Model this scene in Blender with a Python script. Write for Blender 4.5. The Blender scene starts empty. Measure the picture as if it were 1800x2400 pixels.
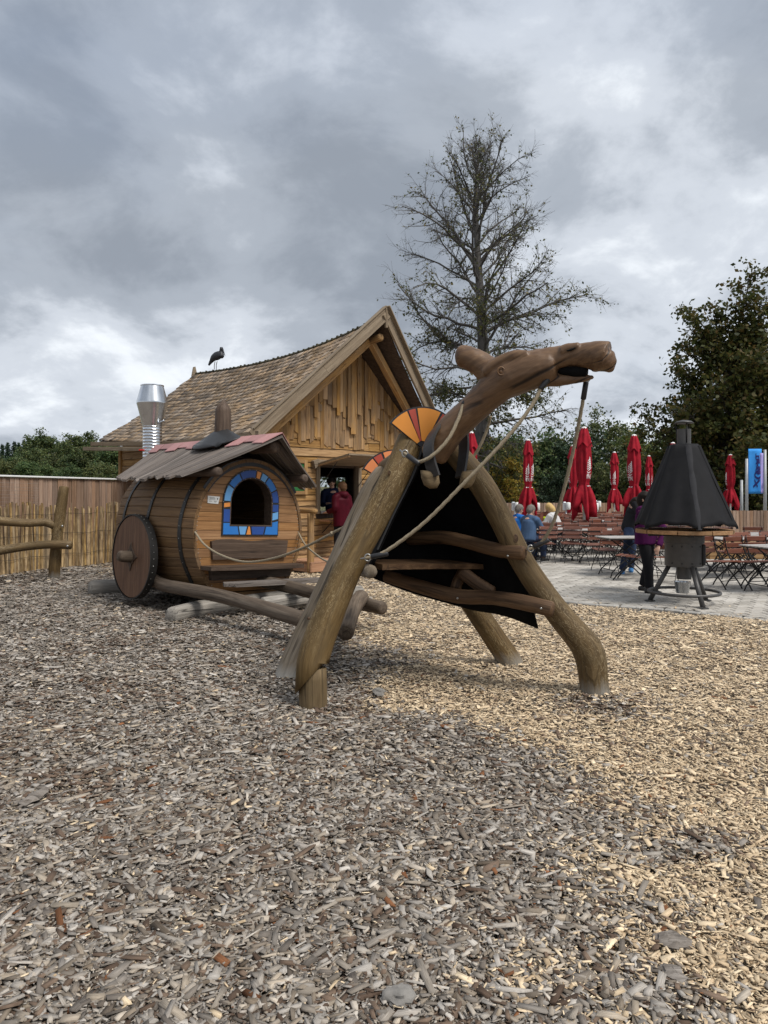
import bpy, math, random
import numpy as np
from mathutils import Vector as V, Matrix as MX, noise as mnoise

# ---------------------------------------------------------------- camera, sky, sun, exposure
SC = bpy.context.scene
COL = SC.collection
F, HZ, CH = 1664.0, 1157.0, 1.6          # focal length in photo pixels, horizon row, eye height in metres
cam = bpy.data.cameras.new('camera'); cam_o = bpy.data.objects.new('camera', cam); COL.objects.link(cam_o)
cam.sensor_fit = 'VERTICAL'; cam.sensor_height = 36.0; cam.lens = F / 2400 * 36.0
cam.shift_y = -(1200 - HZ) / 2400
cam.clip_end = 3000; cam.clip_start = 0.05
cam_o.location = (0, 0, CH); cam_o.rotation_euler = (math.radians(90), 0, 0)
SC.camera = cam_o
SC.render.engine = 'CYCLES'
SC.cycles.use_denoising = True
SC.cycles.max_bounces = 6; SC.cycles.diffuse_bounces = 3; SC.cycles.glossy_bounces = 3
SC.cycles.transparent_max_bounces = 8
SC.view_settings.view_transform = 'Standard'; SC.view_settings.look = 'None'
SC.view_settings.gamma = 1.0; SC.view_settings.exposure = 1.32
SUN_AZ, SUN_EL = math.radians(128), math.radians(56)      # azimuth clockwise from +Y: behind the camera, to the right

def nd(t, typ, **kw):
    n = t.nodes.new(typ)
    for k, v in kw.items():
        if k.startswith('i_'):
            key = k[2:]
            n.inputs[int(key) if key.isdigit() else key.replace('_', ' ')].default_value = v
        else: setattr(n, k, v)
    return n
def lk(t, a, b): t.links.new(a, b)
def mth(t, op, a, b=None, clamp=False):
    n = nd(t, 'ShaderNodeMath', operation=op); n.use_clamp = clamp
    for i, x in enumerate((a, b)):
        if x is None: continue
        if isinstance(x, (int, float)): n.inputs[i].default_value = x
        else: lk(t, x, n.inputs[i])
    return n.outputs[0]
def ramp(t, fac, stops, interp='LINEAR'):
    n = nd(t, 'ShaderNodeValToRGB'); cr = n.color_ramp; cr.interpolation = interp
    while len(cr.elements) < len(stops): cr.elements.new(0.5)
    for e, (p, c) in zip(cr.elements, stops):
        e.position = p; e.color = (c[0], c[1], c[2], 1) if len(c) == 3 else c
    lk(t, fac, n.inputs[0]); return n.outputs[0]
def mixc(t, fac, a, b, blend='MIX'):
    n = nd(t, 'ShaderNodeMix', data_type='RGBA', blend_type=blend)
    for i, x in ((0, fac), (6, a), (7, b)):
        if isinstance(x, (int, float)): n.inputs[i].default_value = x
        elif isinstance(x, tuple): n.inputs[i].default_value = (x[0], x[1], x[2], 1)
        else: lk(t, x, n.inputs[i])
    return n.outputs[2]

W = bpy.data.worlds.new('World'); SC.world = W; W.use_nodes = True
t = W.node_tree; t.nodes.clear()
out = nd(t, 'ShaderNodeOutputWorld')
sky = nd(t, 'ShaderNodeTexSky', sky_type='NISHITA'); sky.sun_disc = False
sky.sun_elevation = SUN_EL; sky.sun_rotation = SUN_AZ; sky.air_density = 1.0; sky.dust_density = 1.5
tc = nd(t, 'ShaderNodeTexCoord'); sp = nd(t, 'ShaderNodeSeparateXYZ'); lk(t, tc.outputs['Generated'], sp.inputs[0])
zc = mth(t, 'ADD', mth(t, 'MAXIMUM', sp.outputs[2], 0.0), 0.42)
cu = mth(t, 'DIVIDE', sp.outputs[0], zc); cv = mth(t, 'DIVIDE', sp.outputs[1], zc)
cb = nd(t, 'ShaderNodeCombineXYZ'); lk(t, cu, cb.inputs[0]); lk(t, cv, cb.inputs[1])
def cloud(scale, detail, rough, off, dist=0.0, sx=1.0, sy=1.0):
    mp = nd(t, 'ShaderNodeMapping'); mp.inputs['Location'].default_value = off; mp.inputs['Scale'].default_value = (sx, sy, 1)
    lk(t, cb.outputs[0], mp.inputs[0])
    n = nd(t, 'ShaderNodeTexNoise'); n.inputs['Scale'].default_value = scale; n.inputs['Detail'].default_value = detail
    n.inputs['Roughness'].default_value = rough; n.inputs['Distortion'].default_value = dist
    lk(t, mp.outputs[0], n.inputs['Vector']); return n.outputs[0]
big = cloud(1.2, 2.5, 0.45, (-3.0336, -16.746, 0), 0.3)
det = cloud(3.2, 9, 0.58, (-54.969, 10.527, 0), 0.2)
fac = mth(t, 'ADD', mth(t, 'MULTIPLY', big, 0.58), mth(t, 'MULTIPLY', det, 0.42))
ccol = ramp(t, fac, [(0.37, (0.18, 0.203, 0.238)), (0.45, (0.25, 0.276, 0.315)), (0.52, (0.385, 0.413, 0.455)), (0.58, (0.54, 0.568, 0.60)), (0.66, (0.74, 0.76, 0.775))], 'EASE')
gapn = cloud(0.9, 5, 0.5, (7.7, 2.4, 0), 0.2)
gap = mth(t, 'MULTIPLY', ramp(t, gapn, [(0.50, (0, 0, 0)), (0.64, (1, 1, 1))]), 0.16)
skc = mixc(t, 1.0, sky.outputs[0], (0.10, 0.10, 0.10), 'MULTIPLY')
lin = mixc(t, gap, ccol, skc)
bg = nd(t, 'ShaderNodeBackground'); bg.inputs['Strength'].default_value = 0.70
lk(t, lin, bg.inputs[0]); lk(t, bg.outputs[0], out.inputs[0])

sun = bpy.data.lights.new('sun', 'SUN'); sun.energy = 1.5; sun.angle = math.radians(22); sun.color = (1.0, 0.965, 0.91)
sun_o = bpy.data.objects.new('sun', sun); COL.objects.link(sun_o)
sd = V((math.sin(SUN_AZ) * math.cos(SUN_EL), math.cos(SUN_AZ) * math.cos(SUN_EL), math.sin(SUN_EL)))
sun_o.rotation_euler = sd.to_track_quat('Z', 'Y').to_euler(); sun_o.location = sd * 60

# ---------------------------------------------------------------- helpers
def at(px, py, d): return V(((px - 900) / F * d, d, CH - (py - HZ) / F * d))
def gnd(px, py): d = CH * F / (py - HZ); return V(((px - 900) / F * d, d, 0))
RM = {}
def tag(o, label=None, cat=None, group=None, kind=None):
    for k, v in (('label', label), ('category', cat), ('group', group), ('kind', kind)):
        if v: o[k] = v
    return o
def thing(name, label, cat, loc=(0, 0, 0), rotz=0, group=None, roll=0, kind=None):
    o = bpy.data.objects.new(name, None); COL.objects.link(o); o.empty_display_size = 0.2
    o.location = loc; o.rotation_euler = (0, roll, rotz)
    RM[o.name] = MX.Translation(V(loc)) @ MX.Rotation(rotz, 4, 'Z') @ MX.Rotation(roll, 4, 'Y')
    return tag(o, label, cat, group, kind)
class MB:
    """collects shapes; build() links them as one mesh object"""
    def __init__(s): s.v = []; s.f = []; s.g = []; s.m = []; s.cm = 0
    def add(s, vs, fs, gs=None):
        b = len(s.v); s.v += [V(x) for x in vs]; s.f += [[b + i for i in f] for f in fs]
        s.g += gs if gs is not None else [(x[1], x[2], x[0]) for x in vs]
        s.m += [s.cm] * len(fs); return s
    def box(s, c, d, mat=None, bev=0.0):
        hx, hy, hz = d[0] / 2, d[1] / 2, d[2] / 2
        L = max(range(3), key=lambda i: d[i]); A = [i for i in range(3) if i != L]
        if bev <= 0:
            vs = [V((x * hx, y * hy, z * hz)) for x in (-1, 1) for y in (-1, 1) for z in (-1, 1)]
            fs = [(0, 1, 3, 2), (4, 6, 7, 5), (0, 4, 5, 1), (2, 3, 7, 6), (0, 2, 6, 4), (1, 5, 7, 3)]
        else:
            b = min(bev, hx * .9, hy * .9, hz * .9); vs = []; idx = {}
            for x in (-1, 1):
                for y in (-1, 1):
                    for z in (-1, 1):
                        idx[x, y, z] = len(vs)
                        vs += [V((x * hx, y * (hy - b), z * (hz - b))), V((x * (hx - b), y * hy, z * (hz - b))), V((x * (hx - b), y * (hy - b), z * hz))]
            fs = []
            def q(*k): fs.append(tuple(idx[a[:3]] + a[3] for a in k))
            for x in (-1, 1): r = [(x, -1, -1, 0), (x, 1, -1, 0), (x, 1, 1, 0), (x, -1, 1, 0)]; q(*(r if x > 0 else r[::-1]))
            for y in (-1, 1): r = [(-1, y, -1, 1), (1, y, -1, 1), (1, y, 1, 1), (-1, y, 1, 1)]; q(*(r if y < 0 else r[::-1]))
            for z in (-1, 1): r = [(-1, -1, z, 2), (1, -1, z, 2), (1, 1, z, 2), (-1, 1, z, 2)]; q(*(r if z > 0 else r[::-1]))
            for x in (-1, 1):
                for y in (-1, 1): q((x, y, -1, 0), (x, y, 1, 0), (x, y, 1, 1), (x, y, -1, 1))
                for z in (-1, 1): q((x, -1, z, 0), (x, 1, z, 0), (x, 1, z, 2), (x, -1, z, 2))
            for y in (-1, 1):
                for z in (-1, 1): q((-1, y, z, 1), (1, y, z, 1), (1, y, z, 2), (-1, y, z, 2))
            for x in (-1, 1):
                for y in (-1, 1):
                    for z in (-1, 1): q((x, y, z, 0), (x, y, z, 1), (x, y, z, 2))
        gs = [(v[A[0]], v[A[1]], v[L]) for v in vs]
        T = MX.Translation(V(c)) if mat is None else mat @ MX.Translation(V(c))
        return s.add([T @ v for v in vs], fs, gs)
    def tube(s, pts, rad, n=10, step=None, cap=True, wob=0.0, seed=0, flat=None, up=None, star=0, twist=0.0):
        pts = [V(p) for p in pts]
        if not isinstance(rad, (list, tuple)): rad = [rad] * len(pts)
        if step: pts, rad = catmull(pts, rad, step)
        rad = list(rad)
        tan = [(pts[min(i + 1, len(pts) - 1)] - pts[max(i - 1, 0)]).normalized() for i in range(len(pts))]
        if cap == 'round':
            r0, r1 = rad[0], rad[-1]; p0, p1 = pts[0], pts[-1]; T0, T1 = tan[0], tan[-1]
            pts = [p0 - T0 * r0 * .34, p0 - T0 * r0 * .24] + pts + [p1 + T1 * r1 * .24, p1 + T1 * r1 * .34]
            rad = [r0 * .45, r0 * .82] + rad + [r1 * .82, r1 * .45]; tan = [T0, T0] + tan + [T1, T1]
        a = up if up is not None else (V((0, 0, 1)) if abs(tan[0].z) < .9 else V((0, 1, 0)))
        X = tan[0].cross(a).normalized(); Y = X.cross(tan[0]).normalized()
        vs = []; gs = []; L = 0.0
        for i, p in enumerate(pts):
            T = tan[i]
            if i: L += (pts[i] - pts[i - 1]).length
            X = (X - T * X.dot(T)).normalized(); Y = T.cross(X).normalized()
            for k in range(n):
                an = 2 * math.pi * k / n; r = rad[i]
                if wob: r *= 1 + wob * mnoise.noise(V((math.cos(an) * 1.3 + seed * 7.1, math.sin(an) * 1.3, L * 2.6 + seed)))
                if wob: r *= 1 + wob * .5 * mnoise.noise(V((math.cos(an) * 3.1 + seed * 3.1, math.sin(an) * 3.1, L * 7 + seed)))
                if star: r *= 1 - .20 * abs(math.sin(star * .5 * an + twist * L))
                cx, cy = math.cos(an) * r, math.sin(an) * r
                if flat: cx *= flat[0]; cy *= flat[1]
                vs.append(p + X * cx + Y * cy); gs.append((math.cos(an) * rad[i], math.sin(an) * rad[i], L))
        fs = []
        m = len(pts)
        for i in range(m - 1):
            for k in range(n):
                k2 = (k + 1) % n; fs.append((i * n + k, i * n + k2, (i + 1) * n + k2, (i + 1) * n + k))
        if cap:
            fs.append(tuple(range(n - 1, -1, -1))); fs.append(tuple((m - 1) * n + k for k in range(n)))
        return s.add(vs, fs, gs)
    def lathe(s, prof, n=24, mat=None, cap=True):
        vs = []; gs = []
        for r, z in prof:
            for k in range(n):
                a = 2 * math.pi * k / n; vs.append(V((r * math.cos(a), r * math.sin(a), z))); gs.append((r * math.cos(a), r * math.sin(a), z))
        fs = []
        for i in range(len(prof) - 1):
            for k in range(n): k2 = (k + 1) % n; fs.append((i * n + k, i * n + k2, (i + 1) * n + k2, (i + 1) * n + k))
        if cap: fs.append(tuple(range(n - 1, -1, -1))); fs.append(tuple((len(prof) - 1) * n + k for k in range(n)))
        if mat is not None: vs = [mat @ v for v in vs]
        return s.add(vs, fs, gs)
    def prism(s, poly, O, U, Vv, N, th, z0=0.0, along=0):
        """poly in (u,v) metres on plane O,U,Vv; extruded by th along N from z0"""
        O, U, Vv, N = V(O), V(U), V(Vv), V(N); n = len(poly)
        vs = [O + U * a + Vv * b + N * z for z in (z0, z0 + th) for a, b in poly]
        gs = [((b, z, a) if along == 0 else (a, z, b)) for z in (z0, z0 + th) for a, b in poly]
        fs = [tuple(range(n - 1, -1, -1)), tuple(n + i for i in range(n))] + [(i, (i + 1) % n, n + (i + 1) % n, n + i) for i in range(n)]
        return s.add(vs, fs, gs)
    def build(s, name, mat, parent=None, smooth=False, world=False, mods=None):
        vs = s.v
        if world and parent is not None:
            q = parent
            while q.name not in RM: q = q.parent
            inv = RM[q.name].inverted(); vs = [inv @ v for v in vs]
        me = bpy.data.meshes.new(name); me.from_pydata([tuple(v) for v in vs], [], s.f)
        at_ = me.attributes.new('gc', 'FLOAT_VECTOR', 'POINT'); at_.data.foreach_set('vector', [c for g in s.g for c in g])
        mats = mat if isinstance(mat, (list, tuple)) else [mat]
        for m_ in mats: me.materials.append(m_)
        if len(mats) > 1: me.polygons.foreach_set('material_index', s.m)
        if smooth: me.polygons.foreach_set('use_smooth', [True] * len(me.polygons))
        me.update()
        o = bpy.data.objects.new(name, me); COL.objects.link(o)
        if parent is not None: o.parent = parent
        return o
def sharp(o, ang=40):
    """smooth shading that keeps hard edges"""
    me = o.data; me.polygons.foreach_set('use_smooth', [True] * len(me.polygons))
    me.set_sharp_from_angle(angle=math.radians(ang)); return o
def catmull(pts, rad, step):
    P = [pts[0] * 2 - pts[1]] + pts + [pts[-1] * 2 - pts[-2]]
    op, orr = [], []
    for i in range(1, len(P) - 2):
        p0, p1, p2, p3 = P[i - 1], P[i], P[i + 1], P[i + 2]
        k = max(1, int(round((p2 - p1).length / step)))
        for j in range(k):
            u = j / k
            op.append(.5 * ((2 * p1) + (p2 - p0) * u + (2 * p0 - 5 * p1 + 4 * p2 - p3) * u * u + (3 * p1 - p0 - 3 * p2 + p3) * u ** 3))
            orr.append(rad[i - 1] * (1 - u) + rad[i] * u)
    op.append(pts[-1]); orr.append(rad[-1]); return op, orr
def np_mesh(name, verts, faces, mat, parent=None, attrs=None, kind=None):
    """faces (M,k) int array, all k-gons"""
    me = bpy.data.meshes.new(name); nv, nf, k = len(verts), len(faces), faces.shape[1]
    me.vertices.add(nv); me.vertices.foreach_set('co', np.asarray(verts, np.float32).ravel())
    me.loops.add(nf * k); me.loops.foreach_set('vertex_index', np.asarray(faces, np.int32).ravel())
    me.polygons.add(nf); me.polygons.foreach_set('loop_start', np.arange(0, nf * k, k, dtype=np.int32))
    for nm, (typ, dom, arr) in (attrs or {}).items():
        a = me.attributes.new(nm, typ, dom)
        a.data.foreach_set({'FLOAT': 'value', 'FLOAT_VECTOR': 'vector', 'FLOAT_COLOR': 'color'}[typ], np.asarray(arr, np.float32).ravel())
    me.materials.append(mat); me.update(calc_edges=True); me.validate()
    o = bpy.data.objects.new(name, me); COL.objects.link(o)
    if parent is not None: o.parent = parent
    if kind: o['kind'] = kind
    return o
def dup(root, loc=None, rotz=None, scale=None, label=None, group=None, depth=0, parent=None):
    r = root.copy(); COL.objects.link(r)
    if depth == 0:
        if loc is not None: r.location = loc
        if rotz is not None: r.rotation_euler = (0, 0, rotz)
        if scale is not None: r.scale = (scale,) * 3 if isinstance(scale, (int, float)) else scale
        if label: r['label'] = label
        if group: r['group'] = group
    else: r.parent = parent
    for ch in KIDS.get(root.name, []): dup(ch, depth=depth + 1, parent=r)
    return r
KIDS = {}
def freeze(root):
    """remember a thing's parts so that dup() can copy them"""
    for o in list(COL.objects):
        if o.parent is not None: KIDS.setdefault(o.parent.name, [])
    def rec(o):
        KIDS[o.name] = [c for c in COL.objects if c.parent == o]
        for c in KIDS[o.name]: rec(c)
    rec(root); return root

# ---------------------------------------------------------------- materials
def newmat(name):
    m = bpy.data.materials.new(name); m.use_nodes = True; t = m.node_tree; t.nodes.clear()
    o = nd(t, 'ShaderNodeOutputMaterial'); b = nd(t, 'ShaderNodeBsdfPrincipled'); lk(t, b.outputs[0], o.inputs[0])
    return m, t, b
def noise(t, vec, scale, detail=4, rough=.55, dist=0.0):
    n = nd(t, 'ShaderNodeTexNoise'); n.inputs['Scale'].default_value = scale; n.inputs['Detail'].default_value = detail
    n.inputs['Roughness'].default_value = rough; n.inputs['Distortion'].default_value = dist
    lk(t, vec, n.inputs['Vector']); return n.outputs[0]
def bump(t, b, h, strength=.4, dist=.01):
    n = nd(t, 'ShaderNodeBump'); n.inputs['Strength'].default_value = strength; n.inputs['Distance'].default_value = dist
    lk(t, h, n.inputs['Height']); lk(t, n.outputs[0], b.inputs['Normal'])
def gvec(t, src='gc', sc=(1, 1, 1), rot=(0, 0, 0)):
    if src == 'gc': a = nd(t, 'ShaderNodeAttribute'); a.attribute_name = 'gc'; v = a.outputs['Vector']
    else: a = nd(t, 'ShaderNodeTexCoord'); v = a.outputs['Object']
    oi = nd(t, 'ShaderNodeObjectInfo')
    if any(rot):
        m0 = nd(t, 'ShaderNodeMapping'); m0.inputs['Rotation'].default_value = rot; lk(t, v, m0.inputs[0]); v = m0.outputs[0]
    mp = nd(t, 'ShaderNodeMapping'); mp.inputs['Scale'].default_value = sc
    lk(t, v, mp.inputs[0])
    ad = nd(t, 'ShaderNodeVectorMath', operation='ADD'); lk(t, mp.outputs[0], ad.inputs[0])
    off = nd(t, 'ShaderNodeCombineXYZ')
    for i, k in enumerate((37.0, 91.0, 53.0)): lk(t, mth(t, 'MULTIPLY', oi.outputs['Random'], k), off.inputs[i])
    lk(t, off.outputs[0], ad.inputs[1]); return ad.outputs[0], oi.outputs['Random']
def wood(name, dark, mid, light, grain=26.0, along=.05, rough=.78, vary=.35, crack=.5, bs=.5, src='gc', rot=(0, 0, 0), patch=None, patch_amt=.5, patch_scale=1.6, spec=.25, rnd_attr=None, crack_scale=1.0, low=None, scratch=None):
    m, t, b = newmat(name)
    v, rnd = gvec(t, src, (1, 1, along), rot)
    if rnd_attr:
        a = nd(t, 'ShaderNodeAttribute'); a.attribute_name = rnd_attr; rnd = a.outputs['Fac']
    g1 = noise(t, v, grain, 6, .6, .6); g2 = noise(t, v, grain * 5, 3, .6)
    f = mth(t, 'ADD', mth(t, 'MULTIPLY', g1, .68), mth(t, 'MULTIPLY', g2, .32))
    c = ramp(t, f, [(.30, dark), (.50, mid), (.70, light)])
    if patch is not None:
        v2, _ = gvec(t, src, (1, 1, .45), rot)
        pn = ramp(t, noise(t, v2, patch_scale * 3, 5, .6, .3), [(.42, (0, 0, 0)), (.64, (1, 1, 1))])
        c = mixc(t, mth(t, 'MULTIPLY', pn, patch_amt), c, patch)
    cn = noise(t, v, grain * .42 * crack_scale, 1.5, .4, .35); lines = ramp(t, mth(t, 'ABSOLUTE', mth(t, 'SUBTRACT', cn, .5)), [(.006, (0, 0, 0)), (.022, (1, 1, 1))])
    vb, _ = gvec(t, src, (1, 1, .5), rot); cr = mth(t, 'MAXIMUM', lines, ramp(t, noise(t, vb, 4.5, 2), [(.46, (1, 1, 1)), (.56, (0, 0, 0))]))
    c = mixc(t, mth(t, 'MULTIPLY', mth(t, 'SUBTRACT', 1.0, cr), crack), c, tuple(x * .25 for x in dark))
    if scratch is not None:   # pale worm-like marks left by the debarking blade
        v3, _ = gvec(t, src, (1, 1, .30), rot); s1 = noise(t, v3, 34, 3, .5, 1.6)
        sc_ = ramp(t, mth(t, 'ABSOLUTE', mth(t, 'SUBTRACT', s1, .5)), [(.0, (1, 1, 1)), (.035, (0, 0, 0))]); c = mixc(t, mth(t, 'MULTIPLY', sc_, mth(t, 'MULTIPLY', ramp(t, noise(t, v3, 5, 2), [(.42, (0, 0, 0)), (.62, (1, 1, 1))]), .6)), c, scratch)
    if low is not None:       # sun-bleached grey wood just above the chips
        ge = nd(t, 'ShaderNodeNewGeometry'); sz = nd(t, 'ShaderNodeSeparateXYZ'); lk(t, ge.outputs['Position'], sz.inputs[0])
        hz = mth(t, 'ADD', sz.outputs[2], mth(t, 'MULTIPLY', mth(t, 'SUBTRACT', g1, .5), .22)); c = mixc(t, ramp(t, hz, [(.03, (.75, .75, .75)), (.15, (0, 0, 0))]), c, low)
    hs = nd(t, 'ShaderNodeHueSaturation'); lk(t, c, hs.inputs['Color'])
    lk(t, mth(t, 'ADD', mth(t, 'MULTIPLY', rnd, vary * 2), 1 - vary), hs.inputs['Value'])
    r2 = mth(t, 'FRACT', mth(t, 'MULTIPLY', rnd, 17.3))
    lk(t, mth(t, 'ADD', mth(t, 'MULTIPLY', r2, vary * .9), 1 - vary * .55), hs.inputs['Saturation'])
    lk(t, hs.outputs[0], b.inputs['Base Color'])
    b.inputs['Roughness'].default_value = rough; b.inputs['Specular IOR Level'].default_value = spec
    bump(t, b, mth(t, 'ADD', mth(t, 'MULTIPLY', f, .7), mth(t, 'MULTIPLY', cr, .5)), bs, .006)
    return m
def plain(name, col, rough=.6, metal=0.0, var=.12, scale=12, bs=.15, spec=.4, vary=0.0, bd=.003):
    m, t, b = newmat(name); v, rnd = gvec(t, 'obj')
    n = noise(t, v, scale, 5, .6)
    c = ramp(t, n, [(.25, tuple(x * (1 - var) for x in col)), (.75, tuple(min(1, x * (1 + var)) for x in col))])
    if vary:
        hs = nd(t, 'ShaderNodeHueSaturation'); lk(t, c, hs.inputs['Color'])
        lk(t, mth(t, 'ADD', mth(t, 'MULTIPLY', rnd, vary * 2), 1 - vary), hs.inputs['Value']); c = hs.outputs[0]
    lk(t, c, b.inputs['Base Color'])
    b.inputs['Roughness'].default_value = rough; b.inputs['Metallic'].default_value = metal; b.inputs['Specular IOR Level'].default_value = spec
    if bs: bump(t, b, n, bs, bd)
    return m
def leafmat(name, cols, trans=.35, rough=.55):
    m, t, b = newmat(name)
    a = nd(t, 'ShaderNodeAttribute'); a.attribute_name = 'rnd'
    oi = nd(t, 'ShaderNodeObjectInfo')
    n = len(cols); c = ramp(t, a.outputs['Fac'], [(i / (n - 1), cc) for i, cc in enumerate(cols)])
    hs = nd(t, 'ShaderNodeHueSaturation'); lk(t, c, hs.inputs['Color'])
    lk(t, mth(t, 'ADD', mth(t, 'MULTIPLY', oi.outputs['Random'], .5), .75), hs.inputs['Value'])
    lk(t, mth(t, 'ADD', mth(t, 'MULTIPLY', mth(t, 'FRACT', mth(t, 'MULTIPLY', oi.outputs['Random'], 7.7)), .06), .47), hs.inputs['Hue'])
    lk(t, hs.outputs[0], b.inputs['Base Color']); b.inputs['Roughness'].default_value = rough; b.inputs['Specular IOR Level'].default_value = .25
    tr = nd(t, 'ShaderNodeBsdfTranslucent'); lk(t, hs.outputs[0], tr.inputs[0])
    mx = nd(t, 'ShaderNodeMixShader'); mx.inputs[0].default_value = trans
    lk(t, b.outputs[0], mx.inputs[1]); lk(t, tr.outputs[0], mx.inputs[2])
    o = [x for x in t.nodes if x.type == 'OUTPUT_MATERIAL'][0]; lk(t, mx.outputs[0], o.inputs[0])
    return m
M = {}
M['camel_log'] = wood('camel_log', (.046, .026, .009), (.105, .065, .024), (.170, .113, .048), 24, .10, .66, .10, .4, .7, patch=(.075, .050, .022), patch_amt=.55, patch_scale=3.0, low=(.27, .255, .225), scratch=(.34, .265, .15))
M['camel_foot'] = wood('camel_foot', (.070, .045, .020), (.145, .100, .050), (.23, .165, .088), 22, .06, .75, .10, .5, .6, patch=(.085, .060, .032), patch_amt=.4)
M['right_foot'] = wood('right_foot', (.060, .038, .015), (.135, .090, .038), (.21, .15, .07), 22, .06, .75, .05, .5, .6, low=(.27, .255, .225))
M['grey_foot'] = wood('grey_foot', (.22, .21, .195), (.36, .35, .33), (.48, .47, .45), 24, .06, .9, .1, .3, .4)
M['grey_log'] = wood('grey_log', (.065, .050, .036), (.15, .120, .088), (.26, .225, .18), 26, .05, .85, .12, .8, .9, patch=(.13, .095, .055), patch_amt=.5, low=(.33, .32, .295))
M['carved'] = wood('carved', (.036, .017, .008), (.108, .056, .025), (.20, .115, .054), 15, .05, .48, .08, .95, .9, src='obj', rot=tuple(V((1.18, -.6, .60)).rotation_difference(V((0, 0, 1))).to_euler()), spec=.35, patch=(.20, .115, .06), patch_amt=.35, crack_scale=.8)
M['inner_log'] = wood('inner_log', (.035, .019, .010), (.085, .047, .024), (.15, .092, .050), 22, .06, .7, .15, .5, .5)
M['stave'] = wood('stave', (0.0715, 0.0390, 0.0182), (0.1495, 0.0832, 0.0364), (0.2340, 0.1404, 0.0650), 30, .04, .68, .16, .35, .4)
M['face_plank'] = wood('face_plank', (0.1281, 0.0586, 0.0220), (0.2379, 0.1196, 0.0464), (0.3416, 0.1891, 0.0805), 26, .04, .62, .20, .3, .35)
M['dark_wood'] = wood('dark_wood', (.030, .020, .014), (.070, .046, .032), (.125, .088, .064), 26, .05, .65, .15, .4, .5)
M['wheel_wood'] = wood('wheel_wood', (0.0575, 0.0276, 0.0161), (0.1127, 0.0575, 0.0322), (0.1782, 0.0989, 0.0575), 22, .05, .6, .1, .35, .4)
M['roof_plank'] = wood('roof_plank', (0.0475, 0.0375, 0.0312), (0.1313, 0.1075, 0.0912), (0.2625, 0.2275, 0.2000), 34, .03, .85, .22, .8, .9)
M['shaft_log'] = wood('shaft_log', (.040, .028, .020), (.095, .070, .050), (.17, .135, .10), 22, .05, .75, .15, .5, .5)
M['weathered'] = wood('weathered', (.10, .09, .078), (.22, .20, .175), (.36, .335, .30), 30, .04, .9, .15, .8, .8)
M['larch'] = wood('larch', (0.1426, 0.0653, 0.0214), (0.3564, 0.1960, 0.0713), (0.5346, 0.3267, 0.1366), 24, .045, .8, .30, .45, .6, patch=(.22, .165, .11), patch_amt=.45)
M['larch_wall'] = wood('larch_wall', (.12, .058, .020), (.295, .165, .062), (.43, .27, .118), 20, .05, .8, .22, .6, .8)
M['barge'] = wood('barge', (.11, .080, .052), (.215, .162, .108), (.32, .255, .178), 26, .035, .8, .12, .4, .5)
M['shingle'] = wood('shingle', (.085, .058, .036), (.22, .155, .098), (.38, .285, .19), 40, .05, .85, .50, .4, .6)
M['shingle_far'] = wood('shingle_far', (.095, .068, .046), (.225, .165, .112), (.38, .285, .19), 40, .05, .85, .50, .4, .6, rnd_attr='rnd')
M['deck'] = wood('deck', (.22, .105, .055), (.36, .19, .105), (.46, .27, .16), 26, .04, .75, .15, .3, .3)
M['board_fence'] = wood('board_fence', (.145, .085, .052), (.265, .17, .115), (.37, .26, .185), 26, .04, .8, .30, .3, .4)
M['picket'] = wood('picket', (.15, .085, .034), (.34, .23, .105), (.50, .37, .20), 26, .04, .8, .42, .5, .6, patch=(.115, .070, .036), patch_amt=.8, patch_scale=2.6)
M['chair_slat'] = wood('chair_slat', (.095, .032, .020), (.165, .060, .037), (.235, .10, .064), 26, .05, .5, .22, .15, .2, spec=.4)
M['table_top'] = wood('table_top', (.22, .20, .185), (.34, .32, .30), (.45, .43, .41), 30, .05, .5, .2, .1, .2)
M['grill_table'] = wood('grill_table', (.17, .085, .034), (.29, .155, .065), (.40, .24, .11), 24, .04, .6, .15, .2, .3)
M['pink_shingle'] = plain('pink_shingle', (.33, .165, .155), .6, 0, .12, 18, .15, vary=.32)
M['rubber'] = plain('rubber', (.020, .020, .021), .48, 0, .2, 20, .15)
M['tarp'] = plain('tarp', (.0060, .0058, .0060), .85, 0, .45, 9, .4, spec=.08)
M['leather'] = plain('leather', (.022, .019, .017), .42, 0, .2, 25, .2)
M['hoop'] = plain('hoop', (.014, .013, .012), .55, .0, .3, 25, .2)
M['black_metal'] = plain('black_metal', (.018, .018, .019), .45, .3, .2, 25, .1)
M['black_trim'] = plain('black_trim', (.018, .018, .020), .45, 0, .15, 25, .1)
M['steel'] = plain('steel', (.62, .63, .64), .32, 1.0, .12, 5, .05)
M['galv'] = plain('galv', (.60, .62, .645), .24, 1.0, .14, 4, .06)
M['shackle'] = plain('shackle', (.36, .355, .34), .38, .9, .1, 30, .1)
M['orange'] = plain('orange', (.62, .235, .035), .42, 0, .06, 6, .04)
M['orange2'] = plain('orange2', (.66, .225, .085), .42, 0, .06, 6, .04)
M['red_panel'] = plain('red_panel', (.36, .058, .036), .42, 0, .08, 6, .04)
M['blue_mid'] = plain('blue_mid', (.020, .150, .46), .4, 0, .06, 6, .03)
M['blue_dark'] = plain('blue_dark', (.016, .060, .25), .4, 0, .06, 6, .03)
M['blue_light'] = plain('blue_light', (.12, .31, .58), .4, 0, .06, 6, .03)
M['tile_orange'] = plain('tile_orange', (.64, .235, .05), .42, 0, .06, 6, .03)
M['white'] = plain('white', (.72, .72, .70), .5, 0, .05, 8, .05)
M['grey_plate'] = plain('grey_plate', (.55, .55, .53), .45, 0, .06, 20, .05)
M['print'] = plain('print', (.10, .10, .11), .5, 0, .1, 20, 0)
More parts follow.
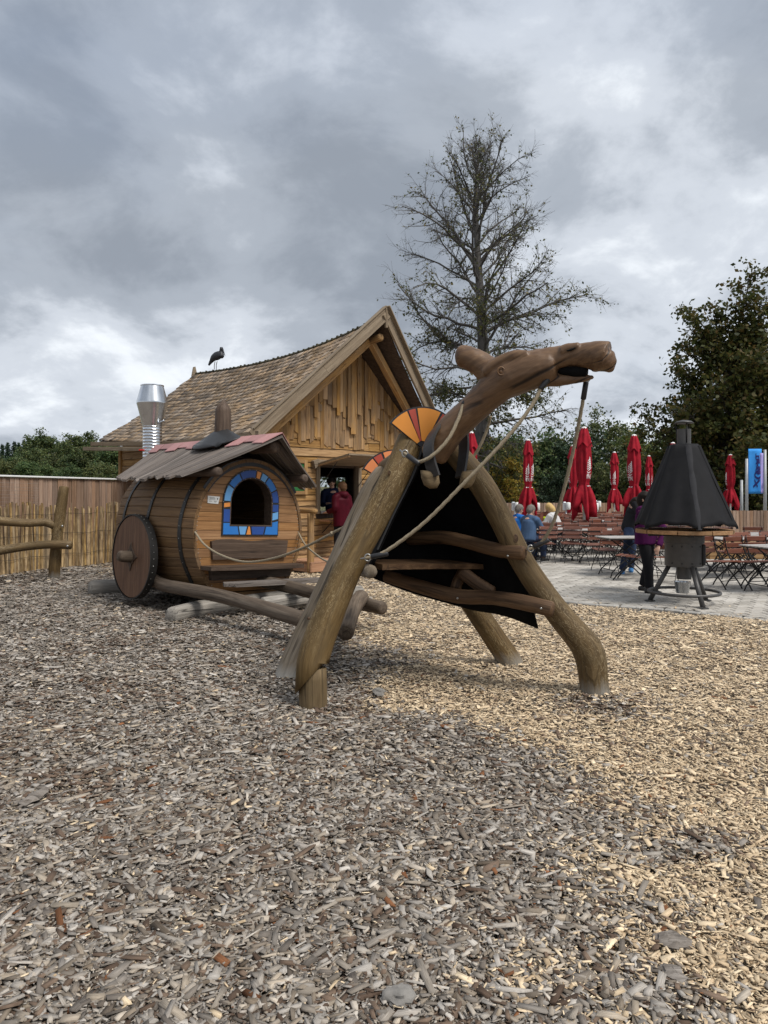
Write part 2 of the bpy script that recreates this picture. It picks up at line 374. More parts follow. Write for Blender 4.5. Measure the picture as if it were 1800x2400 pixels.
M['sign_green'] = plain('sign_green', (.018, .12, .030), .4, 0, .08, 8, .03)
def ropemat():
    m, t, b = newmat('rope'); v, r = gvec(t, 'gc', (1, 1, 1))
    n = noise(t, v, 160, 4, .6); c = ramp(t, n, [(.3, (.14, .108, .066)), (.55, (.26, .212, .143)), (.75, (.36, .305, .22))])
    lk(t, c, b.inputs['Base Color']); b.inputs['Roughness'].default_value = .9; bump(t, b, n, .5, .003); return m
M['rope'] = ropemat()
def fabric(name, col, var=.2, rough=.85, scale=7, bs=.35, sheen=.2, fine=260):
    m, t, b = newmat(name); v, r = gvec(t, 'obj')
    n = noise(t, v, scale, 5, .6, .4); f = noise(t, v, fine, 2, .5)
    c = ramp(t, n, [(.25, tuple(x * (1 - var) for x in col)), (.75, tuple(min(1, x * (1 + var)) for x in col))])
    lk(t, c, b.inputs['Base Color']); b.inputs['Roughness'].default_value = rough; b.inputs['Specular IOR Level'].default_value = .12
    b.inputs['Sheen Weight'].default_value = 0.0
    bump(t, b, mth(t, 'ADD', n, mth(t, 'MULTIPLY', f, .12)), bs, .01); return m
M['cover'] = fabric('cover', (.014, .0138, .015), .22, .7, 5, .35, .1)
M['cover_seam_lit'] = fabric('cover_seam_lit', (.030, .030, .033), .2, .7, 8, .3)
M['parasol'] = fabric('parasol', (.27, .010, .020), .35, .75, 5, .3)
M['cloth_white'] = fabric('cloth_white', (.72, .70, .69), .08)
# ---------------------------------------------------------------- ground
def sstep(a, b, x): u = np.clip((x - a) / (b - a), 0, 1); return u * u * (3 - 2 * u)
_r = np.random.RandomState(5)
_wv = [(np.array([math.cos(a), math.sin(a)]) * k, p, am) for a, k, p, am in zip(_r.uniform(0, 6.28, 26), np.concatenate([_r.uniform(.8, 2.2, 8), _r.uniform(2.2, 6, 9), _r.uniform(6, 16, 9)]), _r.uniform(0, 6.28, 26), [1] * 8 + [.7] * 9 + [.45] * 9)]
def fnoise(x, y):
    s = 0
    for k, p, am in _wv: s = s + am * np.sin(k[0] * x + k[1] * y + p)
    return s / 5.0
EDGE = [(-14, 18.2), (-6, 16.6), (-1.5, 14.75), (-.34, 14.15), (.75, 12.5), (1.8, 11.2), (2.77, 10.2), (3.79, 9.62), (4.75, 8.79), (6.2, 7.4), (9, 4.6)]
EX = np.array([e[0] for e in EDGE]); EY = np.array([e[1] for e in EDGE])
def edge_y(x): return np.interp(x, EX, EY)
def hill_z(x, y):
    # open slope that rises behind the terrace
    r = sstep(38, 78, y + 0 * x) * sstep(-6, 14, x) * 4.2 + sstep(60, 170, y) * 3.0
    return r + sstep(40, 60, y) * .25 * np.sin(x * .31) * np.cos(y * .23)
def ground_mat():
    m, t, b = newmat('ground')
    tc = nd(t, 'ShaderNodeTexCoord'); v = tc.outputs['Object']; sp = nd(t, 'ShaderNodeSeparateXYZ'); lk(t, v, sp.inputs[0])
    n1 = noise(t, v, 28, 6, .7); c1 = ramp(t, n1, [(.3, (.06, .046, .034)), (.5, (.15, .12, .093)), (.72, (.27, .225, .18))])
    n2 = noise(t, v, .35, 6, .6); n3 = noise(t, v, 9, 4, .6)
    c2 = ramp(t, mth(t, 'ADD', mth(t, 'MULTIPLY', n2, .6), mth(t, 'MULTIPLY', n3, .4)), [(.36, (.050, .062, .022)), (.5, (.115, .105, .045)), (.6, (.22, .175, .095)), (.7, (.25, .19, .12))])
    f = mth(t, 'MULTIPLY', mth(t, 'SUBTRACT', sp.outputs[1], 21.0), .5, True)
    c = mixc(t, f, c1, c2); lk(t, c, b.inputs['Base Color']); b.inputs['Roughness'].default_value = .95
    bump(t, b, n1, .6, .02); return m
M['ground'] = ground_mat()
gx = np.concatenate([np.linspace(-700, -60, 9), np.linspace(-50, 60, 56), np.linspace(80, 700, 9)])
gy = np.concatenate([np.linspace(-60, -5, 4), np.linspace(0, 34, 35), np.linspace(36, 180, 73), np.linspace(220, 1500, 8)])
GX, GY = np.meshgrid(gx, gy); GZ = hill_z(GX, GY) - .045
GZ = GZ + .02 * (GY > 36)
gv = np.stack([GX, GY, GZ], -1).reshape(-1, 3); nx = len(gx)
gi = np.arange(len(gy) - 1)[:, None] * nx + np.arange(nx - 1)[None]
gf = np.stack([gi, gi + 1, gi + nx + 1, gi + nx], -1).reshape(-1, 4)
o = np_mesh('ground', gv, gf, M['ground']); o['kind'] = 'structure'
o.data.polygons.foreach_set('use_smooth', [True] * len(o.data.polygons))

# ---- wood chips: loose ground cover, grey and weathered on the left, fresh and tan on the right
def tan_share(x, y):
    xb = np.interp(y, [1.6, 2.1, 3.0, 3.8, 4.7, 5.3, 5.9, 6.6, 8, 9.75, 11.4, 14, 17], [.93, .95, 1.06, 1.24, .82, -.10, -.02, .25, -.2, -.75, -1.9, -5.4, -6.6])
    w = np.interp(y, [2, 5, 8, 14], [.30, .42, .55, .8])
    s = sstep(-1, 1, (x - xb + .10 + fnoise(x * 1.1, y * 1.1) * .40) / (w * .8))
    # fewer tan chips, more grey ones, round the right-hand front leg
    s = s * (1 - .75 * np.exp(-(((x - 1.62) / .34) ** 2 + ((y - 5.30) / .30) ** 2)))
    return s
def chips(seed=3):
    R = np.random.RandomState(seed); zones = []
    def zone(y0, y1, dens, size, marg):
        xm = .545 * y1 + marg; n = int(dens * (y1 - y0) * 2 * xm)
        x = R.uniform(-xm, xm, n); y = R.uniform(y0, y1, n)
        k = (np.abs(x) < .545 * y + marg) & (y < edge_y(x) - .05) & ((np.abs(x) < .545 * y + .25) | (R.uniform(0, 1, n) < .5)); return x[k], y[k], np.full(k.sum(), size)
    near = [zone(1.55, 2.6, 9000, .97, .9), zone(2.6, 3.8, 7500, .97, .9), zone(3.8, 5.2, 5000, 1.0, .8)]
    tiny = [zone(1.55, 2.6, 5500, .36, .45), zone(2.6, 3.8, 3500, .40, .4)]
    far = [zone(5.2, 7, 6000, 1.0, 1.0), zone(7, 9, 4000, 1.12, 1.0), zone(9, 12, 2900, 1.25, .5), zone(12, 19, 1000, 1.6, .3)]
    def make(zs, solid):
        x = np.concatenate([z[0] for z in zs]); y = np.concatenate([z[1] for z in zs]); sz = np.concatenate([z[2] for z in zs]); n = len(x)
        tn = R.uniform(0, 1, n) < np.clip(tan_share(x, y), .035, .95)
        L = np.where(tn, R.lognormal(math.log(.0215), .45, n), R.lognormal(math.log(.0245), .58, n)) * sz
        L = np.where(R.uniform(0, 1, n) < .012, L * R.uniform(2, 3.2, n), L); L = np.clip(L, .008, .15 * sz); Wd = L * np.where(tn, R.uniform(.18, .55, n), R.uniform(.22, .75, n)); Wd = np.clip(Wd, .004, .030 * sz)
        Th = np.clip(Wd * R.uniform(.10, .35, n), .0015, .007)
        yaw = R.uniform(0, 2 * np.pi, n); pit = R.normal(0, .13, n); rol = R.normal(0, .25, n)
        z = R.uniform(.002, .030, n) + .020 * fnoise(x * .8, y * .8) + .004
        for fx, fy in ((-.52, 5.24), (1.67, 5.62), (-.82, 6.15), (1.19, 6.6), (-6.1, 13.2)): z = z + .022 * np.exp(-((x - fx) ** 2 + (y - fy) ** 2) / .075)
        # a bumpy litter surface: base frame
        d = np.stack([np.cos(yaw) * np.cos(pit), np.sin(yaw) * np.cos(pit), np.sin(pit)], -1)
        s0 = np.stack([-np.sin(yaw), np.cos(yaw), np.zeros(n)], -1); u0 = np.cross(d, s0)
        s = s0 * np.cos(rol)[:, None] + u0 * np.sin(rol)[:, None]; u = np.cross(d, s)
        c = np.stack([x, y, z], -1)
        # colour per chip
        k = R.uniform(0, 1, n)[:, None]; k2 = R.uniform(0, 1, n)[:, None]; dk = R.uniform(0, 1, n)
        grey = (1 - k) * np.array([.125, .106, .090]) + k * np.array([.45, .415, .372])
        warm = R.uniform(0, 1, n)[:, None] ** 2; grey = grey * (.72 + .5 * k2) * (1 - warm * np.array([0, .10, .24])); brn = (1 - k) * np.array([.075, .050, .036]) + k * np.array([.19, .135, .098])
        tan = (1 - k) * np.array([.49, .36, .225]) + k * np.array([.82, .665, .46])
        tan = tan * (.74 + .34 * k2)
        dirty = (R.uniform(0, 1, n) < .05 + .08 * sstep(0, 1, fnoise(x * .9 + 4, y * .9)))[:, None]
        bpatch = (dk < .15 + .30 * sstep(.25, 1.0, fnoise(x * 1.7 + 11, y * 1.7 - 3)))[:, None]
        col = np.where(tn[:, None], np.where(dirty, brn * 1.25, tan), np.where(bpatch, brn, grey))
        rust = (R.uniform(0, 1, n) < .006)[:, None]; col = np.where(rust, np.array([.17, .075, .035]) * (.6 + k), col)
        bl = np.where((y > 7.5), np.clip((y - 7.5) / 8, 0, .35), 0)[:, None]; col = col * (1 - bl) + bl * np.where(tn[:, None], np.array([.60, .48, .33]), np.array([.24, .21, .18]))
        if solid:
            # top outline of 4 corners (tapered, skewed), bottom 4 corners
            a0, a1, b0, b1 = (R.uniform(.45, 1.0, n) for _ in range(4)); sk = R.normal(0, .16, n); bw = R.normal(0, .10, n)
            pts = []
            for hz in (1, -1):
                for (lx, wx) in ((-.5 - sk * .5, -a0), (-.5 + sk * .5, a1), (.5 + sk * .4, b1), (.5 - sk * .4, -b0)):
                    lx = lx if not np.isscalar(lx) else np.full(n, lx)
                    pts.append(c + d * (lx * L)[:, None] + s * (wx * .5 * Wd)[:, None] + u * (hz * .5 * Th + bw * L * (lx ** 2))[:, None])
            P = np.stack(pts, 1)                                   # n,8,3
            fa = np.array([[0, 3, 2, 1], [0, 1, 5, 4], [1, 2, 6, 5], [2, 3, 7, 6], [3, 0, 4, 7]])
            nvp = 8; gu = np.array([-.5, .5, .5, -.5] * 2); gl = np.array([-.5, -.5, .5, .5] * 2)
        else:
            pts = []
            for (lx, wx) in ((-.5, -.4), (-.5, .5), (.5, .35), (.5, -.5)):
                pts.append(c + d * (lx * L)[:, None] + s * (wx * Wd)[:, None])
            P = np.stack(pts, 1); fa = np.array([[0, 3, 2, 1]]); nvp = 4; gu = np.array([-.5, .5, .5, -.5]); gl = np.array([-.5, -.5, .5, .5])
        faces = (np.arange(n)[:, None, None] * nvp + fa[None]).reshape(-1, 4)
        gc = np.stack([gu[None] * Wd[:, None] + R.uniform(0, 30, n)[:, None], np.repeat(R.uniform(0, 30, n)[:, None], nvp, 1), gl[None] * L[:, None]], -1)
        cc = np.repeat(np.concatenate([col, np.ones((n, 1))], 1)[:, None], nvp, 1)
        return P.reshape(-1, 3), faces, cc.reshape(-1, 4), gc.reshape(-1, 3)
    sx_ = R.uniform(-3, 6.5, 900); sy_ = edge_y(sx_) + R.exponential(.35, 900); k_ = sy_ < edge_y(sx_) + 2.5   # strays kicked onto the paving
    A = make(near, True); B = make(far + tiny, False); C = make([(sx_[k_], sy_[k_], np.full(k_.sum(), 1.1))], False); C[0][:, 2] += .012; nA = len(A[0]); nB = len(B[0])
    return (np.concatenate([A[0], B[0], C[0]]), np.concatenate([A[1], B[1] + nA, C[1] + nA + nB]), np.concatenate([A[2], B[2], C[2]]), np.concatenate([A[3], B[3], C[3]]))
def chip_mat():
    m, t, b = newmat('wood_chip')
    a = nd(t, 'ShaderNodeAttribute'); a.attribute_name = 'col'
    g = nd(t, 'ShaderNodeAttribute'); g.attribute_name = 'gc'
    mp = nd(t, 'ShaderNodeMapping'); mp.inputs['Scale'].default_value = (1, 1, .07); lk(t, g.outputs['Vector'], mp.inputs[0])
    n = noise(t, mp.outputs[0], 420, 4, .65); c = mixc(t, 1.0, a.outputs['Color'], ramp(t, n, [(.3, (.60, .58, .56)), (.55, (1, 1, 1)), (.75, (1.18, 1.18, 1.18))]), 'MULTIPLY')
    lk(t, c, b.inputs['Base Color']); b.inputs['Roughness'].default_value = .88; b.inputs['Specular IOR Level'].default_value = .15
    bump(t, b, n, .5, .002); return m
M['wood_chip'] = chip_mat()
cv_, cf_, cc_, cg_ = chips()
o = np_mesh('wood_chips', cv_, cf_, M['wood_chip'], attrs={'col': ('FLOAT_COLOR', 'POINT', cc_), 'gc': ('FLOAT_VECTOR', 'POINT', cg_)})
tag(o, 'loose grey and tan wood chips covering the playground floor', 'wood chips', kind='stuff')
print('chips tris', len(cf_) * 2)
# a few bigger lumps lying on the chips
M['lump'] = wood('lump', (.05, .040, .033), (.16, .138, .118), (.30, .27, .24), 45, .10, .9, .2, .7, .8)
M['stone'] = plain('stone', (.19, .178, .162), .9, 0, .3, 14, .8, bd=.01)
def lump(name, px, py, size, flat, seed, mat, label, cat, long=1.0):
    p = gnd(px, py); b = MB(); n = 18; rows = 11; vs = []; rr = random.Random(seed)
    yaw = rr.uniform(0, 3)
    for i in range(rows + 1):
        th = math.pi * i / rows
        for k in range(n):
            a = 2 * math.pi * k / n; q = V((math.cos(a) * math.sin(th) * long, math.sin(a) * math.sin(th), math.cos(th)))
            q *= .82 * size * (1 + .42 * mnoise.noise(q * 1.6 + V((seed * 3.3, 0, 0))) + .22 * mnoise.noise(V((q.x * 2, q.y * 6, q.z * 6)) + V((seed, 0, 0))) + .10 * mnoise.noise(q * 9)); q.z *= flat
            vs.append(MX.Rotation(yaw, 3, 'Z') @ q + V((0, 0, size * flat * .55)))
    fs = [(i * n + k, i * n + (k + 1) % n, (i + 1) * n + (k + 1) % n, (i + 1) * n + k) for i in range(rows) for k in range(n)]
    b.add(vs, fs); o = b.build(name, mat); o.location = (p.x, p.y, .02); tag(o, label, cat); return sharp(o, 35)
lump('wood_lump', 1580, 2228, .060, .38, 2, M['lump'], 'rough grey lump of old wood on the chips near the lower right corner', 'wood', 1.3)
lump('wood_lump', 1580, 2305, .040, .5, 5, M['lump'], 'smaller brown wood lump just below the grey lump at lower right', 'wood', 1.5)
lump('stone', 888, 1634, .060, .6, 7, M['stone'], 'pale stone lying on chips beside the near left camel leg', 'stone')
lump('stone', 935, 2360, .055, .45, 9, M['stone'], 'grey stone half buried in chips at the bottom edge', 'stone')
lump('wood_lump', 80, 1880, .045, .32, 12, M['lump'], 'long weathered splinter of wood lying on grey chips at far left', 'wood', 3.2)

# ---- terrace paving with kerb
pv = MB(); top = [(x, y) for x, y in EDGE]; pv.add([(x, y, .012) for x, y in top] + [(34, 4.6, .012), (34, 37.5, .012), (-14, 37.5, .012)], [tuple(range(len(top) + 3))])
M['joint'] = plain('joint', (.060, .054, .047), .95, 0, .3, 30, .4)
pave = pv.build('pavement', M['joint']); pave['kind'] = 'structure'; RM['pavement'] = MX.Identity(4)
def paver_mat(name, attr):
    m, t, b = newmat(name); tc = nd(t, 'ShaderNodeTexCoord')
    if attr: a = nd(t, 'ShaderNodeAttribute'); a.attribute_name = 'rnd'; r = a.outputs['Fac']
    else: a = nd(t, 'ShaderNodeObjectInfo'); r = a.outputs['Random']
    ge = nd(t, 'ShaderNodeNewGeometry')
    n = noise(t, ge.outputs['Position'], 22, 5, .65); n2 = noise(t, ge.outputs['Position'], .8, 4, .6)
    c = ramp(t, mth(t, 'ADD', mth(t, 'MULTIPLY', n, .5), mth(t, 'MULTIPLY', r, .5)), [(.2, (.25, .23, .20)), (.5, (.39, .365, .325)), (.85, (.50, .47, .425))])
    c = mixc(t, ramp(t, n2, [(.4, (0, 0, 0)), (.65, (.5, .5, .5))]), c, (.24, .215, .185))
    lk(t, c, b.inputs['Base Color']); b.inputs['Roughness'].default_value = .88; bump(t, b, n, .4, .004); return m
M['paver'] = paver_mat('paver', False); M['paver_far'] = paver_mat('paver_far', True)
PW, PD, TH = .25, .155, math.radians(8)
ct, st = math.cos(TH), math.sin(TH); cand = []
R = np.random.RandomState(11)
for j in range(-70, 250):
    for i in range(-30, 110):
        u = (i + (.5 if j % 2 else 0)) * PW; v = j * PD
        x = u * ct - v * st; y = u * st + v * ct + 8
        if y < 34 and -4 < x < .56 * y + .8 and x > -.02 * y and y > edge_y(x) + .20: cand.append((x, y))
for i in range(600):
    x = R.uniform(-1.6, 1.2); y = R.uniform(12.6, 17)
    pass
cand.sort(key=lambda c: c[1] + .25 * abs(c[0]))
pb = MB(); hw, hd, ch = PW / 2 - .009, PD / 2 - .010, .011
vs = [(-hw, -hd, 0), (hw, -hd, 0), (hw, hd, 0), (-hw, hd, 0), (-hw, -hd, .012), (hw, -hd, .012), (hw, hd, .012), (-hw, hd, .012), (-hw + ch, -hd + ch, .02), (hw - ch, -hd + ch, .02), (hw - ch, hd - ch, .02), (-hw + ch, hd - ch, .02)]
PFS = [(8, 9, 10, 11)] + [(4 + k, 4 + (k + 1) % 4, 8 + (k + 1) % 4, 8 + k) for k in range(4)] + [(k, (k + 1) % 4, 4 + (k + 1) % 4, 4 + k) for k in range(4)]
pb.add(vs, PFS); first = None
for x, y in cand[:300]:
    if first is None: o = first = pb.build('paver', M['paver'], pave)
    else: o = first.copy(); COL.objects.link(o)
    o.location = (x, y, .010 + R.uniform(-.003, .003)); o.rotation_euler = (R.normal(0, .012), R.normal(0, .008), TH + R.normal(0, .012))
rest = np.array(cand[300:]); n = len(rest); base = np.array(vs)
yaw = TH + R.normal(0, .012, n); c_, s_ = np.cos(yaw)[:, None], np.sin(yaw)[:, None]
px_ = base[None, :, 0] * c_ - base[None, :, 1] * s_ + rest[:, 0:1]; py_ = base[None, :, 0] * s_ + base[None, :, 1] * c_ + rest[:, 1:2]
pz_ = base[None, :, 2] + .010 + R.uniform(-.003, .003, n)[:, None] + 0 * px_
fa = np.array(PFS[:5]); faces = (np.arange(n)[:, None, None] * 12 + fa[None]).reshape(-1, 4)
o = np_mesh('pavers', np.stack([px_, py_, pz_], -1).reshape(-1, 3), faces, M['paver_far'], pave, {'rnd': ('FLOAT', 'POINT', np.repeat(R.uniform(0, 1, n), 12))}, 'stuff')
print('pavers', len(cand))
kerb = thing('kerb', None, None, kind='structure')
M['kerb'] = plain('kerb', (.33, .315, .29), .9, 0, .22, 14, .4, vary=.15)
ep, _ = catmull([V((x, y, 0)) for x, y in EDGE[1:]], [1] * 10, .27)
kb = MB(); kb.box((0, 0, 0), (.255, .10, .16), bev=.012); kf = None
for a, b in zip(ep[:-1], ep[1:]):
    mid = (a + b) / 2; d = b - a
    if d.length < .15 or mid.x > 6.5: continue
    if kf is None: o = kf = kb.build('kerb_stone', M['kerb'], kerb)
    else: o = kf.copy(); COL.objects.link(o)
    nrm = V((d.y, -d.x, 0)).normalized()
    o.location = mid + V((-nrm.x, -nrm.y, 0)) * .04 + V((0, 0, -.045 + random.uniform(-.004, .004)))
    o.rotation_euler = (0, 0, math.atan2(d.y, d.x)); o.scale = (d.length / .27, 1, 1)

# ---------------------------------------------------------------- fences
rnd = random.Random(4)
def board_mesh(L, w, th, jag=0.0, seg=3, wob=.004, rr=rnd, point=0.0):
    """upright board: local z = length, base at z=0, front towards -y"""
    b = MB(); vs = []; gs = []
    for i in range(seg + 1):
        z = L * i / seg; e = (rr.uniform(-wob, wob), rr.uniform(-wob, wob))
        tj = (rr.uniform(-jag, jag), rr.uniform(-jag, jag)) if i in (0, seg) else (0, 0)
        if point and i == seg: w2 = w * (1 - point)
        else: w2 = w
        c = th * .25
        for x, y, q in ((-w2 / 2 + e[0], th / 2, 0), (-w2 / 2 + e[0], -th / 2 + c, 0), (-w2 / 2 + e[0] + c, -th / 2, 0), (w2 / 2 + e[1] - c, -th / 2, 1), (w2 / 2 + e[1], -th / 2 + c, 1), (w2 / 2 + e[1], th / 2, 1)):
            vs.append((x, y, z + tj[q])); gs.append((x, y, z))
    fs = []
    for i in range(seg):
        for k in range(6): k2 = (k + 1) % 6; fs.append((i * 6 + k, i * 6 + k2, (i + 1) * 6 + k2, (i + 1) * 6 + k))
    fs += [(5, 4, 3, 2, 1, 0), tuple(seg * 6 + k for k in range(6))]
    b.add(vs, fs, gs); return b
def line_pts(pts, step):
    op, _ = catmull([V(p) for p in pts], [1] * len(pts), step); return op
# tall board fence on the left
FA, FB = V((-8.25, 12.2, 0)), V((-6.05, 19.0, 0))
fdir = (FB - FA).normalized(); fang = math.atan2(fdir.y, fdir.x)
fence = thing('board_fence', 'tall brown vertical board fence with white capping along the left side', 'fence', FA, 0)
L = (FB - FA).length; s = 0.0
while s < L:
    w = rnd.uniform(.085, .155); o = board_mesh(1.93, w - .008, .02, 0, 2, .002).build('board', M['board_fence'], fence)
    p = fdir * (s + w / 2); o.location = (p.x, p.y, 0); o.rotation_euler = (0, 0, fang); s += w
    n_ = V((-fdir.y, fdir.x, 0)) * rnd.choice((0, .012)); o.location += n_
b = MB(); b.box((L / 2, 0, 1.955), (L, .10, .035), bev=.006); cp = b.build('capping', M['white'], fence); cp.rotation_euler = (0, 0, fang)
b = MB(); b.box((L / 2, .06, .45), (L, .04, .09)); b.box((L / 2, .06, 1.5), (L, .04, .09)); cp = b.build('rail', M['board_fence'], fence); cp.rotation_euler = (0, 0, fang)
b = MB(); b.box((L / 2, -.08, .03), (L, .06, .16)); cp = b.build('base_board', M['weathered'], fence); cp.rotation_euler = (0, 0, fang)
# paling fence in front of it
pal = thing('paling_fence', 'low fence of split chestnut palings wired together in front of boards', 'fence', (-7.6, 13.4, 0))
pl = line_pts([(-7.95, 12.4, 0), (-7.45, 13.75, 0), (-7.1, 14.9, 0), (-6.55, 16.0, 0), (-6.22, 17.2, 0), (-5.9, 18.3, 0)], .046)
for i, p in enumerate(pl[:-1]):
    d = pl[i + 1] - p; w = rnd.uniform(.036, .056); h = 1.36 + .07 * math.sin(p.y * 2.3) + rnd.uniform(-.05, .05)
    o = board_mesh(h, w, .026, .012, 4, .006, point=rnd.choice((0, .35, .5))).build('paling', M['picket'], pal)
    o.location = p - V(pal.location) + V((0, 0, -.03)); o.rotation_euler = (rnd.gauss(0, .02), rnd.gauss(0, .022), math.atan2(d.y, d.x) + rnd.gauss(0, .12))
for z in (.30, .75, 1.17):
    b = MB(); b.tube([p + V((.03, -.035, z + .015 * math.sin(i * .9))) for i, p in enumerate(pl[::3])], .0035, 4)
    b.build('wire', M['black_metal'], pal, world=True)
b = MB()
for k in range(7):
    z = 1.36 + k * .075; b.tube([(-8.1 + .02, 12.35, z), (-7.62, 13.6, z + .012), (-7.25, 14.9, z - .02 * (k % 2))], .0022, 3)
b.build('mesh_wire', M['shackle'], pal, world=True)
# round-wood post and rails
pr = thing('post_and_rail_fence', 'round timber post with two crooked rails at the left edge', 'fence', gnd(127, 1357))
q = gnd(127, 1357)
b = MB(); b.tube([q + V((0, 0, -.15)), at(128, 1330, 13.2), at(136, 1240, 13.25), at(145, 1180, 13.28), at(150, 1143, 13.3)], [.10, .10, .098, .096, .088], 12, .12, 'round', .05, 1)
b.build('post', M['camel_log'], pr, True, True)
b = MB(); b.tube([at(-220, 1215, 12.0), at(-60, 1208, 12.5), at(0, 1221, 12.75), at(70, 1226, 13.0), at(105, 1224, 13.15), at(130, 1233, 13.25)], [.09, .085, .082, .074, .072, .078], 12, .12, 'round', .06, 2)
b.build('rail', M['camel_log'], pr, True, True)
b = MB(); b.tube([at(-220, 1320, 12.1), at(-60, 1303, 12.4), at(0, 1290, 12.7), at(60, 1281, 12.9), at(120, 1276, 13.02), at(166, 1278, 13.1)], [.09, .085, .080, .076, .076, .078], 12, .12, 'round', .06, 3)
b.build('rail', M['camel_log'], pr, True, True)
b = MB(); q2 = V((-8.3, 12.0, 0)); b.tube([q2 + V((0, 0, -.1)), q2 + V((.02, 0, .9)), q2 + V((.05, 0, 1.75))], [.1, .1, .09], 12, .15, 'round', .05, 4)
b.build('post', M['camel_log'], pr, True, True)
for i, p in enumerate((at(146, 1233, 13.17), at(158, 1280, 13.02))):
    b = MB(); b.lathe([(.022, 0), (.022, .008), (.012, .014)], 8, MX.Translation(p) @ MX.Rotation(math.radians(90), 4, 'X')); b.build('bolt', M['shackle'], pr, True, True)
# terrace fence, two runs
def slat_fence(name, label, A, B, h, w=.11, gap=.012):
    A, B = V(A), V(B); d = (B - A).normalized(); f = thing(name, label, 'fence', A); L = (B - A).length; s = 0; proto = None; sp_ = []
    an = math.atan2(d.y, d.x)
    while s < L:
        if proto is None: o = proto = board_mesh(h, w - gap, .02, 0, 1, 0).build('board', M['board_fence'], f)
        else: o = proto.copy(); COL.objects.link(o)
        o.location = d * (s + w / 2) + V((0, 0, .04)); o.rotation_euler = (0, 0, an + random.gauss(0, .02)); o.scale = (1, 1, 1 + random.uniform(-.006, .006)); s += w
    for z in (.3, h - .15):
        b = MB(); b.box((L / 2, .045, z), (L, .04, .08)); r = b.build('rail', M['board_fence'], f); r.rotation_euler = (0, 0, an)
    return f
slat_fence('slat_fence', 'wooden slat fence on the right behind the barbecue grill', (7.75, 20.6, 0), (12.6, 21.2, 0), 1.06)
slat_fence('slat_fence', 'far wooden slat fence closing the back of the terrace behind the chairs', (5.2, 33.6, 0), (15.5, 33.9, 0), 1.12, .14, .01)
b = MB(); b.box((0, 0, .12), (3.6, .34, .24), bev=.02); b.box((-.4, .45, .30), (3.2, .3, .2), bev=.02)
o = b.build('timber_step', M['larch_wall']); o.location = (9.6, 17.2, 0); tag(o, 'low timber beams edging the terrace under the right slat fence', 'step')
# ---------------------------------------------------------------- timber house
E0 = V((-2.49, 13.8, 0)); Q = math.sqrt(.5); G = V((Q, Q, 0)); NN = V((Q, -Q, 0)); LB = -NN; UP = V((0, 0, 1))
HW_ = 5.6; HC = HW_ / 2; EZ = 2.82; PZ = 5.40; SB = -.45; K = .72      # eave width, eave and peak height, wall set-back, prow
house = thing('timber_house', 'wooden kiosk house with swaybacked shingle roof and rough vertical gable boards', 'house', E0)
def HP(s, n, z): return E0 + G * s + NN * n + UP * z
BL = 7.1                                                              # roof depth along the ridge
def ridge(b):                                                         # b 0 front .. 1 back
    z = PZ - .33 * b - 1.0 * b * (1 - b) * 1.05 * (1.25 - .5 * b)
    return HP(HC, K - b * (BL + K), z)
def eave(b, side=-1): return HP(0 if side < 0 else HW_, -b * BL, EZ + .20 * b * b - .06 * math.sin(math.pi * b))
def roofp(a, b, side=-1):
    p = eave(b, side).lerp(ridge(b), a); p.z -= .16 * math.sin(math.pi * a) * .7; return p
for side in (-1, 1):
    na, nb = 10, 12; b = MB(); vs = []
    for off in (0, -.05):
        for i in range(na + 1):
            for j in range(nb + 1): vs.append(roofp(i / na, j / nb, side) + UP * (off - .03))
    w = nb + 1; o_ = (na + 1) * w; fs = []
    for i in range(na):
        for j in range(nb): q = (i * w + j, i * w + j + 1, (i + 1) * w + j + 1, (i + 1) * w + j); fs += [q, tuple(o_ + k for k in q[::-1])]
    for i in range(na):
        for j in (0, nb): k = i * w + j; fs.append((k, k + w, k + w + o_, k + o_))
    for j in range(nb):
        for i in (0, na): k = i * w + j; fs.append((k, k + 1, k + 1 + o_, k + o_))
    b.add(vs, fs); rf = b.build('roof', M['dark_wood'], house, False, True); RM[rf.name] = RM[house.name]
    if side < 0: roof = rf
# shingles on the visible slope
rs = random.Random(8); sh = []; rows = 21
for i in range(rows):
    a = i / rows; b_ = 0.0
    while b_ < 1:
        w = rs.uniform(.11, .26); db = w / BL
        sh.append((a, min(1, b_ + db / 2), w, rs.uniform(-.022, .022), rs.random())); b_ += db
def sh_mat(a, b_, jit):
    p = roofp(a, b_); da = (roofp(min(1, a + .03), b_) - roofp(max(0, a - .03), b_)).normalized(); db = (roofp(a, min(1, b_ + .03)) - roofp(a, max(0, b_ - .03))).normalized()
    nz = da.cross(db).normalized()
    if nz.z < 0: nz = -nz
    tilt = MX.Rotation(.085, 3, db) if (MX.Rotation(.1, 3, db) @ da).z < da.z else MX.Rotation(-.085, 3, db)
    da = tilt @ da; x = da.cross(db); x = x if x.z > 0 else -x
    m = MX((( db.x, da.x, x.x, 0), (db.y, da.y, x.y, 0), (db.z, da.z, x.z, 0), (0, 0, 0, 1)))
    return MX.Translation(p + da * (.10 + jit) + x * .022) @ m
sb = MB(); sb.box((0, 0, 0), (1, .275, .026)); 
sb.g = [(v.x * .15, v.z, v.y) for v in sb.v]
sh.sort(key=lambda q: (roofp(q[0], q[1]) - V((0, 0, 1.6))).length - (1.2 if q[0] > .02 else 0))
inv = RM[house.name].inverted(); first = None
for a, b_, w, j, r in sh[:300]:
    if first is None: o = first = sb.build('shingle', M['shingle'], roof)
    else: o = first.copy(); COL.objects.link(o)
    mloc = sh_mat(a, b_, j) @ MX.Diagonal((w - .006, 1, 1, 1)) @ MX.Rotation(rs.gauss(0, .02), 4, 'Z')
    o.matrix_local = inv @ mloc
vs, fs, rr = [], [], []
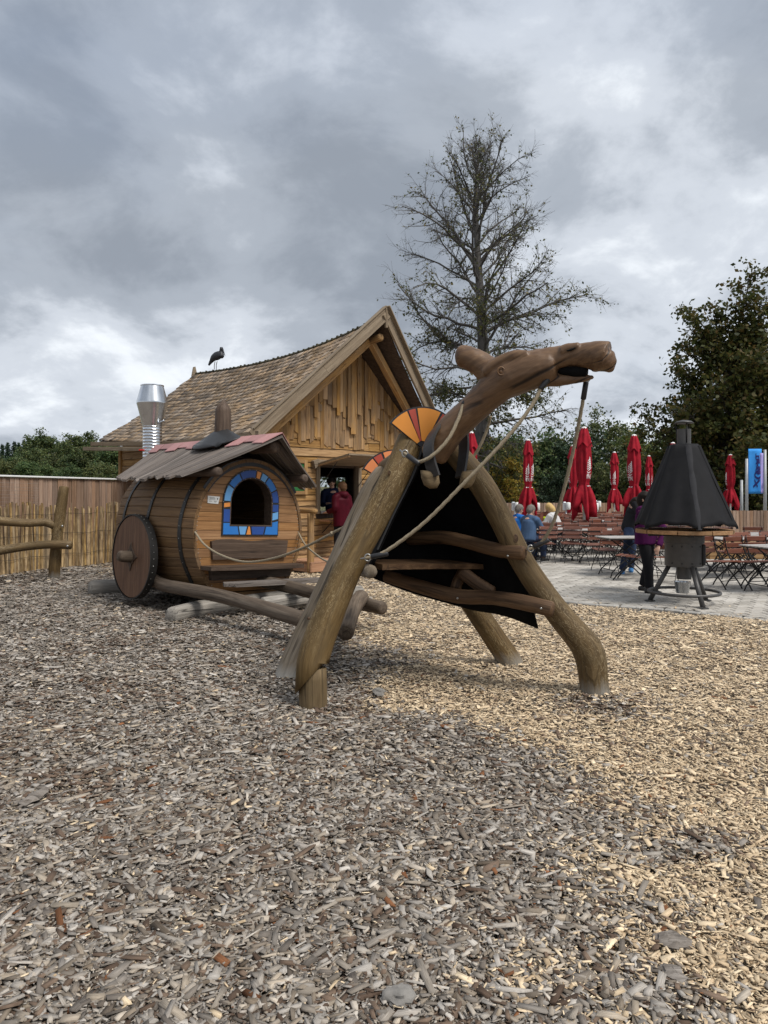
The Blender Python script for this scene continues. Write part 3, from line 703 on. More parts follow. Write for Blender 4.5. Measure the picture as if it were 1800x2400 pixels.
for a, b_, w, j, r in sh[300:]:
    m_ = inv @ sh_mat(a, b_, j) @ MX.Diagonal((w - .006, 1, 1, 1)); k = len(vs)
    vs += [tuple(m_ @ v) for v in sb.v]; fs += [tuple(k + i for i in f) for f in sb.f]; rr += [r] * 8
gcs = np.array([(x * .15 + r * 40, z, y) for r in rr[::8] for (x, y, z) in [(v.x, v.y, v.z) for v in sb.v]])
np_mesh('shingles', np.array(vs), np.array(fs), M['shingle_far'], roof, {'rnd': ('FLOAT', 'POINT', rr), 'gc': ('FLOAT_VECTOR', 'POINT', gcs)}, 'stuff')
# ridge course
M['moss'] = wood('moss', (.025, .023, .014), (.060, .055, .034), (.12, .105, .07), 30, .1, .95, .3, .4, .8)
nr = 44
for i in range(nr):
    b_ = (i + .5) / nr; p = ridge(b_); d = (ridge(min(1, b_ + .02)) - ridge(max(0, b_ - .02))).normalized(); sd_ = V((d.y, -d.x, 0)).normalized() * -1
    b = MB(); u = d.cross(sd_); u = u if u.z > 0 else -u
    m_ = MX(((d.x, sd_.x, u.x, p.x), (d.y, sd_.y, u.y, p.y), (d.z, sd_.z, u.z, p.z), (0, 0, 0, 1)))
    b.box((0, -.07, .01), (.162, .22, .045), m_ @ MX.Rotation(math.radians(38), 4, 'X') @ MX.Translation(V((0, 0, .03))))
    b.box((rs.uniform(-.04, .04), 0, .062 + rs.uniform(-.012, .008)), (.045, .04, .045), m_)
    b.build('ridge_shingle', M['moss'], roof, False, True)
# barge boards, eave boards
def plank_between(name, A, B, w, th, mat, upv, parent=house, off=0.0, bev=.006):
    A, B = V(A), V(B); d = (B - A); L = d.length; d.normalize(); u = (V(upv) - d * V(upv).dot(d)).normalized(); s_ = u.cross(d)
    m_ = MX(((d.x, s_.x, u.x, A.x), (d.y, s_.y, u.y, A.y), (d.z, s_.z, u.z, A.z), (0, 0, 0, 1)))
    b = MB(); b.box((L / 2, off, 0), (L, th, w), m_, bev); return b.build(name, mat, parent, False, True)
pk = ridge(0) + UP * .06 + NN * .05
for side in (-1, 1):
    e = HP(-.10 if side < 0 else HW_ + .10, .04, EZ - .12)
    mid = e.lerp(pk, .52)
    plank_between('barge_board', e, mid, .25, .05, M['barge'], UP); plank_between('barge_board', mid - NN * .003, pk + (pk - e).normalized() * .04, .25, .05, M['barge'], UP)
    plank_between('verge_strip', e + UP * .15, pk + UP * .16, .035, .16, M['barge'], UP, off=.03)
    # rafter tucked under the overhang
    plank_between('rafter', HP(.25 if side < 0 else HW_ - .25, -.22, EZ - .18), ridge(.055) - UP * .36, .15, .13, M['larch'], UP)
b = MB(); b.tube([ridge(.0) - UP * .42 - NN * .10, ridge(.3) - UP * .30], [.085, .085], 12, .2, 'round', .02, 3); b.build('ridge_log', M['larch'], house, True, True)
plank_between('finial', pk + UP * -.30 + G * .02, pk + UP * .13 + NN * .02, .07, .05, M['barge'], G)
for k, (dz, dn, w) in enumerate(((-.06, .02, .11), (-.19, -.10, .10))):
    A = HP(-.06 + dn, .18 - .05 * k, EZ + dz); m1 = HP(-.06 + dn, -3.2, EZ + dz - .03); B = HP(-.06 + dn, -BL - .5 - .12 * k, EZ + .18 + dz)
    plank_between('eave_board', A, m1, w, .12 if k else .05, M['barge'], UP); plank_between('eave_board', m1, B, w - .004, .12 if k else .05, M['barge'], UP)
b = MB(); bk = ridge(1.0); b.prism([(-.10, -.05), (.10, -.05), (.02, .26), (-.04, .24)], bk, V((Q, Q, 0)), UP, LB, .04, .02); b.build('finial', M['barge'], house, False, True)
# wall shell behind the cladding, with a serving hatch and a back window
WT = 2.78; S0, S1, BW = .42, HW_ - .42, 6.3
H0, H1, HZ0, HZ1 = 1.95, 3.08, 1.22, 2.18
def wallbox(name, s0, s1, n0, n1, z0, z1, mat, parent=house, bev=0):
    b = MB(); m_ = MX(((G.x, NN.x, 0, E0.x), (G.y, NN.y, 0, E0.y), (0, 0, 1, 0), (0, 0, 0, 1)))
    b.box(((s0 + s1) / 2, (n0 + n1) / 2, (z0 + z1) / 2), (s1 - s0, n1 - n0, z1 - z0), m_, bev); return b.build(name, mat, parent, False, True)
for a in ((S0, H0, 0, WT), (H1, S1, 0, WT), (H0, H1, 0, HZ0), (H0, H1, HZ1, WT)): wallbox('wall', a[0], a[1], SB - .12, SB - .04, a[2], a[3], M['dark_wood'])
wallbox('wall', S0, S0 + .08, SB - BW, SB - .13, 0, WT, M['dark_wood']); wallbox('wall', S1 - .08, S1, SB - 2.6, SB - .13, 0, WT, M['dark_wood'])
for a in ((S0 + .09, 3.9, 0, WT), (5.30, S1 - .09, 0, WT), (3.9, 5.30, 0, 1.0), (3.9, 5.30, 2.1, WT)): wallbox('wall', a[0], a[1], SB - 2.6, SB - 2.52, a[2], a[3], M['dark_wood'])
wallbox('floor', S0 + .09, S1 - .09, SB - 2.5, SB - .13, .16, .22, M['deck'])
wallbox('ceiling', S0 + .09, S1 - .09, SB - 6.2, SB - .13, 2.50, 2.56, M['dark_wood'])
def rake(s): return EZ + (PZ - EZ) * (1 - abs(s - HC) / HC) - .34
b = MB(); b.prism([(.42, WT - .04), (HW_ - .42, WT - .04), (HW_ - .42, rake(HW_ - .42)), (HC, rake(HC) + .04), (.42, rake(.42))], HP(0, SB - .12, 0), G, UP, NN, .06); b.build('gable_wall', M['dark_wood'], house, False, True)
# horizontal waney boards of the lower wall
z = .20; rw = random.Random(21)
def wboard(s0, s1, z0, h, out=0.0):
    b = MB(); vs = []; gs = []; n_ = max(2, int((s1 - s0) / .22)); th = .035
    for i in range(n_ + 1):
        s_ = s0 + (s1 - s0) * i / n_; e0 = .012 * mnoise.noise(V((s_ * 2.7, z0 * 9, 1))); e1 = .014 * mnoise.noise(V((s_ * 3.1, z0 * 9, 5)))
        for zz, nn in ((z0 + e0, 0), (z0 + e0, th + .012), (z0 + h * .5, th + .006), (z0 + h + e1, th - .008), (z0 + h + e1, 0)):
            vs.append(HP(s_, SB - .02 + nn + out, zz)); gs.append((zz, nn, s_))
    fs = [(i * 5 + k, (i + 1) * 5 + k, (i + 1) * 5 + k + 1, i * 5 + k + 1) for i in range(n_) for k in range(4)] + [(0, 1, 2, 3, 4), tuple(n_ * 5 + k for k in (4, 3, 2, 1, 0))]
    b.add(vs, fs, gs); return b.build('wall_board', M['larch_wall'], house, False, True)
while z < WT + .26:
    h = rw.uniform(.095, .15) if z < 2.2 else rw.uniform(.13, .19)
    spans = [(S0 + max(0, z + h - 2.80) * 1.05, S1 - max(0, z + h - 2.80) * 1.05)]
    if z + h > HZ0 - .05 and z < HZ1 + .04: spans = [(S0, H0 - .09), (H1 + .09, S1)]
    for s0, s1 in spans:
        s_ = s0
        while s_ < s1 - .05:
            e = min(s1, s_ + rw.uniform(1.1, 2.6)); e = s1 if s1 - e < .4 else e
            wboard(s_, e - .004, z, h - .008, rw.uniform(-.004, .008)); s_ = e
    z += h
# boards on the long left wall, seen under the eave at the far end
z = .2
while z < WT + .05:
    h = rw.uniform(.14, .2); b = MB(); b.prism([(-BW, z), (0, z), (0, z + h - .012), (-BW, z + h - .012)], HP(S0 - .02, SB, 0), NN, UP, -G, .03, rw.uniform(-.01, .005)); b.build('wall_board', M['larch_wall'], house, False, True); z += h
for n_ in (0.0, -BW + .06):
    wallbox('corner_post', S0 - .09, S0 + .05, SB + n_ - .08, SB + n_ + .05, .1, 2.74, M['larch'])
# ragged vertical gable boards, two layers
rg = random.Random(33)
def gboard(s_, w, ztop, zbot, out, jag):
    b = MB(); vs = []; gs = []; th = .026; seg = 4; L = ztop - zbot
    sl = rg.uniform(-jag, jag)
    for i in range(seg + 1):
        z_ = zbot + L * i / seg; e = rg.uniform(-.005, .005)
        for q, (x, y) in enumerate(((-w / 2, 0), (-w / 2, th), (w / 2, th), (w / 2, 0))):
            zz = z_ + (sl * (1 if x > 0 else -1) if i == 0 else 0)
            if i == seg: zz = min(rake(s_ + x) + .02, ztop + .2)
            vs.append(HP(s_ + x + e, SB + out + y, zz)); gs.append((x, y, zz))
    fs = [(i * 4 + k, i * 4 + (k + 1) % 4, (i + 1) * 4 + (k + 1) % 4, (i + 1) * 4 + k) for i in range(seg) for k in range(4)] + [(3, 2, 1, 0), tuple(seg * 4 + k for k in range(4))]
    b.add(vs, fs, gs); return b.build('gable_board', M['larch'], house, False, True)
s_ = .46
while s_ < HW_ - .46:
    w = rg.uniform(.085, .15); zt = rake(s_ + w / 2); zb = 2.74 + .12 * mnoise.noise(V((s_ * 1.3, 2.2, 0))) + rg.uniform(-.16, .12)
    if zt - zb > .08: gboard(s_ + w / 2, w - .006, zt, zb, 0.012 + rg.uniform(0, .012), rg.choice((.005, .01, .05)))
    s_ += w
s_ = .62
while s_ < HW_ - .6:
    w = rg.uniform(.075, .14); zt = rake(s_ + w / 2); c_ = 1 - abs(s_ - HC) / HC
    zb = 3.02 + 1.05 * c_ ** 1.1 * .58 + rg.uniform(-.26, .22) + .22 * mnoise.noise(V((s_ * 2.3, 7.2, 0)))
    if zt - zb > .12: gboard(s_ + w / 2, w - .006, zt, zb, .052 + rg.uniform(0, .022), rg.choice((.004, .01, .04)))
    if rg.random() < .45 and zb - 3.05 > .1:
        z2 = zb - rg.uniform(.02, .1); z3 = z2 - rg.uniform(.15, .5)
        b = MB(); b.prism([(-w * .42, 0), (w * .42, rg.uniform(-.05, .05)), (w * .45, z2 - z3), (-w * .4, z2 - z3 + rg.uniform(-.03, .03))], HP(s_ + w / 2, SB + .040, max(2.85, z3)), G, UP, NN, .024, 0, 1); b.build('gable_board', M['larch'], house, False, True)
    s_ += w
for s_, w, zb in ((HC + .10, .17, 2.95), (HC - .02, .12, 3.1), (HC + .27, .12, 3.4)):
    gboard(s_, w, rake(s_), zb, .085, .02)
# hatch: frame posts, sill, propped flap, counter shelf
wallbox('frame_post', H0 - .10, H0, SB - .10, SB + .07, HZ0 - .06, HZ1 + .06, M['barge'], bev=.006); wallbox('frame_post', H1, H1 + .10, SB - .10, SB + .07, HZ0 - .06, HZ1 + .06, M['barge'], bev=.006)
wallbox('lintel', H0 - .12, H1 + .12, SB - .10, SB + .08, HZ1 + .065, HZ1 + .16, M['barge'], bev=.006); 
sill = wallbox('sill', H0, H1, SB - .14, SB + .10, HZ0 - .055, HZ0, M['steel'], bev=.005)
fl = MB(); fl.prism([(0, 0), (1.30, 0), (1.30, 1.05), (0, 1.05)], HP(H0 - .12, SB + .09, HZ1 + .04), G, (NN * 1.0 + UP * .17).normalized(), UP, .035); hf = fl.build('hatch_flap', M['barge'], house, False, True)
RM[hf.name] = RM[house.name]
b = MB()
for q in (0.0, 1.25): b.prism([(0, 0), (.05, 0), (.05, 1.03), (0, 1.03)], HP(H0 - .12 + q, SB + .09, HZ1 + .04), G, (NN + UP * .17).normalized(), UP, .03, -.032)
b.build('flap_batten', M['larch'], hf, False, True)
for q in (.06, 1.16):
    b = MB(); b.tube([HP(H0 - .06 + q, SB + .08, HZ1 - .42), HP(H0 - .06 + q, SB + .62, HZ1 + .10)], .008, 6); b.build('gas_strut', M['black_metal'], hf, True, True)
wallbox('counter_shelf', H0 - .05, H1 + .1, SB + .09, SB + .42, 1.0, 1.035, M['deck'], bev=.005)
b = MB(); 
for q in (H0 + .06, H1 - .1): b.tube([HP(q, SB + .05, .74), HP(q, SB + .38, .99)], .010, 6)
b.build('shelf_bracket', M['black_metal'], house, True, True)
# interior: back window frame and panes, hanging cupboard
wallbox('window_frame', 3.9, 5.3, SB - 2.51, SB - 2.46, 2.04, 2.11, M['barge']); wallbox('window_frame', 4.55, 4.61, SB - 2.51, SB - 2.46, 1.0, 2.04, M['barge'])
cupb = wallbox('wall_cupboard', H0 - .05, H0 + .34, SB - .75, SB - .35, 1.72, 2.16, M['black_trim'])
wallbox('worktop', H0 - .2, H1 + .2, SB - .62, SB - .15, 1.10, 1.14, M['steel'])
def glassmat():
    m, t, b = newmat('window_glass'); b.inputs['Base Color'].default_value = (.85, .9, .88, 1); b.inputs['Roughness'].default_value = .02
    b.inputs['Transmission Weight'].default_value = 1; b.inputs['IOR'].default_value = 1.45; return m
M['glass'] = glassmat()
wallbox('window_pane', 3.9, 4.55, SB - 2.50, SB - 2.49, 1.0, 2.04, M['glass']); wallbox('window_pane', 4.61, 5.3, SB - 2.50, SB - 2.49, 1.0, 2.04, M['glass'])
# the little timber lean-to post bracket left of the hatch
b = MB(); b.prism([(0, 0), (.16, .05), (.12, -.10), (.05, -.16)], HP(H0 - .24, SB + .03, HZ1 + .12), G, UP, NN, .10); b.build('bracket', M['barge'], house, False, True)
# green notice board on the wall
sg = thing('notice_board', 'green notice board in a wooden frame on the house wall', 'sign', HP(1.3, SB + .04, 1.55))
RM['nb'] = RM[sg.name]
def sgbox(name, s0, s1, z0, z1, n0, n1, mat): return wallbox(name, s0, s1, SB + n0, SB + n1, z0, z1, mat, sg, .003)
sgbox('panel', 1.02, 1.50, 1.66, 2.24, .04, .06, M['sign_green'])
for a in ((.94, 1.02, 1.58, 2.32), (1.50, 1.585, 1.58, 2.32), (1.022, 1.498, 1.58, 1.655), (1.022, 1.498, 2.245, 2.32)): sgbox('frame', *a, .03, .085, M['larch_wall'])
b = MB()
for q, (zz, w, h) in enumerate(((1.975, .11, .014), (1.95, .04, .012), (1.925, .16, .020), (1.89, .05, .012), (1.855, .12, .014))):
    x0 = 1.24 + .015 * q
    for j in range(int(w / .022)): b.prism([(0, 0), (.014, 0), (.014, h), (0, h)], HP(x0 + j * .022, SB + .0615, zz), G, UP, NN, .002)
b.build('lettering', M['white'], sg, False, True)
# white meter box on the far part of the long wall
o = MB(); o.box((0, 0, 0), (.5, .2, .4), bev=.015); mb_ = o.build('meter_box', M['white']); mb_.location = HP(S0 - .42, -2.6, 2.47); mb_.rotation_euler = (0, 0, math.radians(-45))
tag(mb_, 'white box on the house wall under the eave behind wagon roof', 'box')
# deck with rail in front of the hatch
dk = thing('deck', 'small reddish wooden deck with a log handrail in front of the hatch', 'deck', HP(1.0, .45, 0))
for i in range(9):
    n0 = SB + .06 + i * .098; wallbox('deck_plank', .98 + .01 * (i % 2), 4.6, n0, n0 + .092, .20, .228, M['deck'], dk, .003)
wallbox('fascia', 1.0, 4.6, .46, .485, .03, .195, M['deck'], dk); wallbox('fascia', .975, .998, SB + .06, .48, .03, .195, M['deck'], dk)
b = MB(); b.tube([HP(1.03, .40, .0), HP(1.04, .40, .6), HP(1.03, .41, 1.21)], [.075, .07, .068], 10, .12, True, .05, 9); b.build('rail_post', M['larch'], dk, True, True)
b = MB(); b.tube([HP(1.02, SB + .05, 1.27), HP(1.03, 0, 1.26), HP(1.03, .58, 1.25)], [.048, .05, .052], 10, .12, True, .05, 10); b.build('handrail', M['larch'], dk, True, True)
# black stork on the ridge
stork = thing('stork_figure', 'black stork figure standing on the back end of the house ridge', 'statue', ridge(.86) + UP * .10)
sp0 = ridge(.86) + UP * .10
M['stork'] = plain('stork', (.022, .023, .027), .5, 0, .25, 20, .2)
sx = V((.94, -.34, 0)).normalized(); sk_ = 1 / 88.0 / 16.59 * 20 * .0 + .00078
def SP(zx, zy): return sp0 + sx * ((zx - 715) * sk_) + UP * ((1130 - zy) * sk_)
b = MB(); b.tube([SP(455, 985), SP(540, 840), SP(640, 725), SP(760, 665), SP(880, 640), SP(975, 680), SP(1010, 730)], [.010, .058, .100, .125, .122, .092, .045], 12, .03, 'round', 0, flat=(.72, 1.0)); b.build('body', M['stork'], stork, True, True)
b = MB(); b.tube([SP(960, 690), SP(955, 600), SP(945, 510), SP(960, 440), SP(975, 400), SP(1000, 400)], [.085, .070, .046, .048, .058, .040], 10, .03, 'round'); b.build('neck_and_head', M['stork'], stork, True, True)
b = MB(); b.tube([SP(1010, 420), SP(1060, 540), SP(1122, 680)], [.028, .019, .005], 8, None); b.build('beak', M['stork'], stork, True, True)
b = MB(); b.tube([SP(425, 965), SP(500, 870), SP(560, 790)], [.02, .05, .06], 8, .04, 'round', flat=(.5, 1)); b.build('tail', M['stork'], stork, True, True)
M['stork_leg'] = plain('stork_leg', (.10, .06, .05), .6)
for dx in (0, 85):
    b = MB(); b.tube([SP(705 + dx, 850), SP(668 + dx, 985), SP(672 + dx, 1140)], [.010, .010, .008], 6); b.build('leg', M['stork_leg'], stork, True, True)
# galvanised flue beside the house
fl0 = at(357, 1157, 12.9); fl0.z = 0
flue = thing('flue_pipe', 'galvanised metal flue pipe with a bulging cowl behind the barrel wagon', 'chimney', fl0)
def fz(y): return 1.6 - (y - HZ) / F * 12.9
pr_ = [(.165, 0)]
zz = .2
while zz < fz(1000): pr_ += [(.165, zz), (.172, zz + .012), (.165, zz + .024)]; zz += .055 if zz > 1.9 else .4
b = MB(); b.lathe(pr_ + [(.165, fz(998))], 28); sharp(b.build('pipe', M['galv'], flue))
b = MB(); b.lathe([(.166, fz(1000)), (.175, fz(996)), (.275, fz(947)), (.279, fz(945)), (.275, fz(943)), (.200, fz(906)), (.206, fz(905)), (.205, fz(903)), (.19, fz(904)), (.16, fz(940))], 32, None, False); sharp(b.build('cowl', M['galv'], flue))
b = MB(); b.tube([(.15, -.12, fz(993)), (.26, -.15, fz(988))], .02, 8, None, 'round'); b.build('bracket', M['galv'], flue, True)
M['red_paint'] = plain('red_paint', (.42, .015, .01), .5)
b = MB(); b.box((-.14, -.16, fz(1056)), (.10, .03, .03), bev=.006); b.build('clip', M['red_paint'], flue)
# ---------------------------------------------------------------- barrel wagon (local x across the face, y backwards, z up)
WO = V((-1.885, 9.8, 0))
wag = thing('barrel_wagon', 'play wagon made of a big wooden barrel with plank roof and disc wheels', 'play wagon', WO, math.radians(45), None, math.radians(2.5))
OUTL = [(-.60, .250), (-.745, .515), (-.83, .70), (-.878, .90), (-.892, 1.10), (-.866, 1.30), (-.795, 1.52), (-.665, 1.73), (-.44, 1.945), (-.22, 2.045), (0, 2.08), (.22, 2.045), (.44, 1.945), (.665, 1.73), (.795, 1.52), (.866, 1.30), (.892, 1.10), (.878, .90), (.83, .70), (.745, .515), (.60, .250)]
def half(z):
    zs = [p[1] for p in OUTL[:11]]; xs = [-p[0] for p in OUTL[:11]]; return float(np.interp(z, zs, xs))
BLn = 2.25
def bulge(y): return 1 + .075 * math.sin(math.pi * min(1, max(0, y / BLn)))
# outline resampled into staves
pts_, _ = catmull([V((x, 0, z)) for x, z in OUTL], [1] * len(OUTL), .02)
acc = [0]
for a, b in zip(pts_[:-1], pts_[1:]): acc.append(acc[-1] + (b - a).length)
def outl(u):
    s = u * acc[-1]; i = min(len(acc) - 2, max(0, int(np.searchsorted(acc, s)) - 1)); f = (s - acc[i]) / max(1e-6, acc[i + 1] - acc[i]); p = pts_[i].lerp(pts_[i + 1], f); return p
CZ = 1.15
NS = 36; r_ = random.Random(3)
for k in range(NS):
    b = MB(); vs = []; gs = []; ny = 8; inset = r_.uniform(-.002, .004)
    for j in range(ny + 1):
        y = -.015 + (BLn + .03) * j / ny; s_ = bulge(y)
        for (u, rin) in (((k + .018) / NS, 1), ((k + .10) / NS, 0), ((k + .90) / NS, 0), ((k + .982) / NS, 1), ((k + .982) / NS, 2), ((k + .018) / NS, 2)):
            p = outl(u); q = V((p.x, 0, p.z - CZ)); q = q * s_ * (1 + inset); q = q * (1 - (.007, 0, 0)[0] * (rin == 1) - .05 * (rin == 2))
            vs.append((q.x, y, q.z + CZ)); gs.append((u * 5, rin * .02, y))
    fs = [(j * 6 + i, j * 6 + (i + 1) % 6, (j + 1) * 6 + (i + 1) % 6, (j + 1) * 6 + i) for j in range(ny) for i in range(6)] + [tuple(range(6)), tuple(ny * 6 + i for i in (5, 4, 3, 2, 1, 0))]
    b.add(vs, fs, gs); b.build('stave', M['stave'], wag)
b = MB(); b.prism([(x * .93, z) for x, z in OUTL], (0, BLn - .05, 0), (1, 0, 0), (0, 0, 1), (0, 1, 0), .04); b.build('back_wall', M['stave'], wag)
b = MB(); b.prism([(-.585, .20), (.585, .20), (.585, .25), (-.585, .25)], (0, .01, 0), (1, 0, 0), (0, 0, 1), (0, 1, 0), BLn - .02); b.build('floor', M['stave'], wag)
for y in (.28, 1.12, 1.95):
    b = MB(); n = 60; vs = []; gs = []
    for i in range(n + 1):
        p = outl(i / n)
        for yy, off in ((y - .035, 1.004), (y - .035, 1.016), (y + .035, 1.016), (y + .035, 1.004)):
            s_ = bulge(yy) * off; vs.append((p.x * s_, yy, (p.z - CZ) * s_ + CZ)); gs.append((yy, off, i / n))
    fs = [(i * 4 + k, i * 4 + (k + 1) % 4, (i + 1) * 4 + (k + 1) % 4, (i + 1) * 4 + k) for i in range(n) for k in range(4)]
    b.add(vs, fs, gs); hp = b.build('hoop', M['hoop'], wag)
    b = MB()
    for i in range(2, 58, 2):
        p = outl(i / 60); s_ = bulge(y) * 1.018; nx = V((p.x, 0, p.z - CZ)).normalized()
        b.lathe([(.006, 0), (.006, .003), (.003, .005)], 6, MX.Translation(V((p.x * s_, y, (p.z - CZ) * s_ + CZ))) @ nx.to_track_quat('Z', 'Y').to_matrix().to_4x4())
    o = b.build('rivets', M['shackle'], hp); o['kind'] = 'stuff'
# front face of horizontal planks with an arched window
WZ0, WZS, WR = 1.09, 1.475, .40
def hole(z):
    if z < WZ0 + .002: return 0
    if z < WZS: return WR
    d = z - WZS; return math.sqrt(max(0, WR * WR - d * d)) if d < WR else 0
z = .262; fr = random.Random(6)
while z < 2.05:
    h = min(fr.uniform(.105, .135), 2.065 - z)
    if z < WZ0 - .01 and z + h > WZ0 - .05: h = WZ0 - z
    zz = [z + h * i / 4 for i in range(5)]; hl = [half(q) * .985 for q in zz]; hh = max(hole(q) for q in zz)
    parts = []
    if hh > .02:
        parts = [([(-a, q) for a, q in zip(hl, zz)], [(-max(hole(q), hh * .8 if z < WZS else hole(q)), q) for q in zz]), ([(max(hole(q), 0), q) for q in zz], [(a, q) for a, q in zip(hl, zz)])]
    else: parts = [([(-a, q) for a, q in zip(hl, zz)], [(a, q) for a, q in zip(hl, zz)])]
    for l_, rr_ in parts:
        poly = [(x, q) for x, q in rr_] + [(x, q) for x, q in reversed(l_)]
        poly = [(x, min(max(q, z + .003), z + h - .003)) for x, q in poly]
        b = MB(); b.prism(poly, (0, 0, 0), (1, 0, 0), (0, 0, 1), (0, -1, 0), .03, -.03 + fr.uniform(-.002, .002)); b.build('face_plank', M['face_plank'], wag)
    z += h
b = MB()
for sgn in (-1, 1):
    z = .31
    while z < 1.95:
        for dz in (0, .05): b.lathe([(.007, 0), (.006, .003), (.002, .005)], 6, MX.Translation(V((sgn * (half(z) - .055), -.001, z + dz))) @ MX.Rotation(math.radians(90), 4, 'X'))
        z += .12
o = b.build('screws', M['shackle'], wag); o['kind'] = 'stuff'
# dark edging along the top of the face
b = MB(); n = 26; vs = []
for i in range(n + 1):
    a = math.radians(148 - 116 * i / n); 
    for rr_, yy in ((.80, -.004), (.80, -.012), (.90, -.012), (.90, -.004)): vs.append((rr_ * math.cos(a) * 1.01, yy, 1.165 + rr_ * math.sin(a) * 1.02))
b.add(vs, [(i * 4 + k, i * 4 + (k + 1) % 4, (i + 1) * 4 + (k + 1) % 4, (i + 1) * 4 + k) for i in range(n) for k in range(4)]); b.build('edging', M['black_trim'], wag)
# window: black surround, coloured tiles, inner reveal
def arch(w, z0, zs, n=16): return [(-w, z0), (w, z0)] + [(w * math.cos(math.pi * i / n), zs + w * math.sin(math.pi * i / n)) for i in range(n + 1)]
def ring(b, w0, z0, w1, z1, zs, y0, th):
    A, B = arch(w0, z0, zs), arch(w1, z1, zs); n = len(A); vs = [(x, y, z) for y in (y0, y0 - th) for P in (A, B) for x, z in P]; fs = []
    for i in range(n):
        j = (i + 1) % n
        fs += [(2 * n + i, 2 * n + j, 3 * n + j, 3 * n + i), (i, n + i, n + j, j), (i, j, 2 * n + j, 2 * n + i), (n + i, 3 * n + i, 3 * n + j, n + j)]
    b.add(vs, fs); return b
win = ring(MB(), .335, 1.165, .465, 1.018, WZS, -.002, .014).build('window', M['black_trim'], wag)
tiles = []
def seg_tile(P, m): b = MB(); b.prism(P, (0, 0, 0), (1, 0, 0), (0, 0, 1), (0, -1, 0), .006, .0162); b.build('tile', M[m], win)
def arc_tile(a0, a1, m):
    P = [(.352 * math.cos(math.radians(a)), WZS + .352 * math.sin(math.radians(a))) for a in np.linspace(a0, a1, 6)] + [(.447 * math.cos(math.radians(a)), WZS + .447 * math.sin(math.radians(a))) for a in np.linspace(a1, a0, 6)]
    seg_tile(P, m)
for a0, a1, m in ((2, 24, 'blue_dark'), (27, 53, 'blue_mid'), (56, 69, 'blue_light'), (72, 81, 'tile_orange'), (84, 118, 'blue_dark'), (121, 147, 'blue_mid'), (150, 178, 'blue_light')): arc_tile(a0, a1, m)
def vt(x0, x1, z0, z1, m, sk=0): seg_tile([(x0, z0), (x1, z0 + sk), (x1, z1 + sk), (x0, z1)] if x0 < x1 else [(x1, z0), (x0, z0 + sk), (x0, z1 + sk), (x1, z1)], m)
vt(-.447, -.352, 1.40, 1.455, 'tile_orange', .012); vt(-.447, -.352, 1.205, 1.375, 'blue_dark', .0); vt(.352, .447, 1.36, 1.46, 'blue_dark'); vt(.352, .447, 1.235, 1.335, 'blue_light', .025)
seg_tile([(-.447, 1.036), (-.20, 1.036), (-.225, 1.145), (-.352, 1.145), (-.352, 1.19), (-.447, 1.19)], 'blue_mid')
seg_tile([(-.178, 1.036), (-.10, 1.036), (-.072, 1.145), (-.203, 1.145)], 'blue_light'); seg_tile([(-.076, 1.036), (-.004, 1.036), (-.024, 1.145), (-.048, 1.145)], 'tile_orange')
seg_tile([(.02, 1.036), (.20, 1.036), (.225, 1.145), (-.0, 1.145)], 'blue_dark'); seg_tile([(.225, 1.036), (.447, 1.036), (.447, 1.225), (.352, 1.205), (.352, 1.145), (.25, 1.145)], 'blue_mid')
ring(MB(), .333, 1.167, .350, 1.150, WZS, .16, .178).build('reveal', M['dark_wood'], win)
b = MB()
for i in range(14):
    a = math.pi * i / 13
    for rr_ in (.343, .456): b.lathe([(.005, 0), (.005, .003), (.002, .004)], 6, MX.Translation(V((rr_ * math.cos(a), -.0165, WZS + rr_ * math.sin(a)))) @ MX.Rotation(math.radians(90), 4, 'X'))
o = b.build('screws', M['shackle'], win); o['kind'] = 'stuff'
# maker's plate
b = MB(); b.prism([(-.69, 1.448), (-.53, 1.440), (-.508, 1.538), (-.69, 1.545)], (0, 0, 0), (1, 0, 0), (0, 0, 1), (0, -1, 0), .006, .001); plt = b.build('plate', M['grey_plate'], wag)
b = MB()
for x0, x1, z in ((-.672, -.58, 1.522), (-.655, -.57, 1.510), (-.672, -.572, 1.498), (-.670, -.615, 1.470), (-.598, -.545, 1.474), (-.592, -.552, 1.462)):
    for j in range(int((x1 - x0) / .008)): b.prism([(0, 0), (.0055, 0), (.0055, .006), (0, .006)], (x0 + j * .008, -.0075, z), (1, 0, 0), (0, 0, 1), (0, -1, 0), .001)
b.prism([(-.008, .012), (.010, .012), (.008, -.008), (.002, -.016), (-.006, -.008)], (-.545, -.0075, 1.508), (1, 0, 0), (0, 0, 1), (0, -1, 0), .001); b.build('lettering', M['print'], plt)
# bench
b = MB(); b.prism([(-.60, .70), (.595, .712), (.622, .955), (.30, .962), (.0, .945), (-.30, .975), (-.48, .972), (-.63, .945)], (0, 0, 0), (1, 0, 0), (0, 0, 1), (0, -1, 0), .045, .002); b.build('backrest', M['dark_wood'], wag)
b = MB(); b.prism([(-.77, -.005), (.80, -.005), (.74, -.29), (.1, -.315), (-.50, -.30), (-.74, -.24)], (0, 0, .575), (1, 0, 0), (0, 1, 0), (0, 0, 1), .05); b.build('bench_seat', M['dark_wood'], wag)
b = MB(); b.prism([(-.62, .43), (.66, .44), (.68, .57), (-.64, .57)], (0, 0, 0), (1, 0, 0), (0, 0, 1), (0, -1, 0), .06, .002); b.build('bench_support', M['dark_wood'], wag)
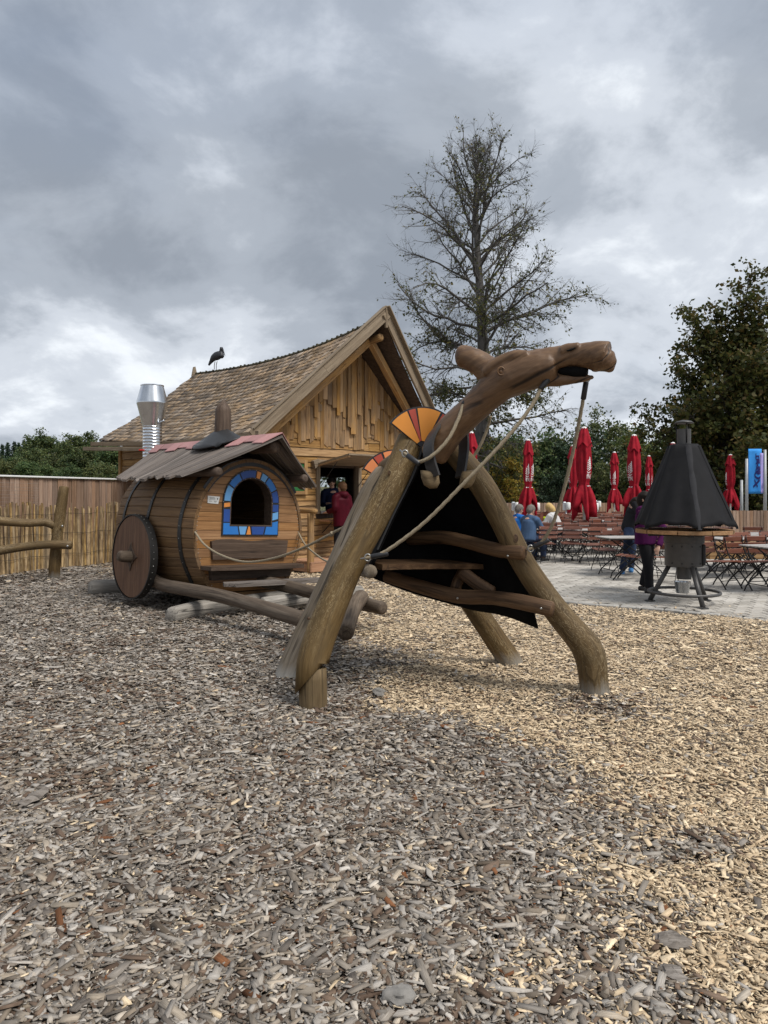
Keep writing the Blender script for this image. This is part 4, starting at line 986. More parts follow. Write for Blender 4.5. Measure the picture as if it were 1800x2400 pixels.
# roof of planks: prow at the ridge, jagged eaves
def rp(a, b_, side):   # a 0 ridge..1 eave ; b_ 0 front..1 back
    y0 = -.66 + .62 * a; y1 = 2.85 - .95 * a; z = 2.37 - .59 * a - .02 * math.sin(math.pi * a)
    return V((side * 1.12 * a, y0 + (y1 - y0) * b_, z))
for side in (-1, 1):
    nP = 17; rr_ = random.Random(9 + side)
    for i in range(nP):
        b0, b1 = i / nP, (i + 1) / nP - .004; ext = rr_.uniform(-.05, .06); th = .03; vs = []; gs = []; na = 5; dz = rr_.uniform(-.006, .008)
        for j in range(na + 1):
            a = j / na * (1 + (ext if j == na else 0))
            for (bb, dzz) in ((b0, dz), (b1, dz), (b1, dz - th), (b0, dz - th)):
                p = rp(a, bb, side); e = rr_.uniform(-.03, .03) if j == na and bb == b0 else 0
                vs.append((p.x + side * e, p.y, p.z + dzz - abs(e) * .4)); gs.append((bb * 3.2, dzz, a))
        fs = [(j * 4 + k, j * 4 + (k + 1) % 4, (j + 1) * 4 + (k + 1) % 4, (j + 1) * 4 + k) for j in range(na) for k in range(4)] + [(0, 1, 2, 3), tuple(na * 4 + k for k in (3, 2, 1, 0))]
        b = MB(); b.add(vs, fs, gs); b.build('roof_plank', M['roof_plank'], wag)
    # boards under the front rake
    b = MB(); b.prism([(0, 0), (1, 0)], (0, 0, 0), (1, 0, 0), (0, 0, 1), (0, 1, 0), .01) if 0 else None
nT = 11
for i in range(nT):
    for side in (-1, 1):
        b = MB(); vs = []; b0, b1 = i / nT, (i + 1) / nT - .002; cut = .17 + .035 * (-1) ** i
        for dz in (.014, .026):
            for a, bb in ((0, b0), (0, b1), (cut * (1 + .25 * ((i * 7) % 3 - 1) * .4), b1), (cut, b0)):
                p = rp(a, bb, side); vs.append((p.x, p.y, p.z + dz + (.02 if a == 0 else .004)))
        b.add(vs, [(3, 2, 1, 0), (4, 5, 6, 7), (0, 1, 5, 4), (1, 2, 6, 5), (2, 3, 7, 6), (3, 0, 4, 7)]); b.build('ridge_tile', M['pink_shingle'], wag)
for (x, z, y0, rr_) in ((0.0, 2.235, -.50, .092), (-.70, 1.855, -.26, .064), (.72, 1.850, -.26, .064)):
    b = MB(); b.tube([(x, y0, z), (x, 1.0, z + .01), (x, 2.5 if x == 0 else 2.0, z)], [rr_ * .96, rr_, rr_], 14, .25, 'round', .04, x); b.build('purlin', M['dark_wood'], wag, True)
b = MB(); b.tube([(0, .80, 2.30), (.0, .80, 2.62), (.0, .81, 2.84), (.005, .81, 2.92), (.005, .81, 2.985)], [.122, .120, .112, .062, .02], 14, .05, 'round', .05, 6); b.build('chimney_log', M['dark_wood'], wag, True)
b = MB(); n, m_ = 22, 10; vs = []
for i in range(m_ + 1):
    for k in range(n + 1):
        y = .80 + (k / n - .5) * 1.04; x = (i / m_ - .5) * .74; rr2 = math.hypot((y - .8) / .52, x / .37); z = 2.37 - math.hypot(x, .05) * .50 + .085 + .14 * max(0, 1 - rr2) ** 1.3 - .05 * min(1, rr2) ** 2
        if rr2 > 1: q = 1 / rr2; x *= q; y = .8 + (y - .8) * q; z = 2.37 - math.hypot(x, .05) * .50 + .035
        vs.append((x, y, z))
b.add(vs, [(i * (n + 1) + k, i * (n + 1) + k + 1, (i + 1) * (n + 1) + k + 1, (i + 1) * (n + 1) + k) for i in range(m_) for k in range(n)]); o = b.build('rubber_skirt', M['rubber'], wag, True)
md = o.modifiers.new('thick', 'SOLIDIFY'); md.thickness = .02
# wheels
for sx_ in (-1, 1):
    wh = MB(); T = MX.Translation(V((sx_ * 1.08, 1.24, .675))) @ MX.Rotation(math.radians(90 * sx_), 4, 'Y')
    wh.lathe([(.575, -.05), (.575, .025), (.565, .035), (.0001, .036)], 48, T); w_ = wh.build('wheel', M['wheel_wood'], wag); sharp(w_, 30)
    w_.data.attributes['gc'].data.foreach_set('vector', [c for v in w_.data.vertices for c in (v.co.x, v.co.y, v.co.z)])
    b = MB(); b.lathe([(.578, -.06), (.592, -.06), (.592, .045), (.575, .045)], 48, T, False); b.lathe([(.592, -.06), (.578, -.06)], 48, T, False); sharp(b.build('tyre', M['hoop'], w_), 30)
    b = MB(); b.tube([T @ V((0, 0, .0)), T @ V((0, 0, .12)), T @ V((.01, 0, .20))], [.085, .084, .075], 12, .05, 'round', .05, 3); b.build('hub', M['shaft_log'], w_, True)
    b = MB(); rr_ = [(math.cos(a), math.sin(a)) for a in np.linspace(0, 2 * math.pi, 17)[:-1]]
    P = [(c * (.115 if i % 4 else .20), s_ * (.115 if i % 4 else .20)) for i, (c, s_) in enumerate(rr_)]; vs = [T @ V((x, y, z)) for z in (.037, .052) for x, y in P]
    b.add(vs, [tuple(range(15, -1, -1)), tuple(range(16, 32))] + [(i, (i + 1) % 16, 16 + (i + 1) % 16, 16 + i) for i in range(16)]); b.build('hub_plate', M['dark_wood'], w_)
    b = MB()
    for i in range(40):
        a = 2 * math.pi * i / 40; p = T @ V((.592 * math.cos(a), .592 * math.sin(a), 0)); nrm = (T.to_3x3() @ V((math.cos(a), math.sin(a), 0)))
        b.lathe([(.006, 0), (.006, .003), (.003, .005)], 5, MX.Translation(p) @ nrm.to_track_quat('Z', 'Y').to_matrix().to_4x4())
    o = b.build('rivets', M['shackle'], w_); o['kind'] = 'stuff'
b = MB(); b.tube([(-1.05, 1.22, .76 - .30), (1.05, 1.22, .46)], .07, 10); b.build('axle', M['shaft_log'], wag, True)
# shafts, bearers and step
iW = RM[wag.name].inverted()
def wl(p): return iW @ V(p)
b = MB(); b.tube([wl((-3.25, 9.95, .42)), wl((-2.98, 9.62, .36)), wl((-2.3, 8.95, .36)), wl((-1.72, 8.42, .33)), wl((-1.1, 7.75, .29)), wl((-.86, 7.50, .27))], [.082, .085, .085, .080, .086, .085], 14, .15, 'round', .06, 4); b.build('shaft', M['shaft_log'], wag, True)
b = MB(); b.tube([wl((-2.3, 10.6, .40)), wl((-1.35, 9.55, .36)), wl((-.75, 8.9, .33)), wl((-.02, 8.12, .29))], [.08, .085, .082, .078], 14, .15, 'round', .06, 5); b.build('shaft', M['shaft_log'], wag, True)
b = MB(); b.tube([at(846, 1400, 8.25), at(828, 1425, 7.6), at(810, 1482, 6.75)], [.09, .088, .082], 14, .12, 'round', .05, 6); b.build('crossbar', M['shaft_log'], wag, True, True)
b = MB(); b.prism([(-.66, -.40), (.92, -.40), (.90, -.66), (.3, -.70), (-.62, -.68), (-.74, -.55)], (0, 0, .40), (1, 0, 0), (0, 1, 0), (0, 0, 1), .045); b.build('step', M['roof_plank'], wag)
b = MB(); b.tube([gnd(404, 1462) + V((0, 0, .10)), gnd(460, 1450) + V((0, .05, .105)), V((-1.75, 9.95, .10)), V((-.75, 10.95, .10))], [.11, .115, .11, .11], 14, .2, 'round', .07, 7); b.build('bearer', M['weathered'], wag, True, True)
b = MB(); b.tube([V((-4.55, 11.05, .12)), V((-3.6, 11.75, .12)), V((-2.2, 13.1, .12))], [.13, .12, .12], 14, .2, 'round', .10, 8); b.build('bearer', M['weathered'], wag, True, True)
b = MB(); b.tube([wl((-1.55, 9.15, .17)), wl((-.35, 10.3, .17))], [.10, .10], 12, .2, 'round', .07, 8); b.build('bearer', M['weathered'], wag, True)

# ---------------------------------------------------------------- log camel
camel = thing('log_camel', 'climbing camel built of logs with a carved head and black belly sheet', 'play camel', (.40, 5.9, 0))
def logp(name, pts, rad, mat, step=.09, n=16, wob=.06, seed=1, cap='round', parent=camel, shear=None):
    b = MB(); b.tube(pts, rad, n, step, True if shear else cap, wob, seed)
    if shear:   # slanting saw cut of the lap joint at the lower end
        c = V(pts[-1]); T = (V(pts[-1]) - V(pts[-2])).normalized()
        for i in range(len(b.v) - n, len(b.v)): b.v[i] = b.v[i] + T * (shear[0] * (b.v[i] - c).dot(shear[1]))
        if cap == 'round':
            pass
    return b.build(name, mat, parent, True, True)
lg = logp('leg', [at(962, 1032, 5.78), at(924, 1122, 5.66), at(872, 1225, 5.56), at(820, 1324, 5.47), at(778, 1420, 5.39), at(748, 1500, 5.32), at(733, 1552, 5.28), at(731, 1585, 5.26)], [.108, .112, .110, .110, .115, .119, .122, .121], M['camel_log'], seed=2, shear=(-1.15, V((1, 0, 0))))
logp('foot', [at(734, 1565, 5.26), at(734, 1620, 5.25), at(735, 1690, 5.24)], [.098, .102, .104], M['camel_foot'], seed=3, cap=True)
lg2 = logp('leg', [at(1058, 1048, 5.86), at(1075, 1070, 5.84), at(1128, 1135, 5.75), at(1180, 1228, 5.73), at(1229, 1324, 5.70), at(1298, 1423, 5.66), at(1346, 1482, 5.63), at(1373, 1514, 5.62), at(1384, 1540, 5.62), at(1391, 1590, 5.62), at(1397, 1665, 5.62)], [.092, .098, .100, .098, .096, .101, .108, .119, .121, .113, .118], M['camel_log'], seed=4)
logp('leg', [at(905, 1112, 6.62), at(880, 1152, 6.58), at(821, 1280, 6.46), at(745, 1447, 6.30), at(695, 1555, 6.2), at(676, 1610, 6.15)], [.115, .130, .134, .138, .142, .150], M['grey_log'], seed=6)
logp('leg', [at(905, 1108, 6.68), at(960, 1195, 6.68), at(1050, 1332, 6.65), at(1144, 1472, 6.62), at(1192, 1545, 6.6), at(1204, 1575, 6.6)], [.090, .095, .097, .102, .112, .120], M['camel_log'], seed=7)
logp('ridge_log', [at(1000, 1045, 5.95), at(958, 1065, 6.2), at(905, 1100, 6.72)], [.09, .09, .09], M['camel_log'], seed=9)
# scarf-joint line and knot on the knees: wooden wedges let into the joint
for pts, sd_ in (([at(766, 1500, 5.17), at(752, 1545, 5.155), at(716, 1580, 5.14)], 11),):
    pass
def knot(p, nrm, r):
    b = MB(); T = MX.Translation(V(p)) @ V(nrm).normalized().to_track_quat('Z', 'Y').to_matrix().to_4x4()
    b.lathe([(r, -.012), (r, .004), (r * .8, .010), (r * .62, .006), (r * .5, .008), (r * .2, .009)], 14, T @ MX.Diagonal((.75, 1.2, 1, 1))); return b.build('knot', M['inner_log'], camel, True, True)
knot(at(1369, 1505, 5.535), (-.05, -1, .25), .022); knot(at(1208, 1262, 5.632), (-.1, -1, .15), .030); knot(at(912, 1108, 5.545), (-.05, -1, .15), .016); knot(at(723, 1450, 5.21), (-.6, -1, .1), .008)
# neck and head: overlapping carved volumes fused into one skin
def dz3(px): return 5.57 - (px - 1010) * .0014
def H3(zx, zy, dd=0.0): px, py = 900 + zx / 2.9625, 780 + zy / 2.9625; return at(px, py, dz3(px) + dd)
def R3(zx, r): return 1.06 * r / 2.9625 / F * dz3(900 + zx / 2.9625)
b = MB()
def chain(lst, n=20, step=.03, cap='round', dd=0.0, flat=None): b.tube([H3(x, y, dd) for x, y, r in lst], [R3(x, r) for x, y, r in lst], n, step, cap, flat=flat)
chain([(345, 850, 92), (400, 762, 100), (485, 655, 98), (600, 545, 95), (700, 452, 102), (800, 362, 118), (890, 305, 134), (1000, 265, 132), (1100, 245, 126), (1170, 236, 110)])
chain([(1000, 255, 118), (1100, 222, 112), (1200, 178, 82), (1300, 162, 76), (1380, 160, 82), (1450, 158, 92), (1500, 160, 97), (1548, 166, 100)], cap=True)
chain([(1490, 180, 86), (1535, 200, 80), (1562, 232, 58), (1577, 264, 24)])
chain([(1080, 305, 74), (1180, 326, 42), (1290, 326, 30), (1390, 318, 21), (1450, 308, 11)])
chain([(830, 312, 116), (740, 268, 98), (668, 215, 82), (600, 178, 76), (550, 162, 76), (532, 162, 72)])
chain([(905, 205, 60), (1010, 180, 52), (1140, 168, 44)], dd=-.02)
chain([(705, 280, 40), (800, 205, 44), (910, 165, 46), (1000, 158, 36)], dd=-.085)   # brow
chain([(1235, 128, 40), (1290, 108, 36), (1350, 96, 30)], dd=-.055)                     # nostril swell
nh = b.build('neck_and_head', M['carved'], camel, True, True)
md = nh.modifiers.new('fuse', 'REMESH'); md.mode = 'VOXEL'; md.voxel_size = .008; md.use_smooth_shade = True
md = nh.modifiers.new('soft', 'SMOOTH'); md.factor = .5; md.iterations = 4
tx = bpy.data.textures.new('carve', 'CLOUDS'); tx.noise_scale = .16; tx.noise_depth = 2
md = nh.modifiers.new('hand_carved', 'DISPLACE'); md.texture = tx; md.strength = .018; md.mid_level = .5; md.texture_coords = 'LOCAL'
RM[nh.name] = RM[camel.name]
for dd, sgn in ((0, -1),):
    c = H3(812, 268, -.143); b = MB(); b.tube([c + V((math.cos(a) * .026, -.008, math.sin(a) * .030)) for a in np.linspace(0, 2 * math.pi, 15)], .0065, 6, None, False); b.build('eyelid', M['carved'], nh, True, True)
    b = MB(); T = MX.Translation(c + V((0, .008, 0))) @ MX.Rotation(math.radians(90), 4, 'X'); b.lathe([(.026, -.01), (.022, .006), (.012, .013), (.001, .015)], 14, T); b.build('eye', M['carved'], nh, True, True)
b = MB(); c = H3(1298, 118, -.098); b.tube([c + V((-.03, 0, -.008)), c, c + V((.03, -.004, .012))], [.004, .009, .004], 8, .01, 'round'); b.build('nostril', M['tarp'], nh, True, True)
b = MB(); b.tube([H3(1175, 262, .0), H3(1240, 266, .0), H3(1330, 270, .0), H3(1410, 276, .0)], [.012, .05, .062, .050], 12, .03, True, flat=(.75, .75)); b.build('mouth', M['tarp'], nh, True, True)  # black plug in the gap: shade inside the mouth put into its colour
# collar: strap over the neck with wooden pads
def strap(name, pts, w, th, mat, dirv, parent=camel):
    P, _ = catmull([V(p) for p in pts], [1] * len(pts), .03); b = MB(); vs = []; n = len(P)
    for i, p in enumerate(P):
        T = (P[min(i + 1, n - 1)] - P[max(i - 1, 0)]).normalized(); D = (V(dirv) - T * V(dirv).dot(T)).normalized(); N_ = T.cross(D)
        for a, c in ((-.5, 0), (.5, 0), (.5, 1), (-.5, 1)): vs.append(p + D * w * a + N_ * th * (c - .5))
    b.add(vs, [(i * 4 + k, i * 4 + (k + 1) % 4, (i + 1) * 4 + (k + 1) % 4, (i + 1) * 4 + k) for i in range(n - 1) for k in range(4)] + [(3, 2, 1, 0), tuple((n - 1) * 4 + k for k in range(4))])
    return b.build(name, mat, parent, False, True)
collar = strap('collar', [H3(352, 1000, -.24), H3(322, 900, -.24), H3(308, 800, -.22), H3(330, 715, -.16), H3(385, 640, -.05), H3(440, 590, .06), H3(500, 610, .16), H3(545, 690, .20), H3(555, 800, .17), H3(545, 900, .12), H3(528, 1000, .06)], .095, .022, M['leather'], V((.65, -.6, .45)))
def pad(c, a, b_, n_, parent=camel):
    b = MB(); c = V(c); U = V(a); Vv = V(b_); N_ = U.cross(Vv).normalized() * (1 if n_ > 0 else -1)
    P = [(-.5, .5), (-.52, .1), (-.42, -.32), (-.1, -.52), (.28, -.5), (.5, -.2), (.5, .42)]
    lay = [(1.0, 0), (1.0, .035), (.85, .055), (.5, .065)]; n = len(P)
    vs = [c + U * x * k + Vv * y * k + N_ * h for k, h in lay for x, y in P]
    fs = [tuple(range(n - 1, -1, -1)), tuple((len(lay) - 1) * n + i for i in range(n))] + [(j * n + i, j * n + (i + 1) % n, (j + 1) * n + (i + 1) % n, (j + 1) * n + i) for j in range(len(lay) - 1) for i in range(n)]
    b.add(vs, fs); o = b.build('collar_pad', M['camel_foot'], parent, True, True); return o
pad(H3(318, 1018, -.20), V((.125, .03, .0)), V((-.02, 0, .135)), 1); pad(H3(568, 1010, .02), V((.10, .06, .03)), V((.035, -.02, .13)), 1)
# fans: sector plates with coloured panels
def fan(apx, R_, a0, a1, U, Vv, name, panels, rin=.0):
    N_ = V(U).cross(V(Vv)).normalized(); N_ = N_ if N_.y < 0 else -N_
    def pt(r, a): return (r * math.cos(math.radians(a)), r * math.sin(math.radians(a)))
    P = [pt(rin + .02, a1), pt(rin + .02, a0)] + [pt(R_, a) for a in np.linspace(a0, a1, 22)]
    b = MB(); b.prism(P, apx, U, Vv, N_, .018); f = b.build(name, M['black_trim'], camel, False, True); RM[f.name] = RM[camel.name]
    for (p0, p1, mt) in panels:
        A0, A1 = a0 + (a1 - a0) * p0, a0 + (a1 - a0) * p1; rin2 = rin + .06
        P = [pt(rin2, A1), pt(rin2, A0)] + [pt(R_ - .014, a) for a in np.linspace(A0, A1, 10)]
        b = MB(); b.prism(P, apx, U, Vv, N_, .004, .0185); b.build('panel', M[mt], f, False, True)
    return f
fU, fV = V((.95, .22, .0)).normalized(), V((.02, .06, .98)).normalized()
ap = at(989, 1051, 5.70)
fan(ap, .338, 62 - 22, 144, fU, fV, 'fan', [(.015, .10, 'orange'), (.13, .19, 'red_panel'), (.225, .565, 'orange'), (.595, .695, 'red_panel'), (.72, .985, 'orange')])
fan(at(912, 1136, 6.78) + V((.05, .02, -.02)), .36, 30, 152, fU, fV, 'fan', [(.02, .30, 'orange2'), (.33, .42, 'red_panel'), (.45, .66, 'orange2'), (.69, .80, 'red_panel'), (.82, .985, 'orange2')])
# black belly sheet
def cs(cols, nu=6, nv=14):
    C = [catmull([V(p) for p in c], [1] * len(c), .02)[0] for c in cols]
    def pick(c, f): i = f * (len(c) - 1); k = min(int(i), len(c) - 2); return c[k].lerp(c[k + 1], i - k)
    grid = []
    for j in range(nv + 1):
        row = [pick(c, j / nv) for c in C]; rr_, _ = catmull(row, [1] * len(row), 1e9) if 0 else (None, None)
        P = [row[0] * 2 - row[1]] + row + [row[-1] * 2 - row[-2]]; o_ = []
        for i in range(1, len(P) - 2):
            for q in range(nu):
                u = q / nu; p0, p1, p2, p3 = P[i - 1], P[i], P[i + 1], P[i + 2]
                o_.append(.5 * ((2 * p1) + (p2 - p0) * u + (2 * p0 - 5 * p1 + 4 * p2 - p3) * u * u + (3 * p1 - p0 - 3 * p2 + p3) * u ** 3))
        o_.append(row[-1]); grid.append(o_)
    return grid
A_ = at(1003, 1020, 5.80); B_ = at(905, 1098, 6.5); Mi = A_.lerp(B_, .5)
cols = [[A_, at(972, 1110, 5.72), at(925, 1205, 5.66), at(882, 1300, 5.60), at(872, 1325, 5.60)],
        [Mi + V((-.02, 0, .02)), at(905, 1165, 6.1), at(872, 1250, 6.08), at(842, 1338, 6.05)],
        [B_, at(890, 1170, 6.42), at(865, 1260, 6.38), at(850, 1345, 6.34)],
        [B_ + V((.02, .05, 0)), at(930, 1180, 6.44), at(945, 1280, 6.40), at(965, 1390, 6.36)],
        [B_ + V((.04, .03, 0)), at(985, 1200, 6.44), at(1045, 1310, 6.40), at(1095, 1426, 6.34)],
        [Mi + V((.03, 0, .02)), at(1075, 1170, 6.15), at(1140, 1310, 6.12), at(1182, 1442, 6.08)],
        [A_ + V((.03, .03, 0)), at(1105, 1120, 5.93), at(1180, 1240, 5.90), at(1232, 1360, 5.85), at(1262, 1472, 5.78)]]
g_ = cs(cols); b = MB(); nu_ = len(g_[0])
b.add([p for r in g_ for p in r], [(j * nu_ + i, j * nu_ + i + 1, (j + 1) * nu_ + i + 1, (j + 1) * nu_ + i) for j in range(len(g_) - 1) for i in range(nu_ - 1)])
sh_ = b.build('belly_sheet', M['tarp'], camel, True, True); md = sh_.modifiers.new('thick', 'SOLIDIFY'); md.thickness = .016
strap('sheet_edge', [at(992, 1040, 5.70), at(968, 1112, 5.64), at(922, 1205, 5.58), at(884, 1288, 5.53)], .020, .014, M['rubber'], V((.3, -1, 0)))
# inside: rails, seat and brace
logp('crossbar', [at(1226, 1296, 5.58), at(1170, 1290, 5.72), at(1100, 1272, 5.98), at(1040, 1260, 6.15), at(960, 1262, 6.34)], [.056, .058, .056, .060, .058], M['inner_log'], seed=12)
logp('crossbar', [at(1292, 1428, 5.50), at(1225, 1412, 5.62), at(1150, 1400, 5.88), at(1075, 1398, 6.05), at(990, 1376, 6.2), at(905, 1350, 6.32)], [.062, .062, .060, .062, .060, .055], M['inner_log'], seed=13)
logp('crossbar', [at(867, 1340, 5.36), at(866, 1339, 5.6), at(850, 1336, 6.3)], [.052, .055, .06], M['grey_log'], seed=14)
strap('seat', [at(868, 1324, 5.72), at(960, 1322, 5.95), at(1060, 1322, 6.2), at(1112, 1323, 6.3)], .34, .045, M['inner_log'], V((0, 1, 0)))
logp('brace', [at(1082, 1340, 6.12), at(1115, 1365, 6.08), at(1152, 1388, 6.02)], [.056, .058, .058], M['inner_log'], seed=15)
logp('brace', [at(1085, 1340, 6.22), at(1072, 1365, 6.2), at(1068, 1378, 6.18)], [.05, .05, .05], M['inner_log'], seed=16)
for p in (at(1190, 1303, 5.605), at(1268, 1426, 5.475), at(1072, 1402, 5.99)):
    b = MB(); b.lathe([(.010, 0), (.010, .006), (.005, .010)], 8, MX.Translation(p) @ MX.Rotation(math.radians(90), 4, 'X')); b.build('bolt', M['shackle'], camel, True, True)
# ropes
def rope(name, pts, r=.0152, parent=camel, ends=()):
    P, _ = catmull([V(p) for p in pts], [1] * len(pts), .008)
    b = MB(); b.tube(P, r, 12, None, True, star=3, twist=42); o = b.build(name, M['rope'], parent, True, True); RM[o.name] = RM[parent.name]
    for (p, q) in ends:
        p, q = V(p), V(q); d = (q - p).normalized()
        b = MB(); b.tube([p + d * .05, p + d * .17], r * 1.35, 10, None, 'round'); b.build('sleeve', M['black_trim'], o, True, True)
        b = MB(); b.tube([p + d * .05 + V((math.cos(a) * .022, -.004, 0)) + V((0, 0, math.sin(a) * .026)) - d * .03 for a in np.linspace(0, 2 * math.pi, 13)], .006, 6, None, False)
        b.tube([p - d * .035 + V((0, .02, 0)), p + d * .03], .007, 6); b.build('shackle', M['shackle'], o, True, True)
    return o
def sag(A, B, s_, n=9): return [V(A).lerp(V(B), i / (n - 1)) + V((0, 0, -4 * s_ * (i / (n - 1)) * (1 - i / (n - 1)))) for i in range(n)]
a1, a2 = at(1300, 868, 5.13), at(856, 1308, 5.26)
rp1 = [a1, at(1272, 905, 5.12), at(1240, 960, 5.11), at(1180, 1035, 5.11), at(1085, 1135, 5.13), at(1000, 1220, 5.18), at(930, 1275, 5.22), at(885, 1302, 5.25), a2]
rope('rope', rp1, ends=((a1, rp1[1]), (a2, rp1[-2])))
a3, a4 = at(1376, 880, 5.17), at(1238, 1288, 5.56)
rp2 = [a3, at(1368, 930, 5.2), at(1345, 1050, 5.3), at(1318, 1160, 5.4), at(1292, 1235, 5.48), at(1265, 1275, 5.54), a4]
rope('rope', rp2, ends=((a3, rp2[1]), (a4, rp2[-2])))
b1, b2 = at(1115, 908, 5.42), at(945, 1060, 5.40)
rp3 = [b1, at(1088, 945, 5.38), at(1075, 980, 5.34), at(1050, 1030, 5.30), at(1010, 1070, 5.29), at(975, 1082, 5.33), b2]
rope('rope', rp3, ends=((b1, rp3[1]), (b2, rp3[-2])))
rope('rope', [at(1150, 975, 5.75), at(1142, 1005, 5.78), at(1125, 1045, 5.8), at(1108, 1072, 5.82), at(1092, 1082, 5.8)], .014)
# wagon ropes, one from each side of the barrel face to the camel
r0 = RM[wag.name] @ V((-.868, -.02, 1.065)); r1 = RM[wag.name] @ V((.828, -.02, 1.06))
wr = [r0, at(480, 1277, 9.0), at(520, 1302, 8.6), at(575, 1317, 8.2), at(640, 1309, 7.7), at(710, 1284, 7.2), at(790, 1244, 6.65), at(812, 1232, 6.55)]
rope('rope', wr, .015, wag)
rope('rope', [r1, at(715, 1276, 10.0), at(740, 1299, 9.3), at(765, 1315, 8.7), at(800, 1325, 7.8), at(850, 1322, 6.9)], .014, wag)
b = MB(); b.tube([at(779, 1249, 6.70), at(776, 1254, 6.72)], .022, 8, None, 'round'); b.build('rope_knot', M['rope'], wag, True, True)
# ---------------------------------------------------------------- terrace furniture
def make_chair():
    c = thing('folding_chair', 'chair', 'chair')
    for i in range(5):
        b = MB(); b.box((0, .19 - i * .088, .452 - .006 * i), (.42, .070, .016), bev=.004); b.build('seat_slat', M['chair_slat'], c)
    for z in (.60, .70, .80):
        y = -.235 - (z - .45) * .16; b = MB(); b.box((0, 0, 0), (.43, .016, .078), MX.Translation(V((0, y - .012, z))) @ MX.Rotation(math.radians(-9), 4, 'X'), .004); s_ = b.build('back_slat', M['chair_slat'], c)
        b = MB()
        for x in (-.185, .185): b.lathe([(.009, 0), (.008, .004), (.003, .006)], 6, MX.Translation(V((x, y - .022, z))) @ MX.Rotation(math.radians(90), 4, 'X'))
        o = b.build('rivets', M['shackle'], s_)
    for x in (-.19, .19):
        b = MB(); b.tube([(x, .27, 0), (x, .20, .10), (x, .05, .26), (x, -.13, .43), (x, -.22, .56), (x, -.275, .72), (x, -.30, .86)], .011, 6, .06, True, flat=(.6, 1.2)); b.build('frame_bar', M['black_metal'], c, True)
        b = MB(); b.tube([(x * .9, -.29, 0), (x * .9, -.22, .11), (x * .9, -.05, .27), (x * .9, .10, .40), (x * .9, .22, .445)], .011, 6, .06, True, flat=(.6, 1.2)); b.build('leg', M['black_metal'], c, True)
    for y, z in ((.17, .13), (-.19, .14), (-.04, .27)):
        b = MB(); b.tube([(-.19, y, z), (.19, y, z)], .007, 5); b.build('stretcher', M['black_metal'], c, True)
    return freeze(c)
def make_table():
    c = thing('folding_table', 'table', 'table')
    for i in range(6):
        b = MB(); b.box((0, -.29 + i * .116, .735), (1.15, .108, .022), bev=.004); b.build('top_slat', M['table_top'], c)
    b = MB(); b.box((0, 0, .712), (1.08, .62, .018)); b.build('apron', M['black_metal'], c)
    for s_ in (-1, 1):
        b = MB(); b.tube([(s_ * .52, -.28, 0), (s_ * .40, -.26, .18), (-s_ * .32, -.24, .70)], .012, 6, .08); b.build('leg', M['black_metal'], c, True)
        b = MB(); b.tube([(s_ * .52, .28, 0), (s_ * .40, .26, .18), (-s_ * .32, .24, .70)], .012, 6, .08); b.build('leg', M['black_metal'], c, True)
    for s_ in (-1, 1): b = MB(); b.tube([(s_ * .43, -.27, .12), (s_ * .43, .27, .12)], .008, 5); b.build('stretcher', M['black_metal'], c, True)
    return freeze(c)
ch0, tb0 = make_chair(), make_table(); used = {'c': False, 't': False}
def put(kind, x, y, rz, label, group):
    src = ch0 if kind == 'c' else tb0
    if not used[kind]:
        used[kind] = True; src.location = (x, y, .03); src.rotation_euler = (0, 0, rz); src['label'] = label; src['group'] = group; return src
    return dup(src, (x, y, .03), rz, None, label, group)
rc = random.Random(14)
GC, GT = 'beer garden chairs', 'beer garden tables'
def gp(px, d): return (px - 900) / F * d, d
# nearest ones by the grill, told apart
near = [(1688, 11.9, 205, 'slatted brown folding chair directly right of the barbecue grill'), (1752, 11.8, 200, 'slatted brown folding chair second to the right of the grill'),
        (1800, 11.9, 190, 'folding chair cut off by the right edge of the picture'), (1418, 14.4, 4, 'lone nearest chair back seen from behind, left of man in black'),
        (1478, 12.9, 60, 'folding chair turned sideways just behind the purple jacket woman'), (1560, 12.6, 150, 'folding chair half hidden behind the grill body')]
for px, d, r, lb in near: x, y = gp(px, d); put('c', x, y, math.radians(r), lb, GC)
for px, d, r, lb in ((1478, 13.6, 6, 'grey topped folding table beside the lone nearest chair'), (1840, 11.3, 12, 'grey topped folding table at the right edge of the picture'), (1735, 13.3, 4, 'grey topped folding table behind the two chairs right of the grill')):
    x, y = gp(px, d); put('t', x, y, math.radians(r), lb, GT)
rows_ = [(14.6, [1690, 1790], 'short right hand'), (16.6, [1290, 1395, 1500], 'front'),
         (19.0, [1270, 1365, 1455, 1545], 'second terrace'), (21.6, [1262, 1345, 1425, 1505], 'middle terrace'),
         (24.6, [1250, 1325, 1400, 1470], 'last but one'), (28.0, [1255, 1320, 1385, 1450], 'farthest')]
tl = ['grey topped folding table among chairs right of the grill', 'grey topped table in the front row left of the grill', 'grey topped table in the second row left of grill', 'grey topped table in the middle rows of chairs', 'grey topped table in the back rows of chairs', 'grey topped table in the farthest row by back fence']
